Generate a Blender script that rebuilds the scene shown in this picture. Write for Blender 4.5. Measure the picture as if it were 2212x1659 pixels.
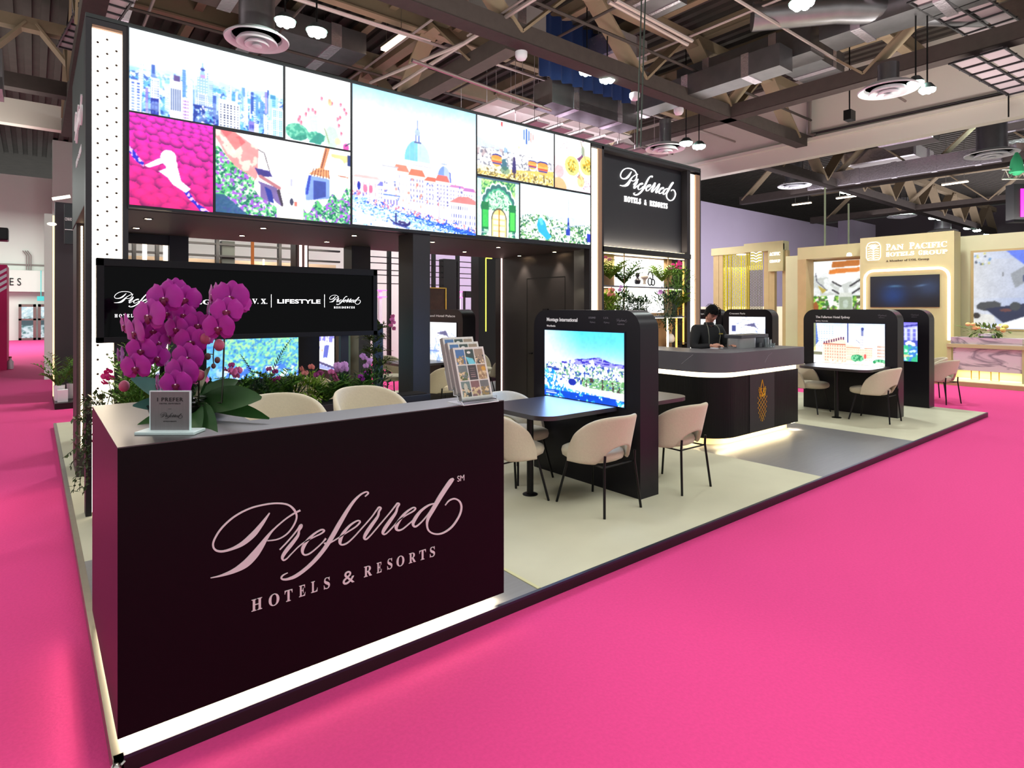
import bpy, bmesh, math, random
import numpy as np
from mathutils import Vector, Matrix, Euler
PI = math.pi
random.seed(7)
scene = bpy.context.scene
COL = scene.collection
for o in list(bpy.data.objects): bpy.data.objects.remove(o)

# ------------------------------------------------------------------ camera
# level camera with a vertical shift (the photograph's verticals are upright)
CF, CX, CY, YAW = 1283.4, 1106.0, 666.75, 0.6782      # focal length and centre in pixels of the 2212x1659 frame
CAM = Vector((0.0, -2.525, 1.665))
PT = 0.065                                             # height of the booth platform
cd = bpy.data.cameras.new('camera'); cam = bpy.data.objects.new('camera', cd); COL.objects.link(cam)
cam.location = CAM; cam.rotation_euler = (PI/2, 0, -YAW)
cd.sensor_fit = 'HORIZONTAL'; cd.sensor_width = 36.0; cd.lens = CF/2212*36.0
cd.shift_x = 0.0; cd.shift_y = -(829.5-CY)/2212
cd.clip_start = 0.05; cd.clip_end = 300
scene.camera = cam

# ------------------------------------------------------------------ exposure and sky
vs = scene.view_settings
scene.display_settings.display_device = 'sRGB'
vs.view_transform = 'Standard'; vs.look = 'None'; vs.gamma = 1.0; vs.use_curve_mapping = False
vs.exposure = 0.2
cy = scene.cycles
cy.use_denoising = True
cy.max_bounces = 4; cy.diffuse_bounces = 2; cy.glossy_bounces = 2; cy.transmission_bounces = 4; cy.transparent_max_bounces = 4
cy.sample_clamp_indirect = 4.0; cy.caustics_reflective = False; cy.caustics_refractive = False
cy.light_sampling_threshold = 0.03; cy.use_adaptive_sampling = True; cy.adaptive_threshold = 0.06
w = bpy.data.worlds.new('hall_air'); scene.world = w; w.use_nodes = True
bg = w.node_tree.nodes['Background']; bg.inputs[0].default_value = (0.80, 0.82, 0.80, 1); bg.inputs[1].default_value = 0.75

def area_light(name, loc, size, sizey, power, color, rot=(0, 0, 0), spread=PI):
    l = bpy.data.lights.new(name, 'AREA'); l.shape = 'RECTANGLE'; l.size = size; l.size_y = sizey
    l.energy = power; l.color = color; l.spread = spread
    o = bpy.data.objects.new(name, l); o.location = loc; o.rotation_euler = rot; COL.objects.link(o); return o
def spot_light(name, loc, power, color, angle=150, blend=0.6, radius=0.12, rot=(0, 0, 0)):
    l = bpy.data.lights.new(name, 'SPOT'); l.energy = power; l.color = color; l.spot_size = math.radians(angle)
    l.spot_blend = blend; l.shadow_soft_size = radius
    o = bpy.data.objects.new(name, l); o.location = loc; o.rotation_euler = rot; COL.objects.link(o); return o

# ------------------------------------------------------------------ pixel helpers: a pixel's ray met with a plane of the place
FW = Vector((math.sin(YAW), math.cos(YAW), 0)); RT = Vector((math.cos(YAW), -math.sin(YAW), 0))
def ray(u, v): return FW + RT*((u-CX)/CF) + Vector((0, 0, 1))*((CY-v)/CF)
def atz(u, v, z=PT): d = ray(u, v); return CAM + d*((z-CAM.z)/d.z)
def atx(u, v, x): d = ray(u, v); return CAM + d*((x-CAM.x)/d.x)
def aty(u, v, y): d = ray(u, v); return CAM + d*((y-CAM.y)/d.y)
def atd(u, v, t): return CAM + ray(u, v)*t

# ------------------------------------------------------------------ colour and materials
def lin(c):
    out = []
    for k in c[:3]:
        k = k/255.0
        out.append(k/12.92 if k <= 0.04045 else ((k+0.055)/1.055)**2.4)
    return tuple(out)
MATS = {}
def mat(name, rgb, rough=0.6, metal=0.0, emit=None, strength=0.0, noise=0.0, scale=8.0, bump=0.0, coat=0.0,
        trans=0.0, alpha=1.0, stretch=None, sheen=0.0, sample=True, spec=0.5, ior=1.45):
    if name in MATS: return MATS[name]
    m = bpy.data.materials.new(name); m.use_nodes = True; nt = m.node_tree; b = nt.nodes['Principled BSDF']
    c = lin(rgb)
    b.inputs['Base Color'].default_value = (*c, 1); b.inputs['Roughness'].default_value = rough
    b.inputs['Metallic'].default_value = metal; b.inputs['Coat Weight'].default_value = coat
    b.inputs['Transmission Weight'].default_value = trans; b.inputs['Alpha'].default_value = alpha
    b.inputs['Sheen Weight'].default_value = sheen; b.inputs['Specular IOR Level'].default_value = spec
    b.inputs['IOR'].default_value = ior
    if emit is not None:
        b.inputs['Emission Color'].default_value = (*lin(emit), 1); b.inputs['Emission Strength'].default_value = strength
        if not sample: m.cycles.emission_sampling = 'NONE'
    tc = nt.nodes.new('ShaderNodeTexCoord'); nz = nt.nodes.new('ShaderNodeTexNoise'); nz.inputs['Scale'].default_value = scale
    nz.inputs['Detail'].default_value = 4
    mp = nt.nodes.new('ShaderNodeMapping'); mp.inputs['Scale'].default_value = stretch or (1, 1, 1)
    nt.links.new(tc.outputs['Object'], mp.inputs[0]); nt.links.new(mp.outputs[0], nz.inputs['Vector'])
    if noise > 0:
        mx = nt.nodes.new('ShaderNodeMix'); mx.data_type = 'RGBA'
        mx.inputs[6].default_value = (*[k*(1-noise) for k in c], 1); mx.inputs[7].default_value = (*[min(1, k*(1+noise)) for k in c], 1)
        nt.links.new(nz.outputs[0], mx.inputs[0]); nt.links.new(mx.outputs[2], b.inputs['Base Color'])
    if bump > 0:
        bp = nt.nodes.new('ShaderNodeBump'); bp.inputs['Strength'].default_value = bump; bp.inputs['Distance'].default_value = 0.01
        nt.links.new(nz.outputs[0], bp.inputs['Height']); nt.links.new(bp.outputs[0], b.inputs['Normal'])
    MATS[name] = m; return m
def picture_mat(name, strength, sample=False):
    if name in MATS: return MATS[name]
    m = bpy.data.materials.new(name); m.use_nodes = True; nt = m.node_tree; b = nt.nodes['Principled BSDF']
    at = nt.nodes.new('ShaderNodeVertexColor'); at.layer_name = 'picture'
    b.inputs['Base Color'].default_value = (0.01, 0.01, 0.01, 1); b.inputs['Roughness'].default_value = 0.35
    nt.links.new(at.outputs[0], b.inputs['Emission Color']); b.inputs['Emission Strength'].default_value = strength
    m.cycles.emission_sampling = 'AUTO' if sample else 'NONE'
    MATS[name] = m; return m
def print_mat(name, rough=0.4):
    if name in MATS: return MATS[name]
    m = bpy.data.materials.new(name); m.use_nodes = True; nt = m.node_tree; b = nt.nodes['Principled BSDF']
    at = nt.nodes.new('ShaderNodeVertexColor'); at.layer_name = 'picture'; b.inputs['Roughness'].default_value = rough
    nt.links.new(at.outputs[0], b.inputs['Base Color']); MATS[name] = m; return m

# ------------------------------------------------------------------ mesh builder
class MB:
    def __init__(s): s.v = []; s.f = []; s.m = []; s.mi = 0
    def add(s, vs, fs):
        n = len(s.v); s.v += [tuple(p) for p in vs]; s.f += [tuple(i+n for i in f) for f in fs]; s.m += [s.mi]*len(fs); return s
    def box(s, x0, x1, y0, y1, z0, z1):
        return s.add([(x0,y0,z0),(x1,y0,z0),(x1,y1,z0),(x0,y1,z0),(x0,y0,z1),(x1,y0,z1),(x1,y1,z1),(x0,y1,z1)],
                     [(0,3,2,1),(4,5,6,7),(0,1,5,4),(1,2,6,5),(2,3,7,6),(3,0,4,7)])
    def beam(s, a, b, w, h=None, up=(0, 0, 1)):
        a, b = Vector(a), Vector(b); h = h or w; d = (b-a).normalized(); u = Vector(up)
        if abs(d.dot(u)) > 0.98: u = Vector((1, 0, 0))
        r = d.cross(u).normalized(); u = r.cross(d)
        vs = [p + r*sx*w/2 + u*sz*h/2 for p in (a, b) for sx, sz in ((-1,-1),(1,-1),(1,1),(-1,1))]
        return s.add(vs, [(0,3,2,1)[::-1],(4,5,6,7)[::-1],(0,1,5,4)[::-1],(1,2,6,5)[::-1],(2,3,7,6)[::-1],(3,0,4,7)[::-1]])
    def prism(s, pts, d0, d1, axis='z'):                    # polygon extruded along an axis
        n = len(pts); mk = {'z': lambda p, d: (p[0], p[1], d), 'y': lambda p, d: (p[0], d, p[1]), 'x': lambda p, d: (d, p[0], p[1])}[axis]
        vs = [mk(p, d0) for p in pts] + [mk(p, d1) for p in pts]
        return s.add(vs, [tuple(range(n))[::-1], tuple(range(n, 2*n))] + [(i, (i+1) % n, n+(i+1) % n, n+i) for i in range(n)])
    def tube(s, path, r, n=8, caps=True):
        path = [Vector(p) for p in path]; rs = r if isinstance(r, (list, tuple)) else [r]*len(path); rings = []
        prev = None
        for i, p in enumerate(path):
            d = (path[min(i+1, len(path)-1)] - path[max(i-1, 0)]).normalized()
            if prev is None: u = Vector((0, 0, 1)) if abs(d.z) < 0.9 else Vector((1, 0, 0)); x = d.cross(u).normalized()
            else: x = (prev - d*prev.dot(d)).normalized()
            prev = x; y = d.cross(x)
            rings.append([p + (x*math.cos(2*PI*k/n) + y*math.sin(2*PI*k/n))*rs[i] for k in range(n)])
        vs = [q for rg in rings for q in rg]; fs = []
        for i in range(len(path)-1):
            for k in range(n): fs.append((i*n+k, i*n+(k+1) % n, (i+1)*n+(k+1) % n, (i+1)*n+k))
        if caps: fs += [tuple(range(n))[::-1], tuple(range((len(path)-1)*n, len(path)*n))]
        return s.add(vs, fs)
    def lathe(s, prof, n=24, c=(0, 0, 0)):
        vs = []; fs = []
        for r, z in prof:
            for k in range(n): a = 2*PI*k/n; vs.append((c[0]+r*math.cos(a), c[1]+r*math.sin(a), c[2]+z))
        for i in range(len(prof)-1):
            for k in range(n): fs.append((i*n+k, i*n+(k+1) % n, (i+1)*n+(k+1) % n, (i+1)*n+k))
        if prof[0][0] > 1e-4: fs.append(tuple(range(n))[::-1])
        if prof[-1][0] > 1e-4: fs.append(tuple(range((len(prof)-1)*n, len(prof)*n)))
        return s.add(vs, fs)
    def ball(s, c, r, n=10, sc=(1, 1, 1)):
        prof = [(max(1e-5, math.sin(PI*i/n))*r, -math.cos(PI*i/n)*r) for i in range(n+1)]
        k0 = len(s.v); s.lathe(prof, n=max(8, n+4))
        for i in range(k0, len(s.v)): x, y, z = s.v[i]; s.v[i] = (c[0]+x*sc[0], c[1]+y*sc[1], c[2]+z*sc[2])
        return s
    def leaf(s, base, tip, width, up=(0, 0, 1), droop=0.0, n=4, fold=0.15):
        base, tip = Vector(base), Vector(tip); d = tip-base; L = d.length or 1e-4; side = d.cross(Vector(up))
        if side.length < 1e-6: side = Vector((1, 0, 0))
        side.normalize(); nn = side.cross(d).normalized(); vs = []; fs = []
        for i in range(n+1):
            t = i/n; c = base + d*t + Vector((0, 0, -1))*droop*L*t*t; w_ = width*0.5*math.sin(PI*min(0.98, max(0.04, 0.06+t*0.92)))**0.8
            vs += [c - side*w_ + nn*w_*fold, c, c + side*w_ + nn*w_*fold]
        for i in range(n):
            a = i*3; fs += [(a, a+1, a+4, a+3), (a+1, a+2, a+5, a+4)]
        return s.add(vs, fs)
    def xform(s, M, k0=0):
        for i in range(k0, len(s.v)): s.v[i] = tuple(M @ Vector(s.v[i]))
        return s
    def build(s, name, mats, parent=None, smooth=None, bev=0.0, off=None, seg=2):
        me = bpy.data.meshes.new(name)
        o3 = off if off is not None else (OFF.get(parent.name, (0, 0, 0)) if parent else (0, 0, 0))
        me.from_pydata([(x-o3[0], y-o3[1], z-o3[2]) for x, y, z in s.v], [], s.f)
        if not isinstance(mats, (list, tuple)): mats = [mats]
        for m_ in mats: me.materials.append(m_)
        if any(s.m): me.polygons.foreach_set('material_index', s.m)
        me.update()
        o = bpy.data.objects.new(name, me); COL.objects.link(o)
        if parent: o.parent = parent; OFF[o.name] = o3
        if smooth: me.shade_smooth(); me.set_sharp_from_angle(angle=math.radians(smooth))
        if bev: b = o.modifiers.new('bevel', 'BEVEL'); b.width = bev; b.segments = seg; b.limit_method = 'ANGLE'
        return o
OFF = {}
def tag(o, label, cat, group=None, kind=None):
    if label: o['label'] = label
    if cat: o['category'] = cat
    if group: o['group'] = group
    if kind: o['kind'] = kind
    return o
def thing(name, label, cat, loc=(0, 0, 0), rz=0.0, group=None, world=True):
    """An Empty at the thing's base; with world=True its parts are given in world coordinates."""
    o = bpy.data.objects.new(name, None); COL.objects.link(o); o.location = loc; o.rotation_euler = (0, 0, rz)
    o.empty_display_size = 0.1; OFF[o.name] = tuple(loc) if world else (0, 0, 0)
    return tag(o, label, cat, group)
def dup(root, loc, rz=0.0, label=None, group=None, scale=None):
    def cp(o, parent):
        c = o.copy(); COL.objects.link(c)
        if parent: c.parent = parent
        for ch in o.children: cp(ch, c)
        return c
    r = cp(root, None); r.location = loc; r.rotation_euler = (0, 0, rz)
    if scale: r.scale = (scale,)*3
    if label: r['label'] = label
    if group: r['group'] = group
    return r
def rrect(w, h, r, n=6, cx=0, cy=0, corners=(1, 1, 1, 1)):   # rounded rectangle, corners BL BR TR TL
    pts = []
    for k, (sx, sy, a0) in enumerate(((-1,-1,PI), (1,-1,1.5*PI), (1,1,0), (-1,1,0.5*PI))):
        rr = r if corners[k] else 0.0
        if rr == 0: pts.append((cx+sx*w/2, cy+sy*h/2)); continue
        for i in range(n+1):
            a = a0 + PI/2*i/n; pts.append((cx+sx*(w/2-rr)+rr*math.cos(a), cy+sy*(h/2-rr)+rr*math.sin(a)))
    return pts
def text_mesh(txt, size=0.05, align='LEFT', depth=0.002, spacing=1.0, bold=0.0):
    cu = bpy.data.curves.new('lettering', 'FONT'); cu.body = txt; cu.size = size; cu.align_x = align; cu.extrude = depth
    cu.space_character = spacing; cu.offset = bold; cu.resolution_u = 3
    o = bpy.data.objects.new('lettering', cu); COL.objects.link(o)
    dg = bpy.context.evaluated_depsgraph_get(); me = bpy.data.meshes.new_from_object(o.evaluated_get(dg))
    vs = [tuple(v.co) for v in me.vertices]; fs = [tuple(p.vertices) for p in me.polygons]
    bpy.data.objects.remove(o); bpy.data.curves.remove(cu); bpy.data.meshes.remove(me)
    return vs, fs
def serif(txt):                                              # bold serif capitals
    out = ''
    for ch in txt:
        if 'A' <= ch <= 'Z': out += chr(0x1D400 + ord(ch)-65)
        elif 'a' <= ch <= 'z': out += chr(0x1D41A + ord(ch)-97)
        else: out += ch
    return out
def lettering(mb, txt, origin, right, up, size, align='LEFT', width=None, depth=0.002, spacing=1.0, bold=0.0):
    """Text laid on a surface: origin = baseline start (or centre), right and up are the surface's directions."""
    vs, fs = text_mesh(txt, size, align, depth, spacing, bold)
    if not vs: return mb
    if width:
        xs = [v[0] for v in vs]; k = width/(max(xs)-min(xs)); vs = [(v[0]*k, v[1], v[2]) for v in vs]
    R, U = Vector(right).normalized(), Vector(up).normalized(); N = R.cross(U); O = Vector(origin)
    return mb.add([O + R*x + U*y + N*z for x, y, z in vs], fs)
# ------------------------------------------------------------------ the script wordmark, as brush strokes
_ST = [
 [(123,885,5),(200,868,14),(300,832,34),(390,778,58),(460,708,60),(510,642,46),(552,580,28),(605,515,13),(690,440,10),(760,392,12),(815,364,14)],
 [(560,599,8),(640,587,9),(710,547,10),(762,482,12),(786,415,14),(768,362,18),(720,322,14),(640,310,12),(540,320,12),(420,352,12),(300,417,13),(205,505,14),(152,590,14),(143,640,15),(165,672,16),(215,680,16),(290,660,20),(370,620,34),(450,552,42),(510,480,30),(550,425,18),(578,384,8)],
 [(655,668,9),(700,622,10),(750,566,10),(795,508,12),(812,482,14),(826,476,12),(822,494,16),(805,520,20),(796,558,28),(750,620,38),(702,680,38),(676,725,30),(684,748,13),(708,738,9),(745,700,8),(800,645,8),(850,608,9),(920,570,9),(975,543,10),(999,520,14),(975,514,12),(920,546,14),(868,598,30),(834,655,36),(832,692,24),(852,708,12),(890,695,10),(940,655,9),(985,612,9),(1012,580,14)],
 [(1312,258,7),(1338,232,13),(1322,222,11),(1280,242,12),(1230,290,20),(1180,360,28),(1120,460,36),(1060,565,38),(1000,660,32),(930,745,30),(850,820,28),(770,875,26),(700,897,15),(668,888,14),(680,865,10),(718,845,5)],
 [(1000,612,20),(1012,622,16),(1055,608,9),(1110,575,8),(1180,530,9),(1245,488,10),(1275,452,13),(1252,445,10),(1195,482,20),(1142,545,32),(1120,600,36),(1128,628,18),(1165,622,11),(1215,582,9),(1290,500,9),(1360,420,9),(1402,362,11),(1420,341,13),(1435,347,14),(1420,374,15),(1410,412,26),(1362,480,36),(1322,540,36),(1306,576,26),(1322,587,12),(1360,552,9),(1430,470,9),(1500,388,9),(1546,330,11),(1562,311,13),(1577,316,13),(1562,342,15),(1548,385,26),(1502,450,36),(1460,512,36),(1449,542,24),(1472,546,10),(1520,500,9),(1575,440,9),(1630,402,9),(1685,370,10),(1702,349,12),(1680,345,10),(1622,386,22),(1572,450,32),(1552,497,34),(1566,518,15),(1600,510,10),(1650,470,9),(1692,432,9)],
 [(1845,312,9),(1800,327,13),(1742,370,26),(1697,430,36),(1682,472,28),(1702,490,13),(1750,452,9),(1805,385,9),(1850,310,10)],
 [(1996,121,14),(1975,138,36),(1930,202,38),(1880,280,38),(1830,368,32),(1797,430,24),(1790,480,15),(1805,523,13),(1850,546,12),(1910,540,12),(1980,493,14),(2036,412,14),(2055,345,15),(2042,297,14),(2003,275,12),(1960,290,10),(1930,326,7)],
]
_S = 2212/620.0; FY = 0.032
def _pl(px, py): p = aty(420+px/_S, 1000+py/_S, FY); return (p.x, p.z)
_o = _pl(1090, 560)
LOGO = []
_FAT = (.92, .92, .70, .80, .70, .70, .78)
for si, st in enumerate(_ST):
    st = [(a, b, c if c <= 16 else 16+(c-16)*_FAT[si]-(4 if si in (2, 4, 5) else 0)) for a, b, c in st]
    pts = []
    for i in range(len(st)-1):
        p0, p1, p2, p3 = st[max(i-1, 0)], st[i], st[i+1], st[min(i+2, len(st)-1)]
        n = max(3, int(math.dist(p1[:2], p2[:2])/11))
        for k in range(n):
            t = k/n
            pts.append(tuple(0.5*((2*b)+(-a+c)*t+(2*a-5*b+4*c-d)*t*t+(-a+3*b-3*c+d)*t**3) for a, b, c, d in zip(p0, p1, p2, p3)))
    pts.append(st[-1]); A = []; B = []
    for i, p in enumerate(pts):
        q0, q1 = pts[max(i-1, 0)], pts[min(i+1, len(pts)-1)]; dx, dy = q1[0]-q0[0], q1[1]-q0[1]; L = math.hypot(dx, dy) or 1
        nx, ny = -dy/L*max(4, p[2])/2, dx/L*max(4, p[2])/2
        a, b = _pl(p[0]+nx, p[1]+ny), _pl(p[0]-nx, p[1]-ny)
        A.append((a[0]-_o[0], a[1]-_o[1])); B.append((b[0]-_o[0], b[1]-_o[1]))
    LOGO.append((A, B))
def logo(mb, origin, right, up, k=1.0, depth=0.003, fat=0.0):
    R, U = Vector(right).normalized(), Vector(up).normalized(); N = R.cross(U); O = Vector(origin)
    for j, (A, B) in enumerate(LOGO):
        n = len(A); vs = []
        d = depth + j*0.0001
        for a, b in zip(A, B):
            if fat:
                c = ((a[0]+b[0])/2, (a[1]+b[1])/2); L = math.dist(a, b)/2 or 1e-6; f = 1+fat/L
                a = (c[0]+(a[0]-c[0])*f, c[1]+(a[1]-c[1])*f); b = (c[0]+(b[0]-c[0])*f, c[1]+(b[1]-c[1])*f)
            vs += [O+R*a[0]*k+U*a[1]*k+N*d, O+R*b[0]*k+U*b[1]*k+N*d, O+R*a[0]*k+U*a[1]*k, O+R*b[0]*k+U*b[1]*k]
        fs = []
        for i in range(n-1):
            a = i*4; b = a+4; fs += [(a, a+1, b+1, b), (a, b, b+2, a+2), (a+1, a+3, b+3, b+1)]
        mb.add(vs, fs)
    return mb
def subtitle(mb, origin, right, up, txt, k=1.0, width=1.07, size=0.088, dz=-0.33, dx=0.0, depth=0.003, spacing=1.6):
    R, U = Vector(right).normalized(), Vector(up).normalized(); N = R.cross(U)
    lettering(mb, serif(txt), Vector(origin)+R*(dx*k)+U*(dz*k), R, U, size*k, 'CENTER', width*k, depth, spacing)
    return mb

# ------------------------------------------------------------------ pictures painted on a fine grid of points
class Pic:
    def __init__(s, w, h, res, seed=1):
        s.nx, s.ny = max(8, int(w*res)), max(8, int(h*res)); s.w, s.h = w, h; s.rs = np.random.RandomState(seed)
        s.U, s.V = np.meshgrid((np.arange(s.nx))/(s.nx-1), (np.arange(s.ny))/(s.ny-1)); s.a = np.zeros((s.ny, s.nx, 3))
    def grad(s, c0, c1, v0=0, v1=1, u=False):
        t = np.clip(((s.U if u else s.V)-v0)/(v1-v0), 0, 1)[..., None]; m = ((s.U if u else s.V) >= v0-1e-6) if v0 > 0 else np.ones_like(s.U, bool)
        c = np.array(c0)*(1-t)+np.array(c1)*t; s.a[m] = c[m]; return s
    def noise(s, f, oct=3, asp=None):
        out = np.zeros_like(s.U); amp = 1.0; tot = 0
        for o in range(oct):
            gx, gy = int(f*2**o)+2, int(f*2**o*(asp or s.h/s.w))+2; g = s.rs.rand(gy+1, gx+1)
            x, y = s.U*(gx-1), s.V*(gy-1); i, j = x.astype(int), y.astype(int); fx, fy = x-i, y-j
            fx = fx*fx*(3-2*fx); fy = fy*fy*(3-2*fy)
            out += amp*((g[j, i]*(1-fx)+g[j, i+1]*fx)*(1-fy)+(g[j+1, i]*(1-fx)+g[j+1, i+1]*fx)*fy); tot += amp; amp *= 0.5
        return out/tot
    def put(s, m, c, al=1.0):
        if np.isscalar(al): s.a[m] = s.a[m]*(1-al)+np.array(c)*al
        else: al = np.clip(al, 0, 1)[..., None]*m[..., None]; s.a = s.a*(1-al)+np.array(c)*al
        return s
    def polym(s, pts):
        us = [p[0] for p in pts]; vs_ = [p[1] for p in pts]
        j0, j1 = max(0, int(min(vs_)*(s.ny-1))-1), min(s.ny, int(max(vs_)*(s.ny-1))+2)
        i0, i1 = max(0, int(min(us)*(s.nx-1))-1), min(s.nx, int(max(us)*(s.nx-1))+2)
        m = np.zeros_like(s.U, bool)
        if j1 <= j0 or i1 <= i0: return m
        U, V = s.U[j0:j1, i0:i1], s.V[j0:j1, i0:i1]; r = np.zeros_like(U, bool); n = len(pts)
        for k in range(n):
            (x0, y0), (x1, y1) = pts[k], pts[(k+1) % n]
            if y0 == y1: continue
            r ^= ((y0 > V) != (y1 > V)) & (U < (x1-x0)*(V-y0)/(y1-y0)+x0)
        m[j0:j1, i0:i1] = r; return m
    def poly(s, pts, c, al=1.0): return s.put(s.polym(pts), c, al)
    def rect(s, u0, v0, u1, v1, c, al=1.0): return s.put((s.U >= u0) & (s.U <= u1) & (s.V >= v0) & (s.V <= v1), c, al)
    def ellm(s, cu, cv, ru, rv): return ((s.U-cu)/ru)**2+((s.V-cv)/rv)**2 <= 1
    def ell(s, cu, cv, ru, rv, c, al=1.0): return s.put(s.ellm(cu, cv, ru, rv), c, al)
    def line(s, pts, wd, c, al=1.0):
        asp = s.h/s.w
        for (x0, y0), (x1, y1) in zip(pts[:-1], pts[1:]):
            dx, dy = x1-x0, (y1-y0)*asp; L2 = dx*dx+dy*dy or 1e-9
            t = np.clip(((s.U-x0)*dx+(s.V-y0)*asp*dy)/L2, 0, 1)
            s.put(np.hypot(s.U-x0-t*dx, (s.V-y0)*asp-t*dy) <= wd, c, al)
        return s
    def specks(s, m, cols, f=60, th=0.5, al=0.9):
        for c in cols: s.put(m & (s.noise(f, 2) > th), c, al)
        return s
    def wins(s, u0, v0, u1, v1, nu, nv, c, fu=0.5, fv=0.6, al=1.0):
        m = (s.U >= u0) & (s.U <= u1) & (s.V >= v0) & (s.V <= v1)
        a = ((s.U-u0)/(u1-u0)*nu) % 1; b = ((s.V-v0)/(v1-v0)*nv) % 1
        return s.put(m & (abs(a-0.5) < fu/2) & (abs(b-0.5) < fv/2), c, al)
    def mesh(s, name, origin, right, up, m, parent, label=None, strength=1.0):
        """Lay the picture on a plane: origin = top left corner in world coordinates."""
        q_ = np.pad(s.a, ((1, 1), (1, 1), (0, 0)), 'edge'); bl = sum(q_[i:i+s.ny, j:j+s.nx] for i in range(3) for j in range(3))/9.0
        s.a = (s.a*.45+bl*.55)*(1+.10*(s.noise(7, 4)-.5)+.10*(s.noise(40, 2)-.5))[..., None]
        R, Uv = Vector(right).normalized(), Vector(up).normalized(); O = np.array(Vector(origin)) - np.array(OFF.get(parent.name, (0, 0, 0)) if parent else (0, 0, 0))
        P = O + s.U[..., None]*np.array(R)*s.w - s.V[..., None]*np.array(Uv)*s.h
        n = s.nx*s.ny; idx = np.arange(n).reshape(s.ny, s.nx)
        q = np.stack([idx[1:, :-1], idx[1:, 1:], idx[:-1, 1:], idx[:-1, :-1]], -1).reshape(-1, 4)
        me = bpy.data.meshes.new(name); me.vertices.add(n); me.vertices.foreach_set('co', P.reshape(-1).astype(np.float32))
        me.loops.add(len(q)*4); me.loops.foreach_set('vertex_index', q.reshape(-1).astype(np.int32))
        me.polygons.add(len(q)); me.polygons.foreach_set('loop_start', np.arange(0, len(q)*4, 4, dtype=np.int32))
        me.update(calc_edges=True)
        at = me.color_attributes.new('picture', 'FLOAT_COLOR', 'POINT')
        c = np.clip(s.a.reshape(-1, 3)/255.0, 0, 1.0); c = np.where(c <= 0.04045, c/12.92, ((c+0.055)/1.055)**2.4)
        at.data.foreach_set('color', np.concatenate([c, np.ones((n, 1))], 1).reshape(-1).astype(np.float32))
        me.materials.append(m); o = bpy.data.objects.new(name, me); COL.objects.link(o)
        if parent: o.parent = parent; OFF[o.name] = OFF.get(parent.name, (0, 0, 0))
        if label: o['label'] = label
        return o

def pic_city(p):
    p.grad((232,252,255), (255,255,255), 0, .5)
    p.put(p.V > .44+.2*p.U*0+.02*np.sin(p.U*20), (170,222,250), .75)
    n = p.noise(40, 3); m = p.V > .47
    p.put(m & (n > .52), (70,160,220), .8); p.put(m & (n < .4), (240,252,255), .9); p.put(m & (p.noise(70, 2) > .62), (25,70,170), .8)
    p.put((p.V > .40) & (p.V < .52), (205,238,252), .6)
    rs = p.rs
    for k in range(70):
        u = rs.rand(); v = .5+.4*rs.rand()**1.2; w_ = .008+.022*rs.rand(); h = .05+.13*rs.rand()
        c = [(240,250,255),(90,150,225),(30,70,170),(200,225,250),(150,120,200),(255,255,255)][rs.randint(6)]
        p.rect(u, v-h, u+w_, v+.2, c, .85); p.wins(u, v-h, u+w_, v+.2, 3, 12, (40,80,180), .4, .5, .5)
    def b(u0, v0, u1, c, nu, nv, wc): p.rect(u0, v0, u1, 1, c); p.wins(u0+.004, v0+.02, u1-.004, 1, nu, nv, wc)
    b(0, .62, .07, (250,252,255), 2, 10, (60,90,190)); b(.125, .55, .175, (245,250,255), 4, 14, (90,110,200)); b(.12, .80, .17, (20,40,150), 2, 3, (60,90,200))
    b(.235, .52, .31, (252,252,255), 5, 1, (90,110,160)); p.rect(.26, .46, .30, .53, (90,70,140))
    b(.345, .5, .38, (255,255,255), 1, 12, (200,220,250)); b(.31, .72, .36, (250,235,245), 4, 6, (130,90,180))
    p.poly([(.42,.42),(.425,.34),(.435,.31),(.445,.31),(.455,.34),(.46,.42),(.475,.42),(.48,.78),(.40,.78),(.405,.42)], (150,190,240)); p.wins(.405, .42, .475, .78, 4, 10, (240,248,255), .5, .5)
    p.rect(.425, .38, .458, .42, (190,150,210)); p.poly([(.43,.31),(.44,.2),(.45,.31)], (120,170,230), .8); p.ell(.44, .31, .016, .02, (40,60,160))
    p.poly([(.39,.78),(.41,.62),(.47,.62),(.49,.78)], (215,225,250)); p.wins(.40, .63, .485, .78, 6, 5, (120,150,220))
    m = (p.U > .38) & (p.U < .54) & (p.V > .78); p.put(m & (p.noise(60, 2) > .45), (15,50,150))
    b(.545, .67, .69, (255,255,252), 6, 9, (60,70,110)); p.rect(.545,.64,.66,.67,(250,250,240))
    b(.75, .86, .79, (130,120,210), 3, 1, (30,50,170)); b(.79, .88, .82, (250,240,245), 3, 5, (90,120,210))
    m = (p.V > .5) & (p.noise(9, 3) > .55); p.put(m, (225,245,255), .35); b(.90, .48, .96, (175,225,250), 1, 22, (60,150,210)); b(.86, .80, .93, (250,240,235), 4, 8, (80,140,220)); b(.92, .62, 1.0, (225,242,252), 5, 14, (90,160,225))
    p.rect(.905,.44,.945,.5,(30,120,180),.8); p.rect(.63,.55,.655,.64,(50,140,190),.7); p.rect(.74,.56,.765,.63,(60,150,210),.7)
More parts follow.
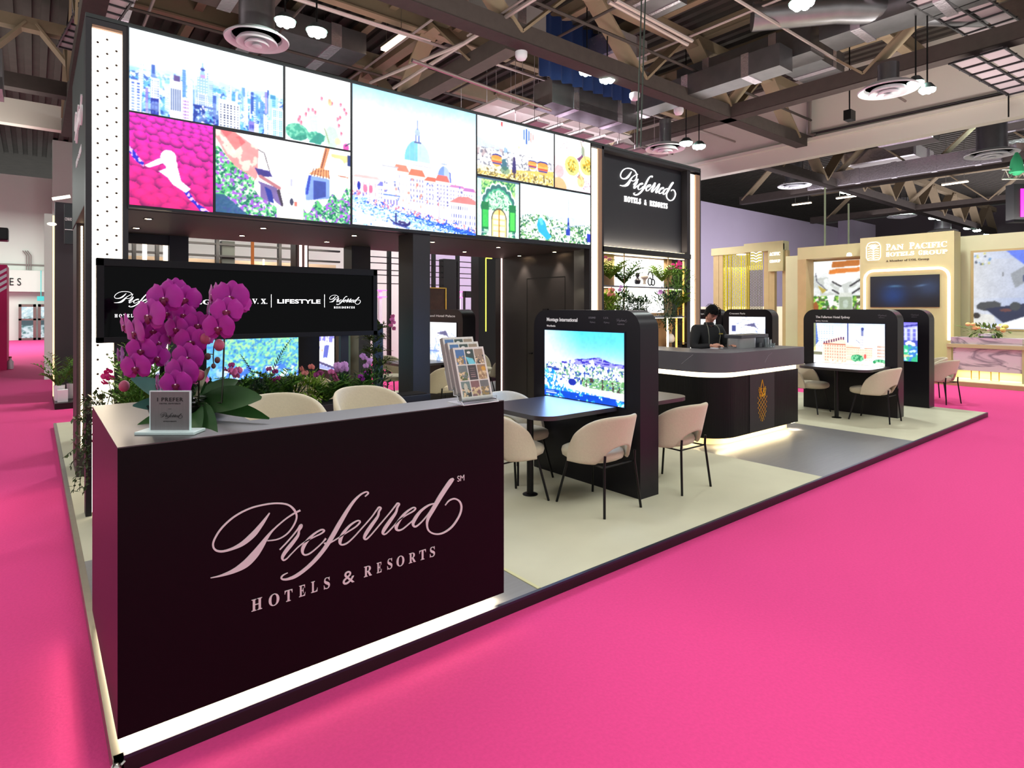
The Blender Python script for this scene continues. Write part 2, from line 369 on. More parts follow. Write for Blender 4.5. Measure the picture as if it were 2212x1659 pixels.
def pic_cactus(p):
    p.grad((255,255,255), (252,255,252)); E = p.ell
    E(.62,.55,.10,.26,(215,245,235)); E(.44,.66,.09,.17,(205,245,225)); E(.88,.62,.10,.24,(220,250,245)); E(.70,.86,.11,.16,(195,235,205)); E(.55,.70,.08,.15,(225,250,235),.6)
    for c, r, a in (((.17,.87),(.17,.12),0), ((.45,.90),(.14,.08),-.5)):
        m = p.ellm(c[0], c[1]+0, *r); p.put(m, (60,165,140)); p.put(m & (p.noise(40,1) > .58), (120,205,175)); p.put(m & ((p.U-c[0])*.3+(p.V-c[1]) > .06), (30,130,115), .7)
    p.poly([(.34,.98),(.50,.82),(.60,.86),(.52,1.0)], (45,145,130))
    for u, v in ((.34,.53),(.40,.52),(.44,.55),(.30,.60),(.21,.66),(.23,.73),(.54,.33),(.66,.34),(.70,.37),(.84,.36),(.90,.42),(.93,.47),(.79,.58),(.83,.55),(.81,.67),(.85,.78),(.19,.70)):
        E(u, v, .022, .035, (245,150,175)); E(u+.01, v-.01, .012, .018, (205,60,95), .7)
    p.line([(.66,.95),(.60,.78),(.58,.74)], .006, (130,120,90)); E(.80,.90,.05,.05,(250,225,160),.8); E(.93,.97,.05,.06,(215,80,170)); p.line([(.92,.95),(.99,.9)], .008, (40,60,80)); E(.67,.36,.03,.05,(225,190,120),.7)
def pic_field(p):
    p.grad((235,0,190), (220,0,140)); rs = p.rs; rows = 15
    for r in range(rows):
        t = r/(rows-1); v = -.02+1.06*t**1.25; R = .05+.085*t
        u = -R*rs.rand()*2
        while u < 1.1:
            uu, vv = u+R*.3*rs.randn()*.4, v+R*.15*rs.randn(); q = ((p.U-uu)/R)**2+((p.V-vv-.1*p.U+.05)/(R*.62))**2
            m = q <= 1; sh = np.clip((p.V-vv-.1*p.U+.05)/(R*.62)*.5+.62-.45*(1-q), 0, 1)
            c0 = np.array((255,30,210-80*t)); c1 = np.array((95,0,90-10*t)); col = c0*(1-sh[..., None])+c1*sh[..., None]
            p.a[m] = col[m]; u += R*1.75
    m = abs(p.V-(.40+.62*p.U+.05*np.sin(p.U*9))) < .035+.01*np.sin(p.U*30); m &= (p.U > .55) | (p.U < .16)
    p.put(m, (30,30,190)); p.put(m & (p.noise(35,1) > .6), (255,190,240))
    W = (255,252,255)
    p.poly([(.17,.555),(.33,.46),(.42,.43),(.44,.48),(.33,.53),(.22,.575)], W); p.poly([(.42,.50),(.55,.50),(.60,.68),(.72,.76),(.66,.81),(.56,.76),(.50,.73),(.44,.66),(.33,.60),(.42,.56)], W)
    p.ell(.45,.435,.095,.085,W); p.ell(.46,.48,.085,.06,(225,230,250)); p.ell(.45,.44,.07,.06,W); p.poly([(.52,.42),(.56,.5),(.555,.62),(.50,.58)], W)
def pic_alley(p):
    p.grad((255,255,255), (255,254,245))
    p.poly([(0,0),(.13,0),(.29,.16),(.28,.52),(.24,.62),(.12,.45),(0,.1)], (245,150,150)); m = (p.U < .28) & (p.V < .62) & (p.noise(14,3) > .53) & (p.U > p.V*.35-.02); p.put(m, (255,225,210), .8)
    p.poly([(.03,0),(.13,0),(.2,.1),(.13,.22)], (220,70,80), .6); p.line([(.29,.17),(.33,.2),(.37,.43)], .004, (110,100,110))
    p.poly([(.26,.40),(.37,.42),(.39,.49),(.29,.50)], (60,50,130)); p.poly([(.28,.56),(.42,.62),(.46,.86),(.41,.80),(.38,.72),(.36,1),(.31,1),(.30,.6)], (120,100,160)); p.poly([(.33,.62),(.38,.66),(.39,.74),(.40,.83),(.36,.8)], (35,50,150))
    p.poly([(.44,.62),(.47,.84),(.455,.86),(.42,.66)], (60,50,70)); p.line([(.30,.50),(.44,.62)], .012, (190,120,130))
    p.poly([(.79,0),(.83,0),(.78,.30),(.745,.30)], (215,140,100)); p.line([(.80,.02),(.76,.29)], .004, (120,60,50))
    p.poly([(.66,.38),(.74,.28),(.82,.30),(.83,.40)], (240,160,110))
    for k in range(7): p.line([(.70+.02*k,.30),(.68+.024*k,.41)], .003, (120,60,50))
    p.poly([(.66,.40),(.83,.42),(.83,.68),(.64,.74),(.63,.6)], (130,160,235)); p.poly([(.70,.46),(.80,.46),(.80,.66),(.70,.72)], (55,75,160)); p.poly([(.66,.40),(.68,.40),(.655,.66),(.635,.66)], (50,70,180))
    p.poly([(.84,.10),(1,.02),(1,.42),(.86,.44)], (255,250,235)); p.put((p.U > .84) & (p.V > .06) & (p.V < .18) & (p.noise(20,2) > .5), (235,200,120), .8); p.line([(.90,.35),(.98,.36)], .004, (180,90,80)); p.rect(.975,.05,1,.2,(30,50,120))
    p.line([(.53,.02),(.53,.2)], .002, (220,220,235)); p.rect(.52,.48,.535,.58,(190,190,215)); p.ell(.53,.78,.014,.05,(60,60,90)); p.rect(.55,.77,.57,.83,(235,110,100)); p.rect(.50,.67,.56,.68,(200,190,190)); p.line([(.46,.6),(.6,.62)], .003,(230,220,200))
    p.rect(.46,.86,.64,1,(255,248,225)); n = p.noise(26,3)
    m = ((p.V > .16+p.U*2.0) & (p.U < .42) & (p.V > .2)) | ((p.U < .26) & (p.V > .3+.9*p.U)) & (n > .3) | ((p.V > .60+.9*(p.U-.12)) & (p.U < .42))
    m2 = (p.V > .86-.9*(p.U-.64)+.06*np.sin(p.U*50)) & (p.U > .62)
    for mm in (m, m2):
        p.put(mm, (95,200,120)); p.put(mm & (p.noise(60,2) > .55), (215,250,215)); p.put(mm & (p.noise(70,2) > .58), (20,110,90)); p.put(mm & (p.noise(60,2) > .62), (165,90,215))
    p.put((p.U < .22) & (p.V > .78+.5*p.U*0) & (p.V > .70+p.U*1.4), (40,80,130), .9)
def pic_venice(p):
    p.grad((160,220,255), (255,255,255), 0, .22); p.put((p.V > .2), (255,255,255))
    rs = p.rs; E = p.ell
    def dome(cu, top, base, r, c, c2):
        m = p.ellm(cu, base, r, base-top) & (p.V < base); p.put(m, c); p.put(m & (p.U > cu), c2, .75); p.put(m & (abs(((p.U-cu)/r*5) % 1-.5) > .46), (170,200,235), .6)
    dome(.49,.315,.475,.105,(120,195,240),(215,225,250)); dome(.715,.475,.60,.062,(120,150,240),(200,210,252)); p.line([(.765,.52),(.772,.60)], .004, (50,70,190))
    p.rect(.47,.26,.51,.33,(120,140,200)); p.rect(.484,.25,.496,.33,(250,250,255)); p.ell(.49,.25,.022,.03,(170,190,225)); p.line([(.49,.23),(.49,.16)], .003, (110,130,190)); p.rect(.465,.325,.52,.335,(90,100,150))
    p.line([(.715,.47),(.715,.43)], .003, (140,160,210)); p.rect(.69,.455,.74,.465,(150,165,215))
    p.rect(.40,.475,.585,.60,(252,252,255)); p.rect(.39,.505,.60,.51,(150,150,170)); p.rect(.655,.60,.78,.66,(250,250,255))
    for k in range(22): E(.08+.16*rs.rand(), .33+.16*rs.rand(), .003, .006, (205,205,225))
    def bld(u0, u1, v0, wall, roof, nu, nv, wc=(110,110,180), rh=.03):
        p.rect(u0, v0, u1, .86, wall); p.poly([(u0-.005,v0),(u1+.005,v0),(u1-.02,v0-rh),(u0+.02,v0-rh)], roof); p.wins(u0+.004, v0+.015, u1-.004, .80, nu, nv, wc, .32, .5, .9)
    bld(.0,.20,.66,(255,240,240),(245,190,190),9,2,(250,170,190),.02); E(.045,.72,.012,.03,(20,40,170)); E(.09,.735,.016,.03,(240,120,160)); E(.13,.735,.014,.03,(240,110,150))
    bld(.18,.24,.70,(235,240,255),(120,120,210),3,3); bld(.30,.42,.57,(255,250,245),(245,130,110),4,4,(180,180,200),.05); bld(.42,.55,.585,(255,248,240),(240,120,95),5,5,rh=.05); bld(.55,.66,.61,(252,250,255),(240,110,90),4,5,rh=.03)
    bld(.64,.76,.60,(255,250,250),(240,110,100),4,6,rh=.05); bld(.76,.90,.63,(255,250,252),(200,130,190),6,5,rh=.02); bld(.88,1.0,.65,(255,250,252),(190,120,190),5,5,rh=.03)
    p.rect(.22,.545,.33,.80,(252,252,255)); p.rect(.215,.54,.335,.555,(190,190,200)); p.wins(.225,.58,.33,.78,3,1,(215,215,225),.7,.9); p.rect(.22,.755,.35,.765,(70,110,200)); p.wins(.225,.79,.34,.86,5,1,(130,120,200),.5,.9)
    for k in range(60): u = .2+.8*rs.rand(); v = .60+.22*rs.rand(); p.rect(u, v, u+.005+.012*rs.rand(), v+.006+.02*rs.rand(), [(60,90,200),(235,120,110),(90,90,160),(250,160,150)][rs.randint(4)], .75)
    p.poly([(.76,.75),(.84,.70),(.93,.69),(1,.72),(1,.75)], (240,130,130)); p.rect(.765,.75,1,.98,(253,252,255)); p.wins(.77,.77,.93,.81,8,1,(60,60,120),.25,.8); p.wins(.77,.83,1,.93,11,2,(70,80,180),.3,.6)
    sh = .775+.115*np.clip((p.U-.05)/.95, 0, 1)+.03*np.clip((p.U-.75)/.25, 0, 1)
    sh = .765+.03*(p.U > .1)+.16*p.U; m = p.V > sh+.02
    p.put(m, (225,242,255)); d = np.clip(1-(p.V-sh)/(.02+.10*p.U), 0, 1); p.put(m & (p.noise(90,2,1.5) < .28+d*.75), (20,80,225)); p.put(m & (p.noise(60,3,2.4) > .60), (120,185,235), .8); p.put(m & (p.V > sh+.10+.1*p.U) & (p.noise(20,3) > .45), (250,253,255), .9)
    band = (abs(p.V-sh-.005) < .022); p.put(band & (p.noise(90,2) > .48), (60,90,210)); p.put(band & (p.noise(90,2) > .6), (235,120,140)); p.put(band & (p.noise(90,2) > .55), (255,255,255))
    N = (30,30,110)
    p.poly([(.255,.905),(.27,.93),(.31,.955),(.37,.965),(.415,.955),(.43,.93),(.432,.965),(.40,.985),(.33,.975),(.28,.95)], N); p.line([(.32,.90),(.32,.95)], .006, N); E(.32,.895,.006,.01,N); p.line([(.30,.97),(.42,.995)], .005, (60,70,150), .8); p.line([(.345,.95),(.39,.955)], .008, (60,50,110))
    p.line([(.67,.66),(.67,.9)], .003, (120,110,150))
def pic_balloon(p):
    p.grad((225,242,255), (255,255,255), 0, .3); p.put(p.V > .3, (255,255,255)); p.poly([(0,.36),(.2,.44),(.42,.50),(.42,.56),(0,.52)], (200,215,235))
    p.put((p.V > .50-.02*p.U) & (p.V < .72) & (p.noise(30,3) > .5) & (p.U < .35), (190,170,175)); p.put((p.V > .52) & (p.V < .85) & (p.noise(50,2) > .63), (90,90,110), .7)
    p.poly([(0,.82),(.3,.84),(.6,.80),(1,.72),(1,1),(0,1)], (225,195,100)); p.poly([(0,.82),(.35,.84),(.35,.93),(0,.93)], (235,228,205)); p.put((p.V > .82) & (p.noise(50,2) > .56), (245,235,190)); p.put((p.V > .86) & (p.noise(60,2) > .62), (130,110,60))
    m = p.ellm(.335,.76,.055,.10); p.put(m & (p.noise(50,2) > .4), (60,110,130))
    def bal(u, v, r, asp, cols, n=7):
        m = p.ellm(u, v, r, r*asp) | p.polym([(u-r*.8, v+r*asp*.5), (u+r*.8, v+r*asp*.5), (u+r*.15, v+r*asp*1.45), (u-r*.15, v+r*asp*1.45)])
        q = np.arcsin(np.clip((p.U-u)/r, -1, 1))/PI+.5
        for k, c in enumerate(cols): p.put(m & ((q*n).astype(int) % len(cols) == k), c)
    A = p.w/p.h; bal(.685,.16,.035,A*1.25,[(250,160,160),(255,240,240)],6); bal(.62,.15,.052,A*1.25,[(50,100,190),(245,250,255)],9); bal(.30,.03+.02,.02,A,[(255,220,220),(215,70,80)],3); bal(.345,.50,.022,A*1.2,[(60,120,200),(225,240,255)],6); bal(.52,.40,.009,A*1.4,[(240,180,120),(250,220,180)],3); bal(.43,.03,.012,A,[(250,230,200)],3)
    def env(u, v, r, h): p.ell(u, v, r, h*.75, (250,180,90)); p.rect(u-r, v-h*.9, u+r, v-h*.45, (255,255,255)); p.ell(u, v-h*.42, r*.95, h*.22, (40,50,140)); p.ell(u, v-h*.28, r*.95, h*.2, (255,150,60)); p.put(p.ellm(u, v, r, h*.75) & (abs(p.V-v-h*.2) < h*.08), (225,60,60)); p.put(p.ellm(u, v, r, h*.75) & (abs(p.V-v-h*.4) < h*.07), (70,60,150))
    env(.235,.70,.065,.16); env(.70,.66,.06,.12); env(.845,.68,.075,.18)
    p.poly([(.44,.66),(.475,.66),(.485,.88),(.43,.88)], (50,40,110)); p.ell(.457,.63,.016,.04,(60,45,100)); p.line([(.45,.86),(.45,.96)], .006, (60,40,60)); p.line([(.468,.86),(.468,.96)], .006, (60,40,60)); p.ell(.34,.86,.06,.07,(70,120,90),.6); p.line([(.86,.82),(.86,.95)], .004,(70,60,50))
def pic_fruit(p):
    p.grad((255,252,252), (255,250,245)); p.put(p.V*0+abs(p.U-.5) > -1, (250,240,230), .0)
    rs = p.rs; p.rect(0,0,1,1,(120,70,110)); E = p.ell
    for u, v, r, c in ((.12,.18,.30,(255,255,255)),(.52,.12,.28,(255,245,250)),(1.0,.16,.26,(255,240,225)),(.12,.66,.30,(255,215,225)),(.47,.55,.24,(255,255,250)),(.90,.52,.24,(255,255,250)),(.55,.98,.28,(255,250,252)),(.98,.92,.26,(250,220,235)),(.10,1.0,.22,(240,180,130))):
        E(u, v, r, r*.92, c); 
    for u, v in ((.47,.53),(.90,.47)): E(u, v, .20, .19, (255,235,130)); m = p.ellm(u, v, .13, .13); p.put(m & (p.noise(28,1) > .5), (215,170,40)); p.put(m & (p.noise(40,1) > .66), (120,120,50))
    for k in range(40): u, v = (.05+.3*rs.rand(), .02+.25*rs.rand()) if k % 2 else (.7+.3*rs.rand(), .75+.2*rs.rand()); E(u, v, .008, .012, (140,120,130))
    E(.72,.80,.10,.12,(250,200,110),.7); E(.12,.68,.12,.12,(250,150,150),.5); E(.78,.2,.05,.1,(90,130,100),.6); p.line([(.72,.02),(.85,.35)], .015, (150,140,120), .7); p.line([(.66,.6),(.78,.8)], .02,(255,225,150))
def pic_gate(p):
    p.grad((40,130,90), (70,150,80)); p.put(p.noise(22,3) > .52, (150,210,120)); p.put(p.noise(30,2) > .6, (225,235,170), .8); p.put((p.U < .1) | (p.U > .9), (205,235,225), .9)
    def arch(cx, w_, top, bot, n=9, amp=.02):
        pts = [(cx-w_, bot)]
        for k in range(61):
            a = PI-PI*k/60; r = 1+amp*abs(math.sin(a*n))*3-amp; pts.append((cx+w_*r*math.cos(a), top+(w_*p.w/p.h*1.25)*(1-r*math.sin(a))))
        return pts+[(cx+w_, bot)]
    p.poly(arch(.5,.44,.08,1,9,.03), (250,255,250)); p.poly(arch(.5,.41,.11,1,9,.03), (50,110,110)); p.poly(arch(.5,.36,.17,1,9,.02), (70,180,140)); m = p.polym(arch(.5,.34,.20,1)); p.put(m, (170,225,190)); p.put(m & (p.noise(26,3) > .52), (250,255,235)); p.put(m & (p.noise(30,2) > .62), (60,150,110))
    p.rect(.10,.42,.27,.88,(20,120,70)); p.put((p.U > .12) & (p.U < .25) & (p.V > .55) & (p.V < .85), (60,200,90)); p.rect(.75,.42,.92,.90,(20,120,70)); p.put((p.U > .78) & (p.U < .90) & (p.V > .55) & (p.V < .87), (80,215,90))
    p.rect(.26,.55,.74,1,(245,252,245)); p.poly(arch(.51,.19,.50,1,1,0), (90,90,80)); p.poly(arch(.51,.165,.53,1,1,0), (250,225,140)); p.line([(.51,.54),(.51,1)], .018, (190,130,50)); p.wins(.35,.60,.67,1,2,4,(255,245,205),.8,.75)
    p.rect(0,.93,.3,.95,(190,200,205)); p.rect(.72,.93,1,.95,(190,200,205)); p.ell(.5,.36,.035,.05,(250,255,250)); p.ell(.5,.37,.02,.03,(120,170,150))
    p.rect(0,0,1,.03,(60,90,120))
def pic_aerial(p):
    p.grad((215,245,255), (255,255,255), 0, .3); p.put(p.V > .3, (255,255,255)); m = (p.V > .58-.06*np.sin(p.U*6)) | ((p.V > .66))
    n = p.noise(36,3); p.put(m, (235,245,235)); p.put(m & (n > .52), (110,170,100)); p.put(m & (p.noise(60,2) > .58), (40,100,80)); p.put(m & (p.noise(50,2) > .6), (255,255,255)); p.put((p.V > .5) & (p.V < .6) & (p.noise(30,2) > .55), (190,215,225), .7)
    for k in range(14): u = p.rs.rand(); v = .62+.35*p.rs.rand(); p.line([(u,v),(u+.14*p.rs.randn(), v+.12*p.rs.randn())], .006, (250,250,252))
    p.poly([(.22,.72),(.24,.60),(.29,.58),(.33,.64),(.36,.80),(.42,.92),(.36,.99),(.31,.92),(.24,.84)], (40,175,225)); p.line([(.30,.58),(.40,.72),(.52,.98)], .010, (255,255,255)); p.put(p.polym([(.24,.60),(.29,.58),(.31,.70),(.27,.72)]), (110,215,240), .8)
    p.line([(.665,.16),(.665,.60)], .003, (120,140,180)); p.poly([(.655,.52),(.675,.52),(.68,.80),(.645,.80)], (60,100,200)); p.rect(.63,.74,.69,.86,(30,60,180)); p.rect(.655,.60,.675,.66,(20,40,150)); p.rect(.95,.78,1,.95,(30,50,180)); p.line([(.45,.75),(.9,.62)], .004, (150,170,200))
def pic_coast(p):
    p.grad((60,200,245), (225,250,255), 0, .5); d = np.clip(p.U*1.2-.1, 0, 1)*np.clip(1-p.V*2.2, 0, 1); p.put(p.V < .5, (90,215,245), d*.9); p.put((p.V < .5), (255,255,255), np.clip(1-p.U*2, 0, 1)*.75)
    hl = .46-.10*np.exp(-((p.U-.70)/.16)**2)-.05*np.exp(-((p.U-.45)/.12)**2)-.03*np.exp(-((p.U-1)/.1)**2)
    m = (p.V > hl) & (p.V < .55) & (p.U > .24); p.put(m, (150,150,225)); p.put(m & (p.noise(20,3,3) > .5), (50,40,180)); p.put(m & (p.noise(24,2) > .60), (215,220,250))
    land = (p.V > .485) & (p.U > .02); p.put(land, (235,245,235)); n = p.noise(44,3); p.put(land & (n > .52), (110,165,130)); p.put(land & (p.noise(60,2) > .56), (40,70,170)); p.put(land & (p.noise(50,2) > .55), (255,255,255))
    sea = p.V > (.93-.42*np.clip(1-p.U/.30, 0, 1)**1.3-.02*np.sin(p.U*14)+.03*np.sin(p.U*31)*.4)+np.where(p.U > .3, -.10+.13*(p.U-.3), 0)
    sea = p.V > np.where(p.U < .14, .58+.02*np.sin(p.U*60), np.where(p.U < .32, .62+(p.U-.14)*1.5+.02*np.sin(p.U*40), .85+.10*(p.U-.3)))
    p.put(sea, (20,130,225)); p.put(sea & (p.noise(26,3) > .55), (90,205,235)); p.put(sea & (p.noise(50,2) > .64), (255,255,255)); p.put(sea & (p.V > .9) & (p.noise(18,2) > .42), (0,70,200))
    bch = (~sea) & (p.V > .72+.1*p.U) & (p.U > .2); p.put(bch, (252,252,252)); p.put(bch & (p.U > .45) & (p.V > .80+.07*p.U), (250,225,215), .6)
    tr = (p.U > .5) & (p.V > .66) & (p.V < .78+.04*p.U); p.put(tr & (p.noise(50,2,2.5) > .42), (110,170,110)); p.put(tr & (p.noise(40,2,.4) > .62), (70,60,60))
    p.ell(.38,.75,.05,.05,(20,40,160)); p.ell(.16,.585,.05,.02,(40,60,170)); p.ell(.07,.565,.04,.015,(40,60,160)); p.put((p.U < .3) & (p.V > .66) & (p.V < .84) & (p.noise(40,2) > .5), (255,255,255))
    p.rect(.02,.92,.14,.93,(255,255,255)); p.rect(.02,.945,.17,.955,(255,255,255))
def pic_plaza(p):
    p.grad((205,224,255), (255,255,255), 0, .6); p.poly([(0,0),(.04,0),(.10,.4),(0,.62)], (80,110,190)); p.poly([(.04,0),(.20,.1),(.30,.3),(.30,.6),(.08,.6)], (235,242,255)); p.wins(.02,.05,.30,.6,7,12,(110,150,225),.5,.25,.8); p.rect(0,0,.03,.7,(180,170,60),.6)
    p.poly([(.14,.50),(.20,.42),(.36,.34),(.44,.36),(.48,.50),(.84,.62),(.84,.80),(.40,.98),(.14,1)], (250,215,195)); p.wins(.16,.52,.48,.95,9,6,(200,130,110),.45,.5,.8); p.wins(.48,.60,.84,.90,14,5,(225,170,140),.4,.5,.8)
    for k in range(9): u = .15+.035*k; v = .48-.13*min(1,(u-.14)/.26); p.rect(u, v-.02, u+.02, v+.05, (90,50,90))
    p.rect(.14,.505,.47,.525,(180,90,70)); p.rect(.48,.575,.84,.59,(200,120,90)); p.rect(.675,.20,.73,.60,(250,248,245)); p.rect(.685,.16,.72,.3,(70,80,150),.7); p.ell(.703,.13,.02,.04,(60,70,140)); p.wins(.675,.3,.73,.6,3,5,(170,170,200)); p.line([(.50,0),(.50,.46)], .006, (30,40,120)); p.line([(.62,.4),(.67,.47)],.004,(120,120,150))
    p.rect(.90,.47,1,.80,(255,245,235)); p.wins(.90,.5,1,.8,4,4,(190,120,100)); p.rect(0,.72,.13,.80,(90,90,60),.8); m = p.ellm(.63,.83,.09,.09)|p.ellm(.94,.9,.10,.07); p.put(m, (120,200,150)); p.put(m & (p.noise(50,2) > .5), (40,140,90))
    p.put((p.V > .9) & (p.noise(30,2) > .5), (250,245,215)); p.ell(.74,.78,.015,.06,(235,60,60),.8); p.rect(0,.8,.12,1,(255,255,255),.7)
def pic_blueshore(p):
    p.grad((120,110,235), (215,225,255), 0, .3); p.poly([(.0,.42),(1,.10),(1,.46),(0,.50)], (200,205,250)); p.wins(0,.16,1,.47,12,3,(70,70,190),.5,.8,.7); p.line([(0,.30),(1,.06)], .012, (50,50,140)); p.rect(0,.46,1,.60,(70,80,180)); p.put((p.V > .48) & (p.V < .6) & (p.noise(20,2) > .55), (235,240,255))
    p.rect(0,.60,1,1,(60,120,200)); m = (p.V > .58) & (p.noise(16,3) > .5); p.put(m, (60,180,130)); p.put((p.V > .62) & (p.noise(22,2) > .6), (210,245,235)); p.ell(.7,.86,.2,.04,(255,200,160),.8)
def pic_forest(p):
    p.grad((235,250,255), (190,235,250), 0, .2); m = p.V > .12+.03*np.sin(p.U*9); p.put(m, (95,180,215)); n = p.noise(24,3); p.put(m & (n > .5), (125,210,175)); p.put(m & (p.noise(40,3) > .57), (175,235,165)); p.put(m & (p.noise(50,2) > .64), (60,130,205)); p.put((p.V > .75) & (p.noise(22,2) > .5), (70,120,225)); p.put((p.V > .78) & (p.noise(26,2) > .6), (240,250,255))
    p.put((p.V > .1) & (p.U < .18), (80,150,235), .5)
def pic_snow(p):
    p.grad((225,225,255), (250,250,255)); m = p.V < .42; p.put(m & (p.noise(20,3) > .48), (120,120,215)); p.rect(0,.38,1,.82,(250,252,255)); p.poly([(.18,.52),(.40,.50),(.34,.78),(.14,.80)], (90,100,190)); p.poly([(.60,.46),(.80,.44),(.72,.72),(.54,.74)], (80,95,190)); p.line([(0,.82),(1,.92)], .02, (60,60,110)); p.poly([(0,.86),(1,.95),(1,1),(0,1)], (150,160,235)); p.ell(.10,.62,.03,.03,(240,150,130)); p.ell(.50,.58,.03,.03,(240,150,130))
def pic_rooms(p):
    p.grad((250,252,255), (255,255,255)); 
    for k in range(26): u, v = p.rs.rand(), p.rs.rand(); p.line([(u,v),(u+.12*p.rs.randn(), v+.1*p.rs.randn())], .006, (90,110,190), .8)
    p.rect(.08,.3,.2,.5,(60,70,130)); p.poly([(.4,.28),(.7,.2),(.8,.4),(.72,.34)], (90,90,130)); p.rect(.05,.72,.5,.76,(110,130,190)); p.put((p.V > .55) & (p.noise(20,2) > .62), (100,140,210), .6)
def pic_tower(p):
    p.grad((255,255,255), (240,250,255)); p.poly([(0,.1),(.6,0),(.6,.16),(0,.3)], (120,150,225)); p.poly([(.3,.4),(.9,.2),(.9,.9),(.3,.9)], (195,215,250)); p.wins(.3,.4,.9,.9,6,8,(110,130,215),.5,.5,.6)
def pic_fountain(p):
    p.grad((245,248,250), (225,230,225)); m = (p.V > .25) & (p.noise(9,2) > .50); p.put(m, (205,210,205)); p.poly([(.42,.02),(1,.0),(1,.10),(.40,.12)], (190,110,40)); p.poly([(.36,.16),(.5,.14),(1,.13),(1,.21),(.5,.24),(.34,.22)], (225,130,50)); p.poly([(.30,.26),(.5,.22),(1,.2),(1,.3),(.6,.42),(.5,.40)], (252,252,250))
    for a in (0,.14): p.line([(.42,.36+a),(.60,.44+a)], .018, (60,60,65)); p.line([(1,.34+a),(.80,.44+a)], .018, (60,60,65))
    m = (p.V > .60) & ((p.U < .55) | (p.U > .84)); p.put(m, (95,90,75)); p.put(m & (p.noise(14,3) > .48), (60,130,50)); p.put(m & (p.noise(20,2) > .58), (150,205,70)); p.put(m & (p.noise(18,2) > .62), (245,240,230)); p.put(m & (p.V > .8) & (p.noise(16,2) > .6), (225,170,90))
    p.rect(.56,.62,.84,1,(160,175,150)); p.rect(.57,.55,.83,.62,(220,225,215)); p.ell(.70,.74,.06,.07,(190,205,190)); p.line([(.56,.6),(.56,1)], .01, (235,240,240)); p.line([(.84,.6),(.84,1)], .01, (235,240,240)); p.line([(.05,.2),(.08,.35),(.3,.5)], .01, (90,90,110)); p.poly([(.1,.42),(.3,.5),(.2,.56)], (190,170,80)); p.poly([(.0,.02),(.4,.02),(.3,.2),(.1,.25)], (255,255,255)); p.ell(.05,.8,.06,.1,(160,90,50)); p.poly([(.3,.6),(.48,.58),(.42,.78),(.36,.8)], (250,250,250))
def pic_lounge(p):
    p.grad((215,218,225), (170,185,225), 0, 1, u=True); p.put((p.V > .1) & (p.V < .6), (205,205,205), .35); p.poly([(.55,0),(1,0),(1,.12),(.86,.2)], (90,120,235)); p.poly([(.62,.3),(1,.14),(1,.34),(.7,.48)], (140,145,150), .8); p.rect(.83,.32,1,.40,(50,60,110)); p.rect(.86,.40,1,.68,(60,90,210))
    p.line([(.885,.55),(.885,.70)], .004, (40,40,60)); p.poly([(.85,.56),(.885,.52),(.92,.56)], (40,40,60)); p.poly([(.12,.66),(.36,.64),(.46,.67),(.47,.72),(.2,.77),(.06,.74),(.06,.69)], (75,78,82)); p.poly([(.2,.74),(1,.66),(1,.9),(.5,.92)], (45,52,80)); p.ell(.70,.71,.09,.055,(70,75,80)); p.ell(.54,.76,.10,.02,(110,70,70)); p.poly([(0,.80),(.34,.82),(.38,.92),(0,1)], (225,225,220)); p.ell(.05,.83,.06,.04,(60,55,55)); p.poly([(.4,.95),(1,.80),(1,1),(.3,1)], (250,252,255)); p.rect(.85,.8,.92,.88,(200,205,230))
    for k in range(20): u, v = .02+.30*p.rs.rand(), .02+.14*p.rs.rand(); p.ell(u, v, .02, .014, [(60,70,90),(90,140,190),(230,235,240),(210,200,90)][p.rs.randint(4)], .8)
    p.ell(.50,.30,.012,.03,(90,90,90)); p.line([(.22,.3),(.22,.75)], .003, (190,190,195))
def pic_darkscreen(p):
    p.grad((22,24,36), (12,14,22)); d = np.exp(-((p.U-.35)/.22)**2-((p.V-.6)/.4)**2); p.put(p.V > -1, (10,70,150), d*.75); d = np.exp(-((p.U-.85)/.2)**2-((p.V-.4)/.3)**2); p.put(p.V > -1, (60,90,140), d*.6); d = np.exp(-((p.U-.38)/.1)**2-((p.V-.33-.3*(p.U-.38)**2*4)/.03)**2); p.put(p.V > -1, (130,190,230), d*.6); d = np.exp(-((p.U-.75)/.08)**2-((p.V-.33+.3*(p.U-.75))/.03)**2); p.put(p.V > -1, (130,170,220), d*.6)
def pic_brochure(p):
    p.rect(0,0,1,1,(214,210,204)); cs = [(70,110,160),(50,66,62),(150,130,110),(110,120,120),(66,58,60),(150,120,90),(110,130,125),(130,95,95),(110,110,110)]
    for r in range(3):
        for c in range(3):
            u0, v0 = .055+c*.305, .045+r*.305; u1, v1 = u0+.28, v0+.285; p.rect(u0, v0, u1, v1, cs[r*3+c]); m = (p.U > u0) & (p.U < u1) & (p.V > v0+.12) & (p.V < v1)
            if (r, c) in ((0,0),(0,2),(1,0),(1,2),(2,0),(2,1),(2,2)):
                p.put(m & (p.noise(16,2) > .5), [(150,125,80),(90,105,60),(60,60,60),(190,170,130)][(r+c) % 4]); p.put(m & (p.noise(18,2) > .62), (215,190,150))
            if (r, c) == (0,1): p.poly([(u0,v0+.14),(u1-.06,v0+.18),(u1,v1),(u0+.06,v1)], (110,200,215)); p.ell(u0+.12, v0+.06, .06, .025, (225,225,220))
            if (r, c) == (1,1):
                for k in range(5): p.rect(u0+.06, v0+.06+k*.04, u1-.06, v0+.068+k*.04, (190,150,150))
            if (r, c) == (1,2): p.ell(u0+.2, v0+.08, .07, .045, (200,150,60))
            if r == 2 and c == 0: p.ell(u0+.13, v0+.12, .06, .09, (190,190,170))
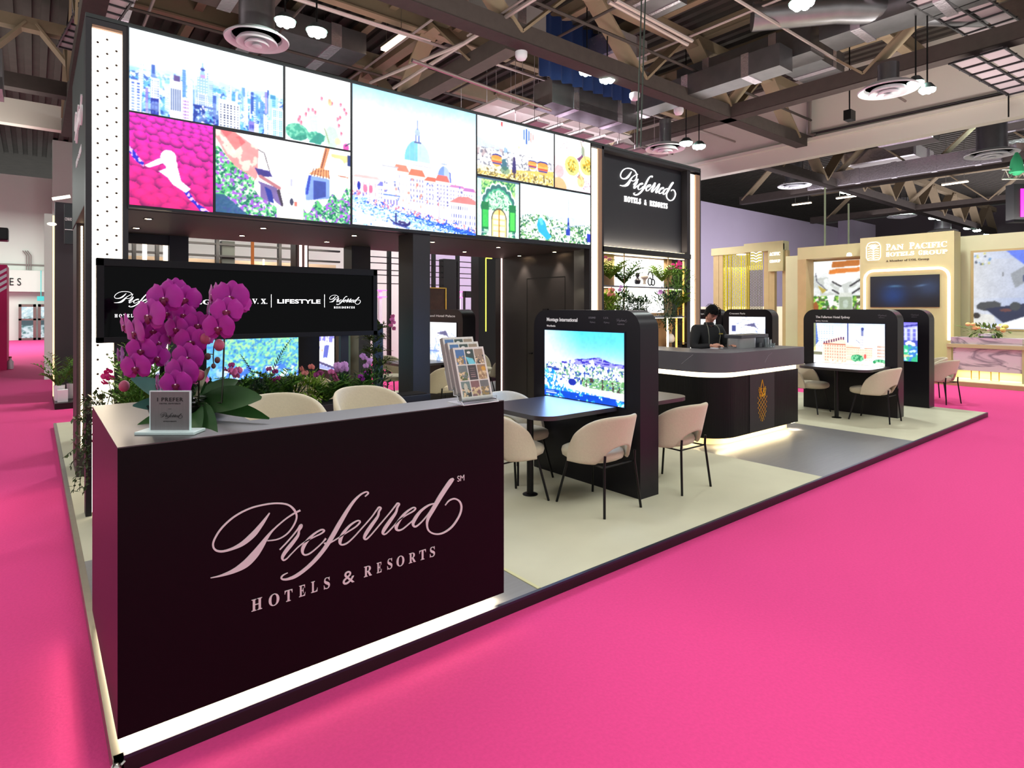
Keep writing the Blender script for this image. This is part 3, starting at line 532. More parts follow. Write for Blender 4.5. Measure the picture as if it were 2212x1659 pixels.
# ================================================================== materials
PINK = mat('pink_carpet', (222, 62, 134), 0.95, noise=0.10, scale=60, bump=0.25, sheen=0.0)
BEIGE = mat('beige_carpet', (202, 198, 172), 0.95, noise=0.10, scale=2.2, bump=0.15)
VINYL = mat('grey_vinyl_planks', (126, 124, 124), 0.35, noise=0.14, scale=6, stretch=(0.6, 12, 1))
BLACK = mat('black_laminate', (23, 19, 20), 0.38, noise=0.15, scale=30, bump=0.04)
DARK = mat('charcoal_board', (40, 38, 42), 0.5, noise=0.08, scale=20)
DARK2 = mat('dark_kiosk_paint', (24, 22, 28), 0.36, spec=.35, noise=0.08, scale=30)
SOFF = mat('dark_soffit_paint', (54, 46, 46), 0.6, noise=0.05)
METAL = mat('aluminium_trim', (150, 145, 135), 0.35, 0.9, noise=0.1, scale=20)
DTRIM = mat('dark_metal_trim', (60, 62, 78), 0.35, 0.7)
BLKM = mat('black_metal', (14, 14, 15), 0.4, 0.3)
LEDW = mat('warm_led', (255, 240, 205), 0.5, emit=(255, 232, 190), strength=5.0)
LEDP = mat('white_light_panel', (255, 250, 240), 0.5, emit=(255, 244, 225), strength=3.0)
LEDPK = mat('pink_white_led', (255, 225, 220), 0.5, emit=(255, 215, 208), strength=3.2)
DOT = mat('dark_peg_hole', (70, 55, 45), 0.7)
WOODF = mat('oak_reveal', (172, 140, 112), 0.6, noise=0.1, scale=12, stretch=(6, 6, 0.6))
WHITEL = mat('white_lettering', (235, 232, 232), 0.6, emit=(255, 250, 250), strength=0.12)
LETTER = mat('printed_lettering', (214, 208, 208), 0.7)
GLOWL = mat('lit_lettering', (255, 255, 255), 0.6, emit=(255, 255, 255), strength=1.6, sample=False)
GREYW = mat('hall_wall_paint', (222, 226, 218), 0.8, noise=0.04, scale=1.0)
LILAC = mat('lilac_wall_paint', (178, 164, 188), 0.8, noise=0.05, scale=0.6)
CREAM = mat('bulkhead_paint', (212, 204, 194), 0.8, noise=0.05, scale=0.6)
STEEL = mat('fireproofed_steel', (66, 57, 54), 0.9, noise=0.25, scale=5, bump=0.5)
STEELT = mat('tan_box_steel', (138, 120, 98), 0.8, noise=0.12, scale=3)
DECK = mat('roof_deck', (72, 66, 62), 0.9, noise=0.25, scale=2)
DUCT = mat('galvanised_duct', (120, 118, 122), 0.35, 0.85, noise=0.25, scale=3, bump=0.3)
DUCTB = mat('foil_band', (215, 205, 215), 0.25, 0.9, noise=0.2, scale=14, bump=0.6)
PIPE = mat('conduit_metal', (165, 150, 148), 0.4, 0.6)
WHITEP = mat('white_diffuser_paint', (238, 238, 244), 0.6)
LAMPB = mat('lamp_housing', (60, 70, 70), 0.5, 0.4)
LAMPG = mat('cool_lamp_lens', (255, 255, 255), 0.5, emit=(225, 255, 238), strength=30.0, sample=False)
TUBEL = mat('warm_fluorescent_tube', (255, 240, 220), 0.5, emit=(255, 226, 196), strength=6.0, sample=False)
PANELG = mat('grey_acoustic_board', (150, 142, 142), 0.85, noise=0.08, scale=2)
TRAY = mat('pale_cable_tray', (158, 142, 148), 0.7, noise=0.08, scale=3)
def struct(name, mb, m, **k): o = mb.build(name, m, **k); o['kind'] = 'structure'; return o

# ================================================================== the hall
HS = 0.8
ZB = CAM.z + (8.9-1.6)*HS                     # underside of the bulkheads
XW = 28.8*HS                                  # bulkhead plane that crosses the hall
ZC, ZT, ZD = CAM.z + 7.935*HS, CAM.z + 10.2*HS, CAM.z + 11.0*HS
struct('floor', MB().box(-30, 75, -14, 40, -0.1, -0.004), mat('hall_concrete', (138, 134, 128), .7, noise=.1, scale=2))
struct('floor', MB().add([(x, y, 0) for x, y in ((-2.4, -4.2), (16.5, -4.2), (16.5, 15.2), (1.6, 15.2), (1.6, 38.2), (-2.4, 38.2))], [(0, 1, 2, 3, 4, 5)]), PINK)
m = MB()
m.box(-30, 75, -14, 60, ZD+0.12, ZD+0.2)
for i in range(170): x = -12 + i*0.42; m.box(x, x+0.2, -6, 42, ZD, ZD+0.12)
struct('ceiling', m, DECK)
yb = aty(1600, 460, 23).y * 1.0
YL = (23+2.5)*HS-2.5
wt = aty(1515, 434, YL).z
struct('wall_back', MB().box(10.5, 52, YL, YL+0.3, 0, wt), LILAC)
c0, c1 = aty(1822, 480, YL-0.4), aty(1880, 480, YL-0.4)
struct('trim_1', MB().box(c0.x, c1.x, YL-0.8, YL, 0, wt+0.6), LILAC)
b0 = atx(1515, 387, XW); b1 = atx(2212, 245, XW)
struct('wall_right', MB().box(XW, XW+0.4, -14, YL+3, (b0.z+b1.z)/2, ZD+0.1), CREAM)
struct('trim_2', MB().box(XW-0.22, XW, -14, YL+2, atx(2212, 200, XW).z-0.12, atx(2212, 200, XW).z), CREAM)
struct('wall_end', MB().box(64, 64.4, -14, 45, 0, ZD), mat('end_wall_paint', (96, 84, 92), .8))
struct('wall_far', MB().box(-30, 10.4, 38.2, 38.6, 0, aty(50, 380, 38.2).z), GREYW)
struct('trim_3', MB().box(-30, 10.4, 37.7, 38.2, aty(50, 630, 37.7).z, aty(50, 584, 37.7).z), GREYW)
struct('trim_4', MB().box(aty(113, 500, 37).x, aty(113, 500, 37).x+6, 36.6, 37.4, 0, ZD), GREYW)
bl0, bl1 = aty(60, 271, 23.5), aty(60, 218, 23.5)
struct('wall_left_bulkhead' if False else 'wall_left', MB().box(-30, 4.5, 23.5, 23.9, bl0.z, bl1.z), CREAM)
# distant lettering and pipes on the far wall
p = aty(19, 616, 37.69); q = aty(44, 616, 37.69)
s_ = MB(); lettering(s_, 'E S', (p.x, p.y-0.02, p.z), (1, 0, 0), (0, 0, 1), 0.55, 'LEFT', q.x-p.x)
tag(s_.build('wall_sign', BLKM), 'black letters E S at the end of a sign on the far white wall', 'sign')
pm = MB()
for v in (568, 582): a, b = aty(-40, v, 38.1), aty(113, v, 38.1); pm.tube([(a.x, 38.1, a.z), (b.x, 38.1, a.z)], 0.025, 6)
for u in (57, 62, 67): a, b = aty(u, 583, 38.1), aty(u, 552, 38.1); pm.tube([(a.x, 38.08, a.z), (b.x, 38.08, b.z), (b.x-0.15, 38.08, b.z+0.25)], 0.025, 6)
tag(pm.build('wall_conduit', PIPE), 'thin grey conduit pipes on the far white wall above the sign letters', 'pipe')
# glazed entrance doors far away
GLASSD = picture_mat('daylit_glass', 0.9)
for n, (u0, u1) in enumerate(((40, 78), (82, 113))):
    a, b, t = aty(u0, 732, 37.9), aty(u1, 732, 37.9), aty(u0, 657, 37.9)
    d = MB(); w_ = b.x-a.x
    for x0, x1, z0, z1 in ((0, .12, 0, t.z), (w_-.12, w_, 0, t.z), (0, w_, t.z-.14, t.z), (0, w_, 0, .12), (0, w_, t.z*.55, t.z*.6)): d.box(a.x+x0, a.x+x1, 37.85, 37.95, z0, z1)
    o = d.build('door_%d' % (n+1), METAL); o['kind'] = 'structure'; OFF[o.name] = (0, 0, 0)
    g = Pic(w_-.2, t.z-.26, 30, n+3); g.grad((190, 225, 235), (205, 220, 225)); g.put((g.V > .3) & (g.noise(6, 2) > .5), (70, 120, 120)); g.put((g.V < .35) & (g.noise(8, 2) > .55), (240, 250, 250)); g.rect(0, .42, 1, .6, (60, 90, 95)); g.put((g.V > .7) & (g.noise(6, 2) > .5), (225, 235, 240))
    g.mesh('pane', (a.x+.1, 37.9, t.z-.14), (1, 0, 0), (0, 0, 1), GLASSD, o)
e0, e1 = aty(80, 640, 37.5), aty(97, 650, 37.5)
tag(MB().box(e0.x, e1.x, 37.3, 37.5, e1.z, e0.z).tube([((e0.x+e1.x)/2, 37.4, e0.z), ((e0.x+e1.x)/2, 37.4, aty(50, 584, 37.7).z), ((e0.x+e1.x)/2, 37.7, aty(50, 584, 37.7).z)], .02, 5).build('exit_sign', mat('exit_green', (60, 170, 170), 0.5, emit=(60, 170, 165), strength=0.6)), 'small green lit exit sign above the far glass doors', 'sign')
hung = aty(2, 506, 12.0); h2 = aty(18, 492, 12.0)
tag(MB().box(hung.x-0.5, h2.x, 12, 12.4, aty(18, 519, 12).z, h2.z).build('hanging_speaker', BLKM, bev=0.02), 'black box speaker at the left edge before the far white wall', 'speaker')
# magenta registration box at the left edge
MAG = mat('magenta_panel', (200, 8, 95), 0.6, noise=0.15, scale=1.2)
t = thing('welcome_booth', 'tall magenta box with white stripes at the far left edge', 'booth', (-1.5, 18.7, 0))
zt = aty(14, 572, 18.7).z; xr = aty(15, 700, 18.7).x
MB().box(-5.0, xr, 18.7, 20.5, 0, zt).build('body', MAG, t)
st = MB()
for k in range(4): z = zt-0.1-0.16*k; st.prism([(xr-0.28, z-0.28), (xr-.005, z-0.06), (xr-.005, z+0.02), (xr-0.28, z-0.18)], 18.68, 18.70, 'y')
st.build('stripe', mat('white_print', (235, 225, 235), 0.6), t)
bp = atz(22, 797, 0)
t = thing('spray_bottle', 'small white bottle standing on the pink carpet at far left', 'bottle', bp)
MB().lathe([(.07,0),(.075,.04),(.075,.2),(.03,.26),(.03,.3)], 12, bp).build('bottle_body', WHITEP, t, 40)
MB().lathe([(.035,.3),(.035,.34),(.01,.35)], 10, bp).build('cap', mat('red_cap', (170, 60, 60), .5), t, 40)

# ------------------------------------------------------------------ roof structure
def truss(name, label, a, b, zb, zt, step, first, wb=0.42, wt=0.34, group='roof trusses'):
    a, b = Vector(a), Vector(b); L = (b-a).length; d = (b-a)/L
    t = thing(name, label, 'truss', (a.x, a.y, zb), group=group)
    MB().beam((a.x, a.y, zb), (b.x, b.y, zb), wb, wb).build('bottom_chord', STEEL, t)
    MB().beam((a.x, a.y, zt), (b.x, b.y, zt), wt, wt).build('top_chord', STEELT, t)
    s = first
    while s < L:
        p = a+d*s
        for sg in (-1, 1):
            e = s+sg*step*0.46
            if 0 <= e <= L:
                q = a+d*e; dm = MB(); off = d.cross(Vector((0, 0, 1)))*0.13
                dm.beam((p.x, p.y, zb)+off if False else Vector((p.x, p.y, zb))+off, Vector((q.x, q.y, zt))+off, 0.06, 0.26, d.cross(Vector((0, 0, 1))))
                dm.beam(Vector((p.x, p.y, zb))-off, Vector((q.x, q.y, zt))-off, 0.06, 0.26, d.cross(Vector((0, 0, 1)))).build('diagonal', STEELT, t)
        s += step
    return t
ty = atz(1354, 165, ZC).y
nx = atz(1562, 250, ZC).x; nx0 = atz(1385, 175, ZC).x; stp = nx-nx0
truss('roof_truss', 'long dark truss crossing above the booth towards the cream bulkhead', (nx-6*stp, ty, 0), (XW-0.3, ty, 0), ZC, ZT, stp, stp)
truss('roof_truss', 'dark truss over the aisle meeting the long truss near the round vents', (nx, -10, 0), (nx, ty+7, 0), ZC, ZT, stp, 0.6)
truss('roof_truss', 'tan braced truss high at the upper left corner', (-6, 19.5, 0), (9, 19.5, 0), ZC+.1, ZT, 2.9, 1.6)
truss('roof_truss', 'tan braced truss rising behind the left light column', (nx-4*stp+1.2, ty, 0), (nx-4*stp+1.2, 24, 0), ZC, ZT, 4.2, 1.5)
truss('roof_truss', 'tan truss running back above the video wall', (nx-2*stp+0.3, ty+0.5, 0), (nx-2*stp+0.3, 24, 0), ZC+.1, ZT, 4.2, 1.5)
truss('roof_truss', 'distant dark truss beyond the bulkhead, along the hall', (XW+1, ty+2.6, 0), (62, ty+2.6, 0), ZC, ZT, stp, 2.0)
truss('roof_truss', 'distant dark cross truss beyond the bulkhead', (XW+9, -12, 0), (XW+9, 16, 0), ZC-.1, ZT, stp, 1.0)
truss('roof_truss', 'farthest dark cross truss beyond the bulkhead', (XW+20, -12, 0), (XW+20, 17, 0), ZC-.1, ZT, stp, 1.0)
jm = 0
for k, x in enumerate((1.5, 3.6, 5.7, 7.8, 9.9, 12.0, 14.1, 16.2, 18.3, 20.4)):
    o = MB(); o.box(x-.02, x+.02, -4, 22, ZD-.42, ZD-.02); o.box(x-.11, x+.11, -4, 22, ZD-.46, ZD-.42)
    tag(o.build('roof_joist', STEELT), 'brown steel joist running front to back under the roof deck', 'beam', 'roof joists')
for y in (0.5, 4.2, 12.5, 16.0):
    o = MB(); o.box(-4, XW-.2, y-.03, y+.03, ZD-.75, ZD-.2); o.box(-4, XW-.2, y-.14, y+.14, ZD-.80, ZD-.75)
    tag(o.build('roof_girder', STEELT), 'tan steel girder running sideways under the joists', 'beam', 'roof girders')

# ------------------------------------------------------------------ round diffusers on duct stubs
def diffuser(u, v, px, label, dia=1.3, stub=1.6, sr=.55):
    t_ = dia*CF/px; c = atd(u, v, t_); t = thing('ceiling_diffuser', label, 'air vent', c, group='round ceiling diffusers')
    r = dia/2
    MB().lathe([(r*.80,.10),(r,.0),(r*.98,-.03),(r*.78,.04),(r*.74,.12)], 36, c).build('outer_ring', WHITEP, t, 40)
    MB().lathe([(r*.55,.02),(r*.64,-.06),(r*.62,-.09),(r*.45,-.02)], 32, c).build('cone_ring', WHITEP, t, 40)
    MB().lathe([(r*.30,-.04),(r*.38,-.10),(r*.36,-.13),(r*.2,-.08)], 28, c).build('cone_ring', WHITEP, t, 40)
    MB().lathe([(.001,-.10),(r*.14,-.12),(r*.16,-.15),(r*.08,-.17),(.001,-.175)], 20, c).build('centre_cone', WHITEP, t, 40)
    MB().lathe([(r*.78,.10),(r*sr,.16),(r*sr,.16+stub)], 28, c).build('duct_stub', DUCT, t, 40)
    return c
D1 = diffuser(555, 86, 132, 'large round white vent hanging above the left video screens')
D2 = diffuser(1437, 321, 84, 'round white vent just above the dark sign panel', sr=.3, stub=.8)
D3 = diffuser(1919, 194, 117, 'round white vent in front of the cream bulkhead at upper right', sr=.35, stub=.45)
D4 = diffuser(2142, 333, 98, 'round vent beyond the bulkhead at the right edge', 1.7, 1.0)
D5 = diffuser(1716, 401, 68, 'round vent beyond the bulkhead on a long round duct', 1.6, 1.8)
D6 = diffuser(1948, 467, 56, 'small distant round vent above the oak sign wall', 1.7, 1.0)
D7 = diffuser(2036, 500, 56, 'most distant round vent, half hidden by the oak sign wall', 2.0, 1.0)

# ------------------------------------------------------------------ lamps in pairs
def lamp(u, v, t_, label, power=0, drop=1.2, r=0.16, grp='paired high bay lamps'):
    c = atd(u, v, t_); t = thing('high_bay_lamp', label, 'ceiling lamp', c, group=grp)
    MB().lathe([(r*.5,.14),(r*1.0,.03),(r*1.1,0)], 14, c).build('housing', LAMPB, t, 40)
    lens = MB(); hs_ = [o_ for o_ in t.children][0]
    for k in range(6): a = k*PI/3; lens.ball((c.x+math.cos(a)*r*.62, c.y+math.sin(a)*r*.62, c.z-.02), r*.40, 6)
    lens.ball((c.x, c.y, c.z-.03), r*.42, 6); lens.build('lens', LAMPG, hs_, 60)
    MB().tube([(c.x, c.y, c.z+.12), (c.x, c.y, ZD-.01)], 0.018, 6).build('suspension_rod', BLKM, t)
    if power: spot_light('lamp_light', (c.x, c.y, c.z-.12), power, (0.94, 1.0, 0.97), 160, 0.8, 0.16)
    return c
for uv, lb in (((616, 45), 'cool white lamp nearer the big round vent'), ((684, 67), 'cool white lamp right of its twin by the big vent')): lamp(*uv, 12.0, lb, 520, r=.20)
for uv, lb in (((1268, 153), 'left cool white lamp hanging in front of the long truss'), ((1312, 170), 'right cool white lamp hanging in front of the long truss')): lamp(*uv, 16, lb, 420, 3.0, r=.21)
for uv, lb in (((1482, 308), 'left lamp of the pair by the cream bulkhead above the sign panel'), ((1510, 315), 'right lamp of the pair by the cream bulkhead above the sign panel')): lamp(*uv, 19, lb, 120, 1.0, r=.20)
lamp(1732, 5, 11.3, 'bright cool lamp cut by the top edge of the photo', 700, 1.0, r=.22)
for uv, lb in (((1978, 178), 'left lamp beside the vent at upper right'), ((2003, 193), 'right lamp beside the vent at upper right')): lamp(*uv, 14, lb, 420, 1.5, r=.17)
for i, (u, v, t_) in enumerate(((1664,360,27),(1682,366,27),(1826,413,34),(1840,417,34),(2123,269,26),(2126,284,26),(1945,444,38),(1958,447,38),(2015,470,42),(2032,472,42),(2090,492,46),(2110,497,46),(2133,506,50))):
    lamp(u, v, t_, 'tiny cool lamp in the far bay beyond the bulkhead', 0, 0.8, r=.26, grp='distant high bay lamps')
area_light('roof_fill', (8, 5, ZC-.2), 26, 18, 1000, (1.0, .95, .82), (PI, 0, 0)); area_light('roof_fill_far', (XW+20, 3, ZC-.2), 26, 20, 2600, (.95, .92, .95), (PI, 0, 0))  # added upward fill, no such lamps: neutral light for the roof
area_light('booth_top_fill', (3.2, 4.2, 4.0), 4.5, 1.2, 170, (1, .98, .94), (PI, 0, 0)); area_light('sign_top_fill', (7.2, 4.2, 4.0), 2, 1.2, 110, (1, .98, .94), (PI, 0, 0)); area_light('oak_top_fill', (18.8, 2, 3.9), 1.5, 5, 300, (1, .98, .92), (PI, 0, 0))  # unseen fill added above the booths to brighten vents and bulkhead
area_light('far_bay_light', (XW+12, 4, ZC-1.2), 16, 10, 900, (0.93, 0.90, 1.0))
area_light('aisle_light', (6.5, -4.5, ZC-1.0), 14, 3, 640, (0.97, 1.0, 0.97))
area_light('left_aisle_light', (-5.5, 3.5, ZC-1.0), 3, 9, 500, (1.0, 0.98, 0.97))
area_light('left_roof_fill', (-3, 19, ZC-.6), 6, 16, 420, (1.0, .96, .88), (PI, 0, 0))  # another added fill facing up, for the dark roof at left
for k_, (x_, y_) in enumerate(((1.9, -1.1), (-1.6, .3), (-1.4, 3.9), (-2.2, 9.0))): spot_light('aisle_lamp_light', (x_, y_, ZC-2), (260, 1000, 1000, 1000)[k_], (1.0, .88, .74), 30, 1.0, .3)
area_light('far_left_light', (-3, 30, ZC-1.2), 14, 8, 1900, (0.95, 1.0, 0.95))
area_light('back_light', (15.5, 11, ZC-1.0), 9, 5, 1300, (0.93, 0.93, 1.0), (.75, 0, 0)); area_light('back_light_low', (30, 9, 5), 14, 4, 900, (0.93, 0.93, 1.0), (1.1, 0, 0))
def tube_lamp(uv0, uv1, z, label):
    a, b = atz(*uv0, z), atz(*uv1, z); t = thing('fluorescent_lamp', label, 'ceiling lamp', a, group='warm fluorescent battens')
    MB().beam(a, b, .16, .05).build('tube', TUBEL, t)
    bt = MB().beam(a+Vector((0,0,.06)), b+Vector((0,0,.06)), .22, .06)
    for q in (a.lerp(b, .15), a.lerp(b, .85)): bt.tube([(q.x, q.y, q.z+.08), (q.x, q.y, ZD-.02)], .01, 4)
    bt.build('batten', METAL, t)
tube_lamp((828, 108), (874, 75), ZC+1.2, 'slanting warm fluorescent batten above the video wall')
tube_lamp((697, 117), (721, 97), ZC+1.3, 'short warm fluorescent batten right of the big round vent')
tube_lamp((1807, 429), (1852, 423), ZC, 'warm fluorescent batten in the far bay, middle one of three')
tube_lamp((1712, 443), (1752, 438), ZC, 'warm fluorescent batten in the far bay, leftmost of three')
tube_lamp((2035, 400), (2091, 392), ZC, 'warm fluorescent batten in the far bay, rightmost of three')
tube_lamp((1755, 366), (1778, 362), ZC+1, 'small warm fluorescent batten just under the bulkhead edge')

# ------------------------------------------------------------------ ducts, boards, trays and pipes
def duct(pts, w_, h_, label, bands=(), m_=DUCT):
    t = thing('air_duct', label, 'duct', pts[0]); d = MB()
    for a, b in zip(pts[:-1], pts[1:]): d.beam(a, b, w_, h_)
    d.build('duct_body', m_, t)
    for a, b in zip(pts[:-1], pts[1:]):
        a, b = Vector(a), Vector(b); n = max(2, int((b-a).length/1.5))
        for k in range(n):
            q = a.lerp(b, (k+.5)/n); dr = (b-a).normalized(); MB().beam(q-dr*.11, q+dr*.11, w_*1.05, h_*1.07).build('joint_band', DUCTB, t)
    return t
zA = ZC+0.5
P0, P1, P2 = atz(1530, 195, zA), atz(1762, 112, zA), atz(1990, 62, zA)
xm = (P0.x+P1.x)/2
duct([(xm, P0.y+.8, zA+.35), (xm, P1.y, zA+.35)], 0.8, 0.8, 'silver rectangular duct with pink lit foil bands above the long truss')
duct([(xm-.1, P1.y-.3, zA+.5), (xm-.1, P2.y-5, zA+.5)], 1.0, 0.9, 'dark rectangular duct with foil joints at the upper right')
d0 = atz(1200, 240, ZC-.5); d1 = atz(1345, 275, ZC-.5)
duct([(d0.x-.5, d0.y, ZC-.1), (d1.x+.6, d0.y, ZC-.1)], 0.8, 0.7, 'dark grey duct above the sign panel, running sideways')
duct([(d1.x+.7, d0.y+.6, ZC+.3), (d1.x+.7, d0.y-5.2, ZC+.3)], 0.7, 0.6, 'silver duct turning off above the sign panel')
duct([(D5.x+2, 12, ZC+.2), (D5.x+2, 4, ZC+.2), (D5.x+7, 0.5, ZC+.2)], 1.1, .7, 'long foil duct bending through the far bay beyond the bulkhead', m_=DUCTB)
duct([(XW+16, -6, ZC-.2), (XW+5.5, 1.6, ZC-.2)], 1.1, .7, 'pink lit foil duct sloping in the far bay at right', m_=DUCTB)
duct([(-6, 17.5, ZC-.4), (-.6, 17.5, ZC-.4)], 1.2, 1.0, 'grey foil duct behind the left light column')
duct([(1.3, 5.9, ZC+1.2), (1.3, 16, ZC+1.2)], 1.1, .8, 'silver duct with crinkled wrap above the big round vent', m_=DUCTB)
o = MB(); c = atz(1800, 22, ZC+.8); o.tube([(c.x-1, c.y+1.5, ZC+.9), (c.x+.2, c.y, ZC+.9), (c.x+3.2, c.y-2.2, ZC+.9)], .34, 16)
tag(o.build('round_duct', DUCT, smooth=40), 'fat round silver duct near the top edge at right', 'duct')
# acoustic boards hung in rows (front to back boards, in two bays)
for n, (uu, vv, cnt, z, ln) in enumerate(((1075, 215, 6, ZC-.15, 2.6), (1160, 262, 7, ZC-.9, 1.6))):
    b0 = atz(uu, vv, z)
    for k in range(cnt):
        x = b0.x + k*(1.05 if n == 0 else .95)
        tag(MB().box(x, x+.86 if n == 0 else x+.5, b0.y, b0.y+ln, z, z+.06).tube([(x+.25, b0.y+.4, z+.05), (x+.25, b0.y+.4, ZD-.02)], .01, 4).tube([(x+.25, b0.y+ln-.3, z+.05), (x+.25, b0.y+ln-.3, ZD-.02)], .01, 4).build('acoustic_board', PANELG if n == 0 else TRAY), ('grey ceiling board in the row left of the long truss' if n == 0 else 'pale pinkish ceiling board in the lower row above the video wall'), 'ceiling board', 'grey hung boards' if n == 0 else 'lower hung boards')
def tray(a, b, w_, label, n=12, m_=TRAY):
    a, b = Vector(a), Vector(b); d = (b-a).normalized(); r = d.cross(Vector((0,0,1))).normalized(); t = thing('cable_tray', label, 'cable tray', a)
    fl = MB()
    for sx in (-.27, .27): fl.beam(a+r*w_*sx, b+r*w_*sx, w_*.42, .02)
    fl.build('tray_board', m_, t); rm = MB()
    for k in range(n+1): q = a.lerp(b, k/n)-Vector((0,0,.03)); rm.beam(q-r*w_*.56, q+r*w_*.56, .04, .04)
    for sx in (-.52, 0, .52): rm.beam(a+r*w_*sx-Vector((0,0,.03)), b+r*w_*sx-Vector((0,0,.03)), .035, .05)
    rm.build('rung', DARK, t)
tray(atz(2020, -20, ZC+.6), atz(2195, 92, ZC+.6)+Vector((0,0,0)), 1.0, 'pink lit cable tray ladder at the upper right corner', 8)
tray(atz(2110, 118, ZC-.5), atz(2230, 190, ZC-.5), 1.0, 'lower pink lit cable tray at the right edge', 6)
tray(atz(238, -12, ZC+.3), atz(165, 108, ZC+.3), .75, 'pinkish cable tray behind the top of the left light column', 9)
def pipe(pts, r, label, m_=PIPE): tag(MB().tube(pts, r, 8).build('ceiling_pipe', m_, smooth=40), label, 'pipe')
z = ZC+.2
for k_ in range(7):
    x_ = 2.2+2.9*k_; tag(MB().tube([(x_, -4, ZC+.9+.1*(k_ % 3)), (x_, 22, ZC+.9+.1*(k_ % 3))], .035, 6).build('sprinkler_pipe', (PIPE, STEEL)[k_ % 2]), 'thin straight pipe running front to back among the roof trusses', 'pipe', 'sprinkler pipes along the roof')
for k_ in range(6):
    y_ = -1.5+3.1*k_; tag(MB().tube([(-4, y_, ZC+.6+.12*(k_ % 2)), (XW-.3, y_, ZC+.6+.12*(k_ % 2))], .04, 6).build('sprinkler_main', (PIPE, STEEL)[k_ % 2]), 'straight pipe running sideways among the roof trusses', 'pipe', 'sprinkler mains across the roof')
for k_, (x_, y_, sx, sy) in enumerate(((4.5, 9.5, .9, .6), (7.2, 8.5, .6, 1.2), (9.3, 9.8, 1.4, .5), (11.8, 6.5, .5, .5), (3.0, 12.5, 1.6, .8), (13.5, 10, .7, 1.3), (18.5, 6, 1.2, .6), (16.0, 2.5, .7, 1.4), (20.5, 1.0, .8, .8), (6.0, 14.5, 1.5, 1.0), (29, 7, 2, 1), (34, 9, 1.5, 1.5), (38, 4, 2, 1.2), (31, 2, 1.2, 2.2))):
    t = thing('hung_duct_box', 'dark boxy duct unit hung high among the roof trusses', 'duct', (x_, y_, ZC+1.0), group='dark duct boxes in the roof'); MB().box(x_-sx, x_+sx, y_-sy, y_+sy, ZC+1.0, ZC+1.6).tube([(x_, y_, ZC+1.5), (x_, y_, ZD-.02)], .02, 5).build('box_body', (DUCT, STEEL, PANELG)[k_ % 3], t); [MB().box(x_+sx*f0, x_+sx*f1, y_-sy*1.03, y_+sy*1.03, ZC+.98, ZC+1.62).build('joint_band', DUCTB, t) for f0, f1 in ((-1.03, -.8), (.3, .5))]
pipe([atz(840, -10, z), atz(1060, 76, z)], .05, 'pinkish conduit pipe sloping across the top middle')
pipe([atz(1158, -5, z), atz(850, 190, z)], .05, 'long metal channel slanting down to the video wall top')
pipe([atz(1140, -8, z+.1), atz(1010, 78, z+.1)], .03, 'thin pipe beside the long slanting channel')
pipe([atz(1330, 0, z), atz(1495, 88, z)], .05, 'upper pipe of the pair above the long truss')
pipe([atz(1315, 3, z), atz(1485, 96, z)], .05, 'lower pipe of the pair above the long truss')
pipe([atz(640, -5, z), atz(930, 88, z)], .025, 'thin sprinkler pipe crossing the top left of centre')
pipe([atz(1010, 90, z), atz(800, 178, z+.1)], .05, 'brown channel slanting behind the long metal one')
pipe([atz(890, 130, ZC-.6), atz(1190, 238, ZC-.6)], .045, 'grey pipe running just above the video wall')
pipe([atx(1705, 300, XW-.1), atx(2230, 187, XW-.1)], .04, 'grey pipe running along the cream bulkhead', DARK)
pipe([atx(1748, 215, XW-.15), atx(1747, 290, XW-.15), atx(1760, 293, XW-.15)], .09, 'short drain pipe bending on the cream bulkhead', PIPE)
pipe([(XW-.3, 2.0, ZC+1), (XW-.3, 2.0, ZB-.1)], .02, 'thin cable hanging before the cream bulkhead', BLKM)
for u, v0, v1, t_ in ((1782, 405, 540, 22), (1833, 440, 532, 24)):
    a, b = atd(u, v0, t_), atd(u, v1, t_); pipe([a, b], .035, 'pale green hanging pole above the '+('gap left of the oak booth' if u < 1800 else 'left oak wing, right one of two'), mat('pale_pole', (165, 180, 150), .5))
a = atd(1835, 250, 17); tag(MB().box(a.x-.16, a.x+.16, a.y-.1, a.y+.1, a.z-.14, a.z+.14).tube([(a.x,a.y,a.z+.1),(a.x,a.y,ZD)], .02, 6).build('hanging_sensor', BLKM), 'small dark box on a cord in front of the cream bulkhead', 'sensor')
cb = MB()
for u in (1378, 1386): cb.tube([atd(u+8, 0, 9), atd(u-2, 318, 9)], .012, 5)
tag(cb.build('suspension_cable', mat('green_cable', (60, 70, 62), .6)), 'pair of thin dark cables hanging to the sign panel top', 'cable')
# blue curtain high in the roof
q0, q1 = atz(1180, 50, ZC+1.4), atz(1310, 120, ZC+1.4)
cm = MB(); xs = [q0.x+(q1.x-q0.x+1.0)*i/40 for i in range(41)]
pts = [(x, q0.y+.3+.08*math.sin(i*1.4)) for i, x in enumerate(xs)]
vsx = [(x, y, z_) for z_ in (ZC+.1, ZC+1.9) for x, y in pts]; cm.add(vsx, [(i, i+1, 42+i, 41+i) for i in range(40)])
tag(cm.build('blue_curtain', mat('navy_cloth', (22, 45, 95), .9), smooth=60), 'dark blue curtain hanging inside the roof behind the long truss', 'curtain')
for i, (u, v) in enumerate(((1126, 122), (1371, 210), (1466, 242))):
    c = aty(u, v, ty-.3); t = thing('ceiling_speaker', 'small white dome fixed to the long truss', 'speaker', c, group='white domes on the truss')
    MB().lathe([(.001,-.1),(.10,-.07),(.14,0),(.14,.10),(.05,.14)], 14, c).build('dome', WHITEP, t, 50)
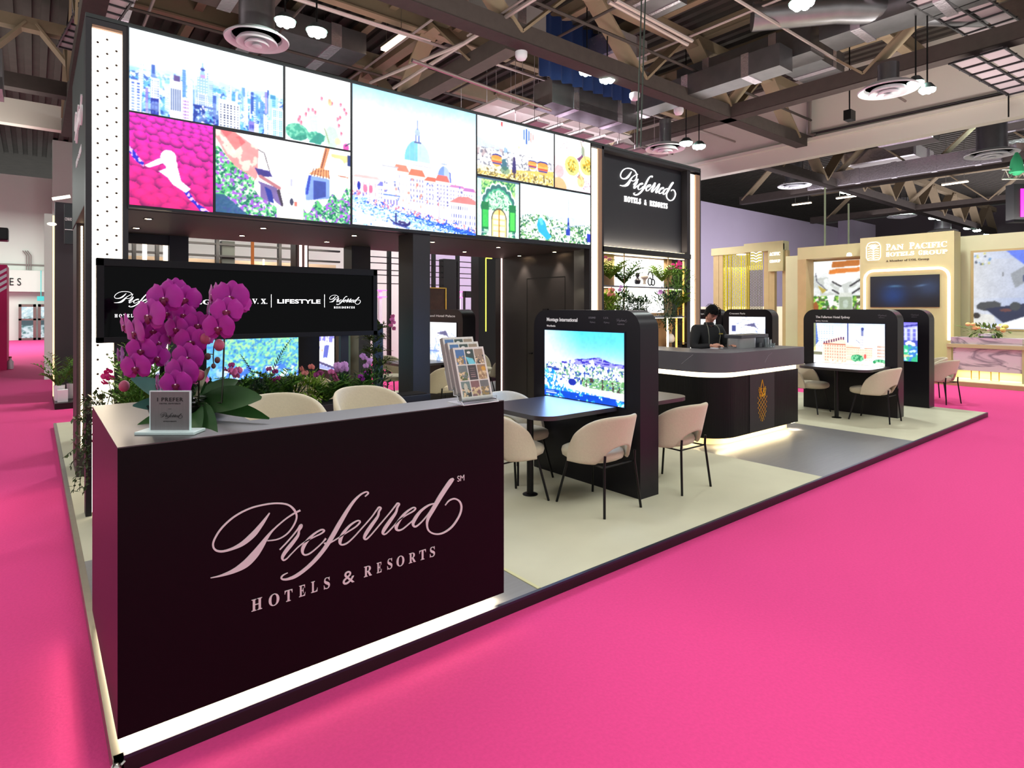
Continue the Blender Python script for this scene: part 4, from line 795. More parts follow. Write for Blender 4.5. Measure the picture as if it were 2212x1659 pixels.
# led sign and rig at the right edge
c = atd(2200, 440, 15); t = thing('led_sign', 'hanging magenta led sign cut by the right edge', 'sign', c)
rx, ry = RT.x, RT.y
MB().beam(c-RT*.22, c+RT*1.2, .25, .95).build('cabinet', BLKM, t)
cc = c-FW*.14; MB().beam(cc-RT*.06, cc+RT*1.2, .02, .70).build('screen', mat('magenta_screen', (255, 20, 170), .5, emit=(255, 30, 190), strength=1.5, sample=False), t)
tr = MB()
for dz in (.62, .86): tr.tube([c-RT*.42+Vector((0,0,dz)), c+RT*1.3+Vector((0,0,dz))], .02, 6)
for k in range(8): tr.tube([c+RT*(-.42+.2*k)+Vector((0,0,.62)), c+RT*(-.32+.2*k)+Vector((0,0,.86))], .012, 5); tr.tube([c+RT*(-.32+.2*k)+Vector((0,0,.86)), c+RT*(-.22+.2*k)+Vector((0,0,.62))], .012, 5)
tag(tr.build('lighting_truss', METAL), 'small silver lattice truss carrying the magenta sign', 'truss')
gb = atd(2196, 355, 15); tag(MB().lathe([(.05,-.28),(.16,-.2),(.12,.1),(.03,.3)], 10, gb).build('cloth_bag', mat('green_cloth', (20, 110, 70), .8), smooth=50), 'green bag hanging above the magenta sign', 'bag')
# ================================================================== platform
X0, X1, YB_ = 0.222, 11.45, 7.95
t = thing('booth_platform', 'low black edged platform carrying the whole dark booth', 'platform', (X0, 0, 0))
MB().box(X0, X1, 0.0, YB_, 0.0, PT-0.012).build('deck', BLACK, t)
fm = MB(); fm.box(X0, X1, 0.0, 0.022, PT-0.012, PT+0.001); fm.build('front_edge_trim', DTRIM, t)
lm = MB(); lm.box(X0-0.004, X0+0.03, 0.0, YB_, 0.002, PT+0.001); lm.build('side_edge_trim', METAL, t)
fx = MB(); fx.lathe([(.012,.0),(.02,.01),(.02,.03),(.008,.045),(.001,.046)], 12, (X0+.004, -.008, .012)); fx.tube([(X0-.01,-.02,.03),(X0+.03,.0,.045),(X0+.02,.03,.06)], .007, 6)
fx.build('corner_bracket', mat('chrome', (210, 205, 200), .2, 1.0), t, 40)
def cover(name, label, x0, x1, y0, y1, m_): tag(MB().box(x0, x1, y0, y1, PT-.012, PT).build(name, m_), label, 'floor covering')
cover('vinyl_flooring', 'grey wood grain vinyl around the foreground reception desk', X0+.03, 2.247, .022, 2.1, VINYL)
cover('vinyl_flooring', 'grey wood grain vinyl in front of the stone topped bar', 5.85, 8.29, .022, YB_, VINYL)
cover('carpet_tile', 'cream carpet between the reception desk and the bar', 2.247, 5.85, .022, YB_, BEIGE)
cover('carpet_tile', 'cream carpet at the far right end of the platform', 8.29, X1, .022, YB_, BEIGE)
cover('carpet_tile', 'cream carpet strip behind the reception desk at left', X0+.03, 2.247, 2.1, YB_, BEIGE)
tag(MB().box(2.240, 2.262, .022, 2.1, PT, PT+.004).build('threshold_strip', mat('pale_strip', (205, 200, 150), .5)), 'pale threshold strip beside the right end of the reception desk', 'trim')

# ================================================================== foreground reception desk
t = thing('reception_desk', 'large black reception desk with script hotel lettering in the foreground', 'reception desk', (0.236, 0.032, PT))
DX0, DX1, DY, DZ0, DZ1 = 0.236, 2.004, 0.032, 0.112, 1.165
Lp = [(DX0, DY), (DX1, DY), (DX1, DY+.25), (DX0+.52, DY+.25), (DX0+.52, 1.21), (DX0, 1.21)]
MB().prism(Lp, DZ0, DZ1-.004, 'z').build('desk_body', mat('desk_black_laminate', (9, 5, 7), .36, spec=.18, noise=.12, scale=25, bump=.03), t, bev=.002)
MB().prism(Lp, DZ1-.004, DZ1, 'z').build('desk_top', mat('desk_top_laminate', (66, 60, 60), .38, noise=.1, scale=25, spec=.9), t)
MB().prism([(DX0+.08, DY+.10), (DX1-.06, DY+.10), (DX1-.06, DY+.2), (DX0+.45, DY+.2), (DX0+.45, 1.15), (DX0+.08, 1.15)], PT, DZ0, 'z').build('plinth', BLACK, t)
mb = MB(); mb.box(DX0+.03, DX1-.03, DY+.02, DY+.04, DZ0-.006, DZ0); mb.box(DX0+.02, DX0+.04, DY+.03, 1.15, DZ0-.006, DZ0); mb.build('led_strip', mat('strong_warm_led', (255, 240, 205), .5, emit=(255, 236, 200), strength=9.0), t)
area_light('desk_led_front', ((DX0+DX1)/2, DY+.05, DZ0-.008), DX1-DX0-.06, .03, 5.5, (1.0, .88, .66))
area_light('desk_led_side', (DX0+.045, .6, DZ0-.008), .03, 1.05, 3.2, (1.0, .88, .66))
mb = MB(); logo(mb, (_o[0], DY-.0005, _o[1]), (1, 0, 0), (0, 0, 1), 1.0); mb.build('script_lettering', LETTER, t)
a, b = _pl(438, 1135), _pl(1845, 718); mb = MB()
# capitals placed one by one along the line in the photo
for ch, (px, py), (qx, qy) in (('H',(436,1136),(518,1118)),('O',(566,1092),(648,1082)),('T',(692,1068),(752,1052)),('E',(803,1024),(852,1016)),('L',(896,998),(946,984)),('S',(990,968),(1036,958)),('&',(1136,930),(1228,912)),('R',(1303,876),(1364,860)),('E',(1402,846),(1440,836)),('S',(1480,818),(1518,808)),('O',(1552,798),(1612,782)),('R',(1650,770),(1702,756)),('T',(1730,748),(1780,734)),('S',(1808,722),(1846,714))):
    c0, c1 = _pl(px, py), _pl(qx, qy); lettering(mb, serif(ch), (c0[0], DY-.0005, min(c0[1], c1[1])-.002), (1, 0, 0), (0, 0, 1), .070 if ch != '&' else .085, 'LEFT', c1[0]-c0[0], .003)
mb.build('capital_lettering', LETTER, t)
c0, c1 = _pl(2022, 145), _pl(2076, 138); mb = MB(); lettering(mb, 'SM', (c0[0], DY-.0005, c0[1]), (1, 0, 0), (0, 0, 1), .042, 'LEFT', c1[0]-c0[0], .003); mb.build('small_lettering', LETTER, t)

# ================================================================== booth structure
VY = 3.08
HZ0, HZ1 = 2.475, 3.945
BX0, BX1 = 0.312, 8.463
t = BOOTH = thing('exhibition_booth', 'tall dark booth structure holding the video wall and the bar sign', 'exhibition booth', (BX0, VY, PT))
GREEN = mat('booth_side_paint', (52, 60, 58), .55, noise=.06)
MB().box(BX0, 5.885, VY+.142, 5.06, HZ0+.004, HZ1-.02).box(.592, 5.885, VY+.02, VY+.142, HZ0+.004, HZ1-.02).box(BX0, BX1, VY, 5.06, 3.912, HZ1).build('header', GREEN, t, bev=.003)
mb = MB().box(.592, 5.89, VY-.002, VY+.03, HZ0, 2.49); mb.box(BX0, 5.89, VY+.142, 5.06, HZ0, HZ0+.01); mb.build('soffit', SOFF, t)
mb = MB(); mb.box(BX0, .352, VY, VY+.14, PT, 3.91).box(.552, .590, VY, VY+.14, PT, 3.91).box(.35, .555, VY+.11, VY+.14, PT, 3.91).box(.35, .555, VY, VY+.03, 3.865, 3.91)
mb.build('left_pillar', DARK, t, bev=.002)
mb = MB(); mb.box(.353, .551, VY+.03, VY+.045, PT+.02, 3.86); mb.mi = 1
for k in range(100):
    zz = 3.78-.0375*k
    if zz > 2.05 or zz < 1.45:
        xx = (.452, .391, .513)[k % 3]; mb.add([(xx+.0095*math.cos(j*PI/4), VY+.0285, zz+.0095*math.sin(j*PI/4)) for j in range(8)], [tuple(range(8))[::-1]])
mb.build('perforated_light_panel', [LEDP, DOT], t)
MB().box(.353, .551, VY+.002, VY+.03, 3.845, 3.866).build('oak_reveal', WOODF, t)
MB().box(.492, .60, VY-.02, VY+.03, PT, 1.42).build('lower_cover_panel', DARK, t)
mb = MB(); mb.box(.318, .60, 4.45, 5.06, PT, HZ0); mb.build('rear_pillar', mat('brown_pillar_paint', (54, 46, 46), .5), t, bev=.003)
mb = MB(); 
for k in range(70): z0 = .32+.0305*k; mb.box(.352, .366, 4.436, 4.45, z0, z0+.026)
mb.build('led_strip', LEDW, t)
for nm, (x0, x1, y0, y1) in (('column', (3.161, 3.373, VY+.005, VY+.33)), ('column', (3.19, 3.45, 4.72, 4.98))): MB().box(x0, x1, y0, y1, PT, HZ0).build(nm, DARK, t, bev=.003)
ra, rb_, rc = aty(364, 520, 5.04), aty(405, 520, 5.04), aty(320, 528, 5.04)
MB().box(ra.x, rb_.x, 4.98, 5.05, PT, HZ0).build('rear_panel', mat('slate_rear_panel', (48, 48, 60), .5), t); MB().box(.60, ra.x, 5.0, 5.05, rc.z, HZ0).build('rear_fascia', mat('slate_rear_panel', (48, 48, 60)), t)
# store room block behind the sign
RX = 5.885; mb = MB().box(RX, 8.44, VY+.32, 5.03, PT, 3.9)
mb.build('store_room_wall', mat('dark_wall_panel', (46, 42, 42), .5, noise=.06), t)
da, db = atx(1138, 602, RX-.004), atx(1220, 597, RX-.004); ln = MB()
for y in (da.y, db.y): ln.box(RX-.003, RX+.002, y-.004, y+.004, PT, da.z)
ln.box(RX-.003, RX+.002, db.y, da.y, da.z-.004, da.z+.004); ln.build('door_outline', BLKM, t)
hd = atx(1148, 763, RX); MB().box(RX-.03, RX, hd.y-.03, hd.y+.03, hd.z-.01, hd.z+.01).build('door_handle', BLKM, t)
sa = atx(1180, 672, RX); MB().box(RX-.02, RX, sa.y-.05, sa.y+.06, sa.z-.10, sa.z+.035).build('small_monitor', BLKM, t)
MB().box(RX-.012, RX+.02, 5.03, 5.05, PT+.2, HZ0).build('led_strip', LEDPK, t)
MB().box(RX-.006, RX+.06, 5.05, 5.20, PT, HZ0).build('end_post', mat('brown_pillar_paint', (54, 46, 46)), t)
# right part: two light posts and the sign
mb = MB(); mb.box(5.862, 5.903, VY, VY+.10, PT, 3.91).box(6.112, 6.15, VY, VY+.12, PT, 3.91).box(8.118, 8.205, VY+.02, VY+.12, PT, 3.91).box(8.440, BX1, VY, VY+.4, PT, 3.91).box(5.862, BX1, VY, VY+.3, 3.87, 3.91)
mb.build('right_frame', DARK, t)
mb = MB(); mb.box(5.903, 6.036, VY+.02, VY+.04, PT, 3.86); mb.mi = 1
for k in range(95):
    zz = 3.80-.040*k; xx = (5.935, 5.998)[k % 2]; mb.add([(xx+.0065*math.cos(j*PI/4), VY+.0185, zz+.0065*math.sin(j*PI/4)) for j in range(8)], [tuple(range(8))[::-1]])
mb.build('perforated_light_panel', [LEDP, DOT], t)
MB().box(6.036, 6.112, VY+.002, VY+.10, PT, 3.87).build('oak_reveal', WOODF, t); MB().box(8.330, 8.440, VY+.002, VY+.10, PT, 3.83).build('oak_reveal', WOODF, t)
MB().box(8.205, 8.330, VY+.03, VY+.05, PT, 3.83).build('light_post_panel', LEDP, t)
MB().box(6.15, 8.118, VY+.13, VY+.18, 2.545, 3.87).build('sign_panel', mat('sign_board', (38, 40, 46), .5, noise=.06), t)
MB().box(6.12, 8.20, VY+.0, VY+.30, 2.455, 2.535).build('lintel', BLACK, t, bev=.003)
MB().box(6.17, 8.10, VY+.055, VY+.075, 2.535, 2.545).build('sign_up_light', LEDW, t)
area_light('sign_up_light_glow', (7.13, VY+.075, 2.555), 1.9, .03, 11, (1.0, .84, .62), (PI-.25, 0, 0))
# script on the sign: measured from the photo
sc = aty(1393, 404, VY+.13); k_ = 1.12; sl_, sr_ = aty(1348, 440, VY+.13), aty(1441, 440, VY+.13)
mb = MB(); logo(mb, (sc.x, VY+.129, sc.z), (1, 0, 0), (0, 0, 1), k_, .012, .0012); lettering(mb, serif('HOTELS  &  RESORTS'), ((sl_.x+sr_.x)/2, VY+.129, aty(1394, 443, VY+.13).z), (1, 0, 0), (0, 0, 1), .118, 'CENTER', sr_.x-sl_.x, .010, 1.3); mb.build('lit_script_sign', GLOWL, t)
# script on the left side of the header
mb = MB(); logo(mb, (BX0-.001, 3.95, 3.28), (0, -1, 0), (0, 0, 1), .85, .012, .004); subtitle(mb, (BX0-.001, 3.95, 3.28), (0, -1, 0), (0, 0, 1), 'HOTELS  &  RESORTS', .85, .9, .1, -.36); mb.build('side_script', WHITEL, t)
area_light('left_light_panel_glow', (.452, VY-.01, 2.2), .18, 3.3, 26, (1.0, .82, .58), (-PI/2, 0, 0)); area_light('right_light_panel_glow', (5.97, VY-.01, 2.2), .12, 3.3, 8, (1.0, .88, .72), (-PI/2, 0, 0))
area_light('coast_screen_glow', (3.955-.012, 1.35, 1.13), .62, 1.0, 14, (.22, .42, 1.0), (0, PI/2, 0)); area_light('plaza_screen_glow', (9.809-.012, 1.37, 1.13), .62, 1.0, 5, (.8, .85, 1.0), (0, PI/2, 0))
# downlights
for i, (x, y, pw) in enumerate([(a_, b_, 1) for a_ in (.805, 1.80, 2.765, 3.77, 4.775, 5.785) for b_ in (3.69, 4.477)]):
    dl = MB().lathe([(.026, -.002), (.040, -.006), (.042, .0)], 16, (x, y, HZ0)); dr_ = dl.build('downlight_rim', BLKM, t)
    MB().lathe([(.001, -.0045), (.026, -.0045)], 14, (x, y, HZ0)).build('downlight_lens', mat('downlight_lens', (255, 240, 215), .5, emit=(255, 232, 200), strength=14.0, sample=False), dr_)
    spot_light('downlight_glow', (x, y, HZ0-.02), 26, (1.0, .86, .70), 75, .7, .03)

# ================================================================== video wall
SCR = picture_mat('led_video_wall', 1.3)
t = thing('video_wall', 'long LED video wall of nine travel pictures across the booth top', 'video wall', (.575, VY, HZ0))
MB().box(.585, 5.868, VY-.02, VY+.02, 2.472, 3.915).build('wall_frame', mat('video_frame', (20, 22, 34), .35), t)
def tile(x0, x1, z0, z1, fn, label, seed=1, res=170):
    p = Pic(x1-x0, z1-z0, res, seed); fn(p); p.mesh('picture_panel', (x0, VY-.023, z1), (1, 0, 0), (0, 0, 1), SCR, t, label)
tile(.594, 1.790, 3.243, 3.900, pic_city, 'wide picture of a pale blue city skyline with a tall tower', 3, 190)
tile(1.812, 2.442, 3.230, 3.900, pic_cactus, 'white picture of a cactus with pink buds', 4, 160)
tile(.594, 1.200, 2.493, 3.228, pic_field, 'magenta picture of round bushes with a figure in white', 5, 220)
tile(1.222, 2.442, 2.500, 3.212, pic_alley, 'picture of a flowering alley between coloured houses', 6, 190)
tile(2.466, 3.962, 2.505, 3.900, pic_venice, 'large picture of domes and palaces beside a canal with a gondola', 7, 175)
tile(3.984, 5.182, 3.222, 3.900, pic_balloon, 'picture of hot air balloons over a landscape', 8, 165)
tile(5.204, 5.855, 3.222, 3.900, pic_fruit, 'picture of cut fruit on pale plates', 9, 150)
tile(3.984, 4.606, 2.515, 3.196, pic_gate, 'picture of an ornate green arched gate with a gold door', 10, 180)
tile(4.628, 5.855, 2.525, 3.196, pic_aerial, 'aerial picture of a city with a lake and a needle tower', 11, 165)
area_light('video_wall_light', (3.2, VY-.05, 3.2), 5.2, 1.38, 95, (.90, .92, 1.0), (-PI/2, 0, 0))

# ================================================================== wide logo display
TY = 3.0
t = thing('logo_display', 'wide black glossy display of brand logos left of the centre column', 'display', (.38, TY, 1.40))
tx0, tx1, tz0, tz1 = .375, 2.707, 1.400, 2.055
GB = mat('display_bezel', (24, 23, 26), .5, spec=.2)
mb = MB(); mb.box(tx0, tx1, TY, TY+.07, tz0, tz0+.045).box(tx0, tx1, TY, TY+.07, tz1-.06, tz1).box(tx0, tx0+.05, TY, TY+.07, tz0, tz1).box(tx1-.045, tx1, TY, TY+.07, tz0, tz1).box(tx0, tx1, TY+.03, TY+.07, tz0, tz1); mb.build('display_frame', GB, t, bev=.003)
MB().box(tx0+.05, tx1-.045, TY+.018, TY+.03, tz0+.045, tz1-.06).build('glass_screen', mat('black_glass', (3, 3, 5), .05, spec=.12), t)
mb = MB(); SY = TY+.0175
def tp(u, v): return aty(u, v, SY)
p = tp(309, 650); logo(mb, (p.x-.01, SY, p.z), (1, 0, 0), (0, 0, 1), .36, .001, .0005); subtitle(mb, (p.x, SY, p.z), (1, 0, 0), (0, 0, 1), 'HOTELS & RESORTS', .36, 1.05, .10, -.36, 0, .001)
for txt, u0, u1, v, sz in (('LEGEND', 403, 508, 657, .055), ('L.V. X.', 531, 577, 656, .064)): a, b = tp(u0, v), tp(u1, v); lettering(mb, serif(txt), (a.x, SY, a.z), (1, 0, 0), (0, 0, 1), sz, 'LEFT', b.x-a.x, .001)
a, b = tp(598, 655), tp(691, 655); lettering(mb, 'LIFESTYLE', (a.x, SY, a.z), (1, 0, 0), (0, 0, 1), .052, 'LEFT', b.x-a.x, .001, bold=.001)
p = tp(744, 650); logo(mb, (p.x-.015, SY, p.z), (1, 0, 0), (0, 0, 1), .27, .001, .0005); subtitle(mb, (p.x, SY, p.z), (1, 0, 0), (0, 0, 1), 'RESIDENCES', .27, .78, .10, -.27, 0, .001)
for u in (377, 520, 586, 701): a, b = tp(u, 636), tp(u, 664); mb.box(a.x-.002, a.x+.002, SY-.001, SY, b.z, a.z)
mb.build('screen_logos', GLOWL, t)
[MB().box(x_, x_+.08, TY+.07, TY+.12, PT, 1.8).build('mounting_post', BLACK, t) for x_ in (.62, 2.35)]

# ================================================================== meeting kiosks
KH = 1.652
SCRK = picture_mat('kiosk_screen', 1.3)
def kiosk(x, y0, y1, label, pic=None, sx=None, title=None, sub=None, th=.244, back=None, tag_marks=0, seed=21, res=150):
    t = thing('display_kiosk', label, 'display kiosk', (x, y0, PT), group='rounded display kiosks')
    cyy = (y0+y1)/2; pr = rrect(y1-y0, KH-PT, .17, 8, cyy, (KH+PT)/2, (0, 0, 1, 1))
    MB().prism(pr, x, x+th, 'x').build('kiosk_body', DARK2, t, 35)
    if pic:
        a0, a1, z0, z1 = sx; sf_ = MB().box(x-.006, x+.001, a0-.012, a1+.012, z0-.012, z1+.012).build('screen_frame', mat('kiosk_screen_frame', (12, 14, 40), .3), t)
        p = Pic(a1-a0, z1-z0, res, seed); pic(p); p.mesh('screen', (x-.0075, a1, z1), (0, -1, 0), (0, 0, 1), SCRK, sf_)
    if title:
        mb = MB(); txt, y_, z_, sz, wd = title; lettering(mb, txt, (x-.001, y_, z_), (0, -1, 0), (0, 0, 1), sz, 'LEFT', wd, .001, bold=.0008)
        if sub: lettering(mb, sub, (x-.001, y_, z_-sz*1.1), (0, -1, 0), (0, 0, 1), sz*.55, 'LEFT', None, .001)
        mb.build('title_lettering', WHITEL, t)
    if tag_marks:
        mb = MB()
        for k in range(tag_marks):
            yy = y0+.18+.17*k
            if k == 0: logo(mb, (x-.001, yy+.03, 1.56), (0, -1, 0), (0, 0, 1), .10, .001, .001); lettering(mb, 'RESIDENCES', (x-.001, yy+.03, 1.525), (0, -1, 0), (0, 0, 1), .014, 'CENTER', None, .0008)
            else: lettering(mb, ('', 'L.V.X.', 'LEGEND')[k % 3], (x-.001, yy+.03, 1.575), (0, -1, 0), (0, 0, 1), .024, 'CENTER', None, .0008); logo(mb, (x-.001, yy+.03, 1.54), (0, -1, 0), (0, 0, 1), .06, .001, .001)
        mb.build('small_brand_marks', mat('dim_lettering', (120, 116, 125), .6), t)
    return t
ya, yb2 = atx(1181, 693, 3.955), atx(1247, 694, 3.955)
k1 = kiosk(3.955, .673, 2.03, 'near black kiosk with a bright coastline screen beside the reception desk', pic_coast, (.842, 1.858, .815, 1.455), ('Montage International', ya.y, ya.z-.002, .05, ya.y-yb2.y), 'Worldwide', tag_marks=3, res=230)
ya, yb2 = atx(1762, 686, 9.809), atx(1836, 686, 9.809)
k2 = kiosk(9.809, .692, 2.05, 'black kiosk showing a sandstone hotel, right of the bar', pic_plaza, (.856, 1.883, .800, 1.436), ('The Fullerton Hotel Sydney', ya.y, ya.z-.006, .05, ya.y-yb2.y), 'Sydney, Australia', tag_marks=1, res=200)
k3 = kiosk(11.20, .70, 2.03, 'last black kiosk at the right edge of the platform with a violet screen', pic_blueshore, (.86, 1.85, .80, 1.44), None, tag_marks=1, res=100)
k4 = kiosk(5.22, 5.18, 6.53, 'black kiosk seen behind the brochure rack with a white sketchy screen', pic_rooms, (5.35, 6.36, .80, 1.44), ('Grand Hotel Palace', 6.30, 1.53, .05, .9), res=90)
k5 = kiosk(3.22, 5.18, 6.53, 'black kiosk with a snowy screen visible under the logo display', pic_snow, (5.35, 6.22, .80, 1.44), res=120)
k6 = kiosk(11.20, 3.30, 4.36, 'black kiosk with a pale screen behind the bar equipment', pic_rooms, (3.44, 4.22, .90, 1.50), ('Crescent Paris', 4.22, 1.55, .05, .35), seed=5, res=90)
k7 = kiosk(11.20, 4.40, 5.7, 'black kiosk just behind the bartender at the light post', pic_tower, (4.53, 5.5, .8, 1.44), ('Hotel Seed Tokyo', 5.35, 1.54, .05, .55), res=70)
# kiosks turned to face the aisle, behind the planter
def kiosk_front(x0, x1, y, label, pic, s0, s1, res=110):
    t = thing('display_kiosk', label, 'display kiosk', (x0, y, PT), group='rounded display kiosks')
    MB().prism(rrect(x1-x0, KH-PT, .17, 8, (x0+x1)/2, (KH+PT)/2, (0, 0, 1, 1)), y, y+.244, 'y').build('kiosk_body', DARK2, t, 35)
    p = Pic(s1-s0, .64, res, 9); pic(p); p.mesh('screen', (s0, y-.006, 1.44), (1, 0, 0), (0, 0, 1), SCRK, t)
kiosk_front(1.40, 2.95, 5.20, 'black kiosk with a forest canopy screen behind the planter', pic_forest, 1.592, 2.67)
kiosk_front(.62, 1.36, 6.4, 'black kiosk with a white picture glimpsed between the orchid flowers', pic_rooms, .70, 1.28, 80)

# ================================================================== tables
TT = mat('dark_walnut_tabletop', (54, 48, 50), .33, spec=.9, noise=.15, scale=10, stretch=(2, 14, 2))
def table(x_in, sgn, y0, y1, label, ln=.85, z=.81, posty=None):
    t = thing('meeting_table', label, 'table', (x_in+sgn*.62, (y0+y1)/2, PT), group='meeting tables')
    xo = x_in+sgn*ln; cx_ = (x_in+xo)/2; cr = (1, 0, 0, 1) if sgn < 0 else (0, 1, 1, 0)
    MB().prism(rrect(ln, y1-y0, .17, 8, cx_, (y0+y1)/2, cr), z-.036, z, 'z').build('tabletop', TT, t, 35)
    px = x_in+sgn*.62; py = (y0+y1)/2
    MB().lathe([(.029, 0), (.029, z-.036-PT)], 20, (px, py, PT)).build('post', BLKM, t, 40)
    MB().lathe([(.066, 0), (.066, .004), (.055, .010), (.029, .012)], 24, (px, py, PT)).build('floor_plate', BLKM, t, 40)
    MB().box(min(x_in, x_in+sgn*.12), max(x_in, x_in+sgn*.12), y0+.12, y0+.16, z-.09, z-.036).build('wall_bracket', BLKM, t)
    return t
table(3.955, -1, .93, 1.80, 'table fixed to the near kiosk under the coastline screen')
table(4.200, 1, .90, 1.75, 'table end poking out on the bar side of the near kiosk', .83)
table(9.809, -1, .78, 1.78, 'table fixed to the kiosk with the sandstone hotel screen')
table(5.22, -1, 5.5, 6.3, 'table at the back kiosk behind the brochure rack')
table(11.20, -1, 3.5, 4.2, 'pale edged table glimpsed right of the bar equipment')

# ================================================================== stone topped bar
t = thing('bar_counter', 'rounded dark bar counter with a grey stone top band and lit edges', 'bar', (5.95, 1.19, PT))
def lshape(x0, y0, x1, y1, r, th, n=10):
    pts = [(x0, y1)]; pts += [(x0+r-r*math.cos(PI/2*i/n), y0+r-r*math.sin(PI/2*i/n)) for i in range(n+1)]
    return pts + [(x1, y0), (x1, y0+th), (x0+th, y0+th), (x0+th, y1)]
RIB = mat('ribbed_black_wood', (11, 10, 10), .45, spec=.25, noise=.5, scale=9, stretch=(14, 14, .15), bump=.35)
STONE = mat('grey_stone', (86, 83, 88), .38, noise=.12, scale=4)
MB().prism(lshape(6.00, 1.24, 7.914, 3.0, .38, .55), .165, .868, 'z').build('ribbed_front', RIB, t, 35)
MB().prism(lshape(5.955, 1.195, 7.993, 3.0, .40, .62), .930, 1.158, 'z').build('stone_band', STONE, t, 35, bev=.004)
MB().prism(lshape(6.02, 1.26, 7.90, 3.0, .38, .5), .868, .930, 'z').build('light_band', mat('bar_band_led', (255, 240, 205), .5, emit=(255, 236, 196), strength=3.2), t, 35)
MB().prism(lshape(6.12, 1.36, 7.85, 3.0, .36, .4), PT, .165, 'z').build('lit_plinth', mat('plinth_cream', (225, 205, 150), .6, emit=(255, 225, 150), strength=.55), t, 35)
area_light('bar_plinth_light', (6.95, 1.30, .160), 1.75, .04, 9, (1.0, .82, .5))
area_light('bar_plinth_light_side', (6.05, 2.1, .160), .04, 1.2, 5, (1.0, .82, .5))
MB().box(7.80, 7.90, 1.27, 1.30, .150, .165).build('corner_lamp', LEDW, t)
spot_light('plinth_corner_spot', (7.86, 1.27, .15), 3.0, (1, .95, .85), 120, .6, .02)
pa, pb = aty(1619, 850, 1.239), aty(1672, 850, 1.239)
MB().box(pa.x, pb.x, 1.234, 1.245, .168, .866).build('logo_panel', mat('flat_black_panel', (40, 38, 39), .5), t)
# gold pineapple emblem
GOLD = mat('gold_emblem', (214, 160, 45), .3, .7, emit=(190, 130, 30), strength=.25, sample=False)
ec = aty(1646.5, 866, 1.233); H_ = aty(1646, 820, 1.233).z-aty(1646, 912, 1.233).z; zb_ = aty(1646, 912, 1.233).z; mb = MB()
def em(px, pz): return (ec.x+px*(1.35 if pz > .6 else 1), 1.231, zb_+pz*H_)
bw = .112
def body_w(s): return bw*(math.sin(PI*min(1, max(0, (s*.60/.62)*.93+.05)))**.55)*(1.0 if s < .45 else 1-.25*(s-.45))
for sgn in (-1, 1):
    for k in range(7):
        pts = []
        for i in range(9):
            s = k*.115-.12+i*.046; x = -1+2*i/8
            if 0 <= s <= .66: pts.append(em(sgn*x*body_w(s), s))
        if len(pts) > 1: mb.tube(pts, .0018, 5)
for sgn in (-1, 1):
    mb.tube([em(sgn*.006, .60), em(sgn*.052, .70), em(sgn*.062, .79)], .004, 5); mb.tube([em(sgn*.004, .66), em(sgn*.035, .76), em(sgn*.056, .83)], .004, 5)
    mb.tube([em(sgn*.055, .60), em(sgn*.045, .68), em(sgn*.01, .80)], .004, 5); mb.tube([em(0, .62), em(sgn*.028, .80), em(0, 1.0)], .004, 5); mb.tube([em(sgn*.03, .64), em(sgn*.05, .60), em(sgn*.055, .66)], .0035, 5)
mb.build('pineapple_emblem', GOLD, t)
# pale veins in the stone
vm = MB(); VEIN = mat('stone_vein', (165, 162, 168), .4)
def onb(u, v): p = atx(u, v, 5.953); return (5.953, p.y, p.z)
def onf(u, v): p = aty(u, v, 1.193); return (p.x, 1.193, p.z)
vm.tube([onb(1472, 786), onb(1484, 776), onb(1497, 766)], .0015, 4); 
vm.tube([onf(1652, 783), onf(1660, 768), onf(1668, 762)], .001, 4); vm.build('stone_vein', VEIN, t)

# ================================================================== back bar shelving under the sign
t = thing('back_bar_shelving', 'backlit open shelving filled with plants under the sign panel', 'shelf unit', (6.15, VY+.02, PT))
BACKL = mat('backlit_white_panel', (255, 255, 255), .5, emit=(250, 250, 255), strength=2.1)
TAN = mat('tan_reeded_panel', (190, 150, 110), .55, noise=.3, scale=10, stretch=(12, 12, .3))
sy0, sy1 = VY+.04, VY+.31
z1 = aty(1367, 619, sy0+.1).z; z2 = aty(1420, 683, sy0+.05).z
MB().box(6.15, 8.118, sy1, sy1+.02, PT, 2.455).build('back_panel', TAN, t)
xa, xb = aty(1352, 600, sy1-.01).x, aty(1425, 600, sy1-.01).x
MB().box(xa-.25, xb+.1, sy1-.012, sy1-.002, z2+.05, 2.44).build('backlit_panel', BACKL, t)
for z_ in (z1, z2): MB().box(6.15, 8.118, sy0, sy1, z_-.02, z_).build('shelf_board', mat('shelf_board_grey', (92, 92, 104), .4), t)
MB().box(6.15, 8.118, sy0, sy1, 1.0, 1.02).build('shelf_board', BLACK, t)
for u in (1349, 1444): x_ = aty(u, 600, sy0).x; MB().box(x_-.006, x_+.006, sy0, sy0+.012, z2, 2.455).build('divider_rod', mat('bronze_rod', (120, 92, 66), .4, .5), t)
for u in (1441, 1460, 1483): x_ = aty(u, 720, sy0+.02).x; MB().box(x_-.012, x_+.012, sy0, sy0+.02, 1.02, z2-.03).build('light_bar', LEDW if u == 1441 else mat('gold_light_bar', (255, 205, 110), .5, emit=(255, 190, 90), strength=1.2), t)
for z_ in (z1-.025, 2.45, z2-.025): MB().box(6.17, 8.1, sy0+.02, sy0+.035, z_-.008, z_).build('shelf_led', LEDW, t)
MB().box(8.05, 8.07, sy0, sy0+.02, 1.1, 2.42).build('side_led', mat('gold_light_bar', (255, 205, 110), .5), t)
area_light('shelf_wash', (7.1, sy0+.1, 2.43), 1.8, .08, 14, (1.0, .9, .75))
area_light('shelf_wash_low', (7.1, sy0+.1, z1-.03), 1.8, .08, 9, (1.0, .88, .7))
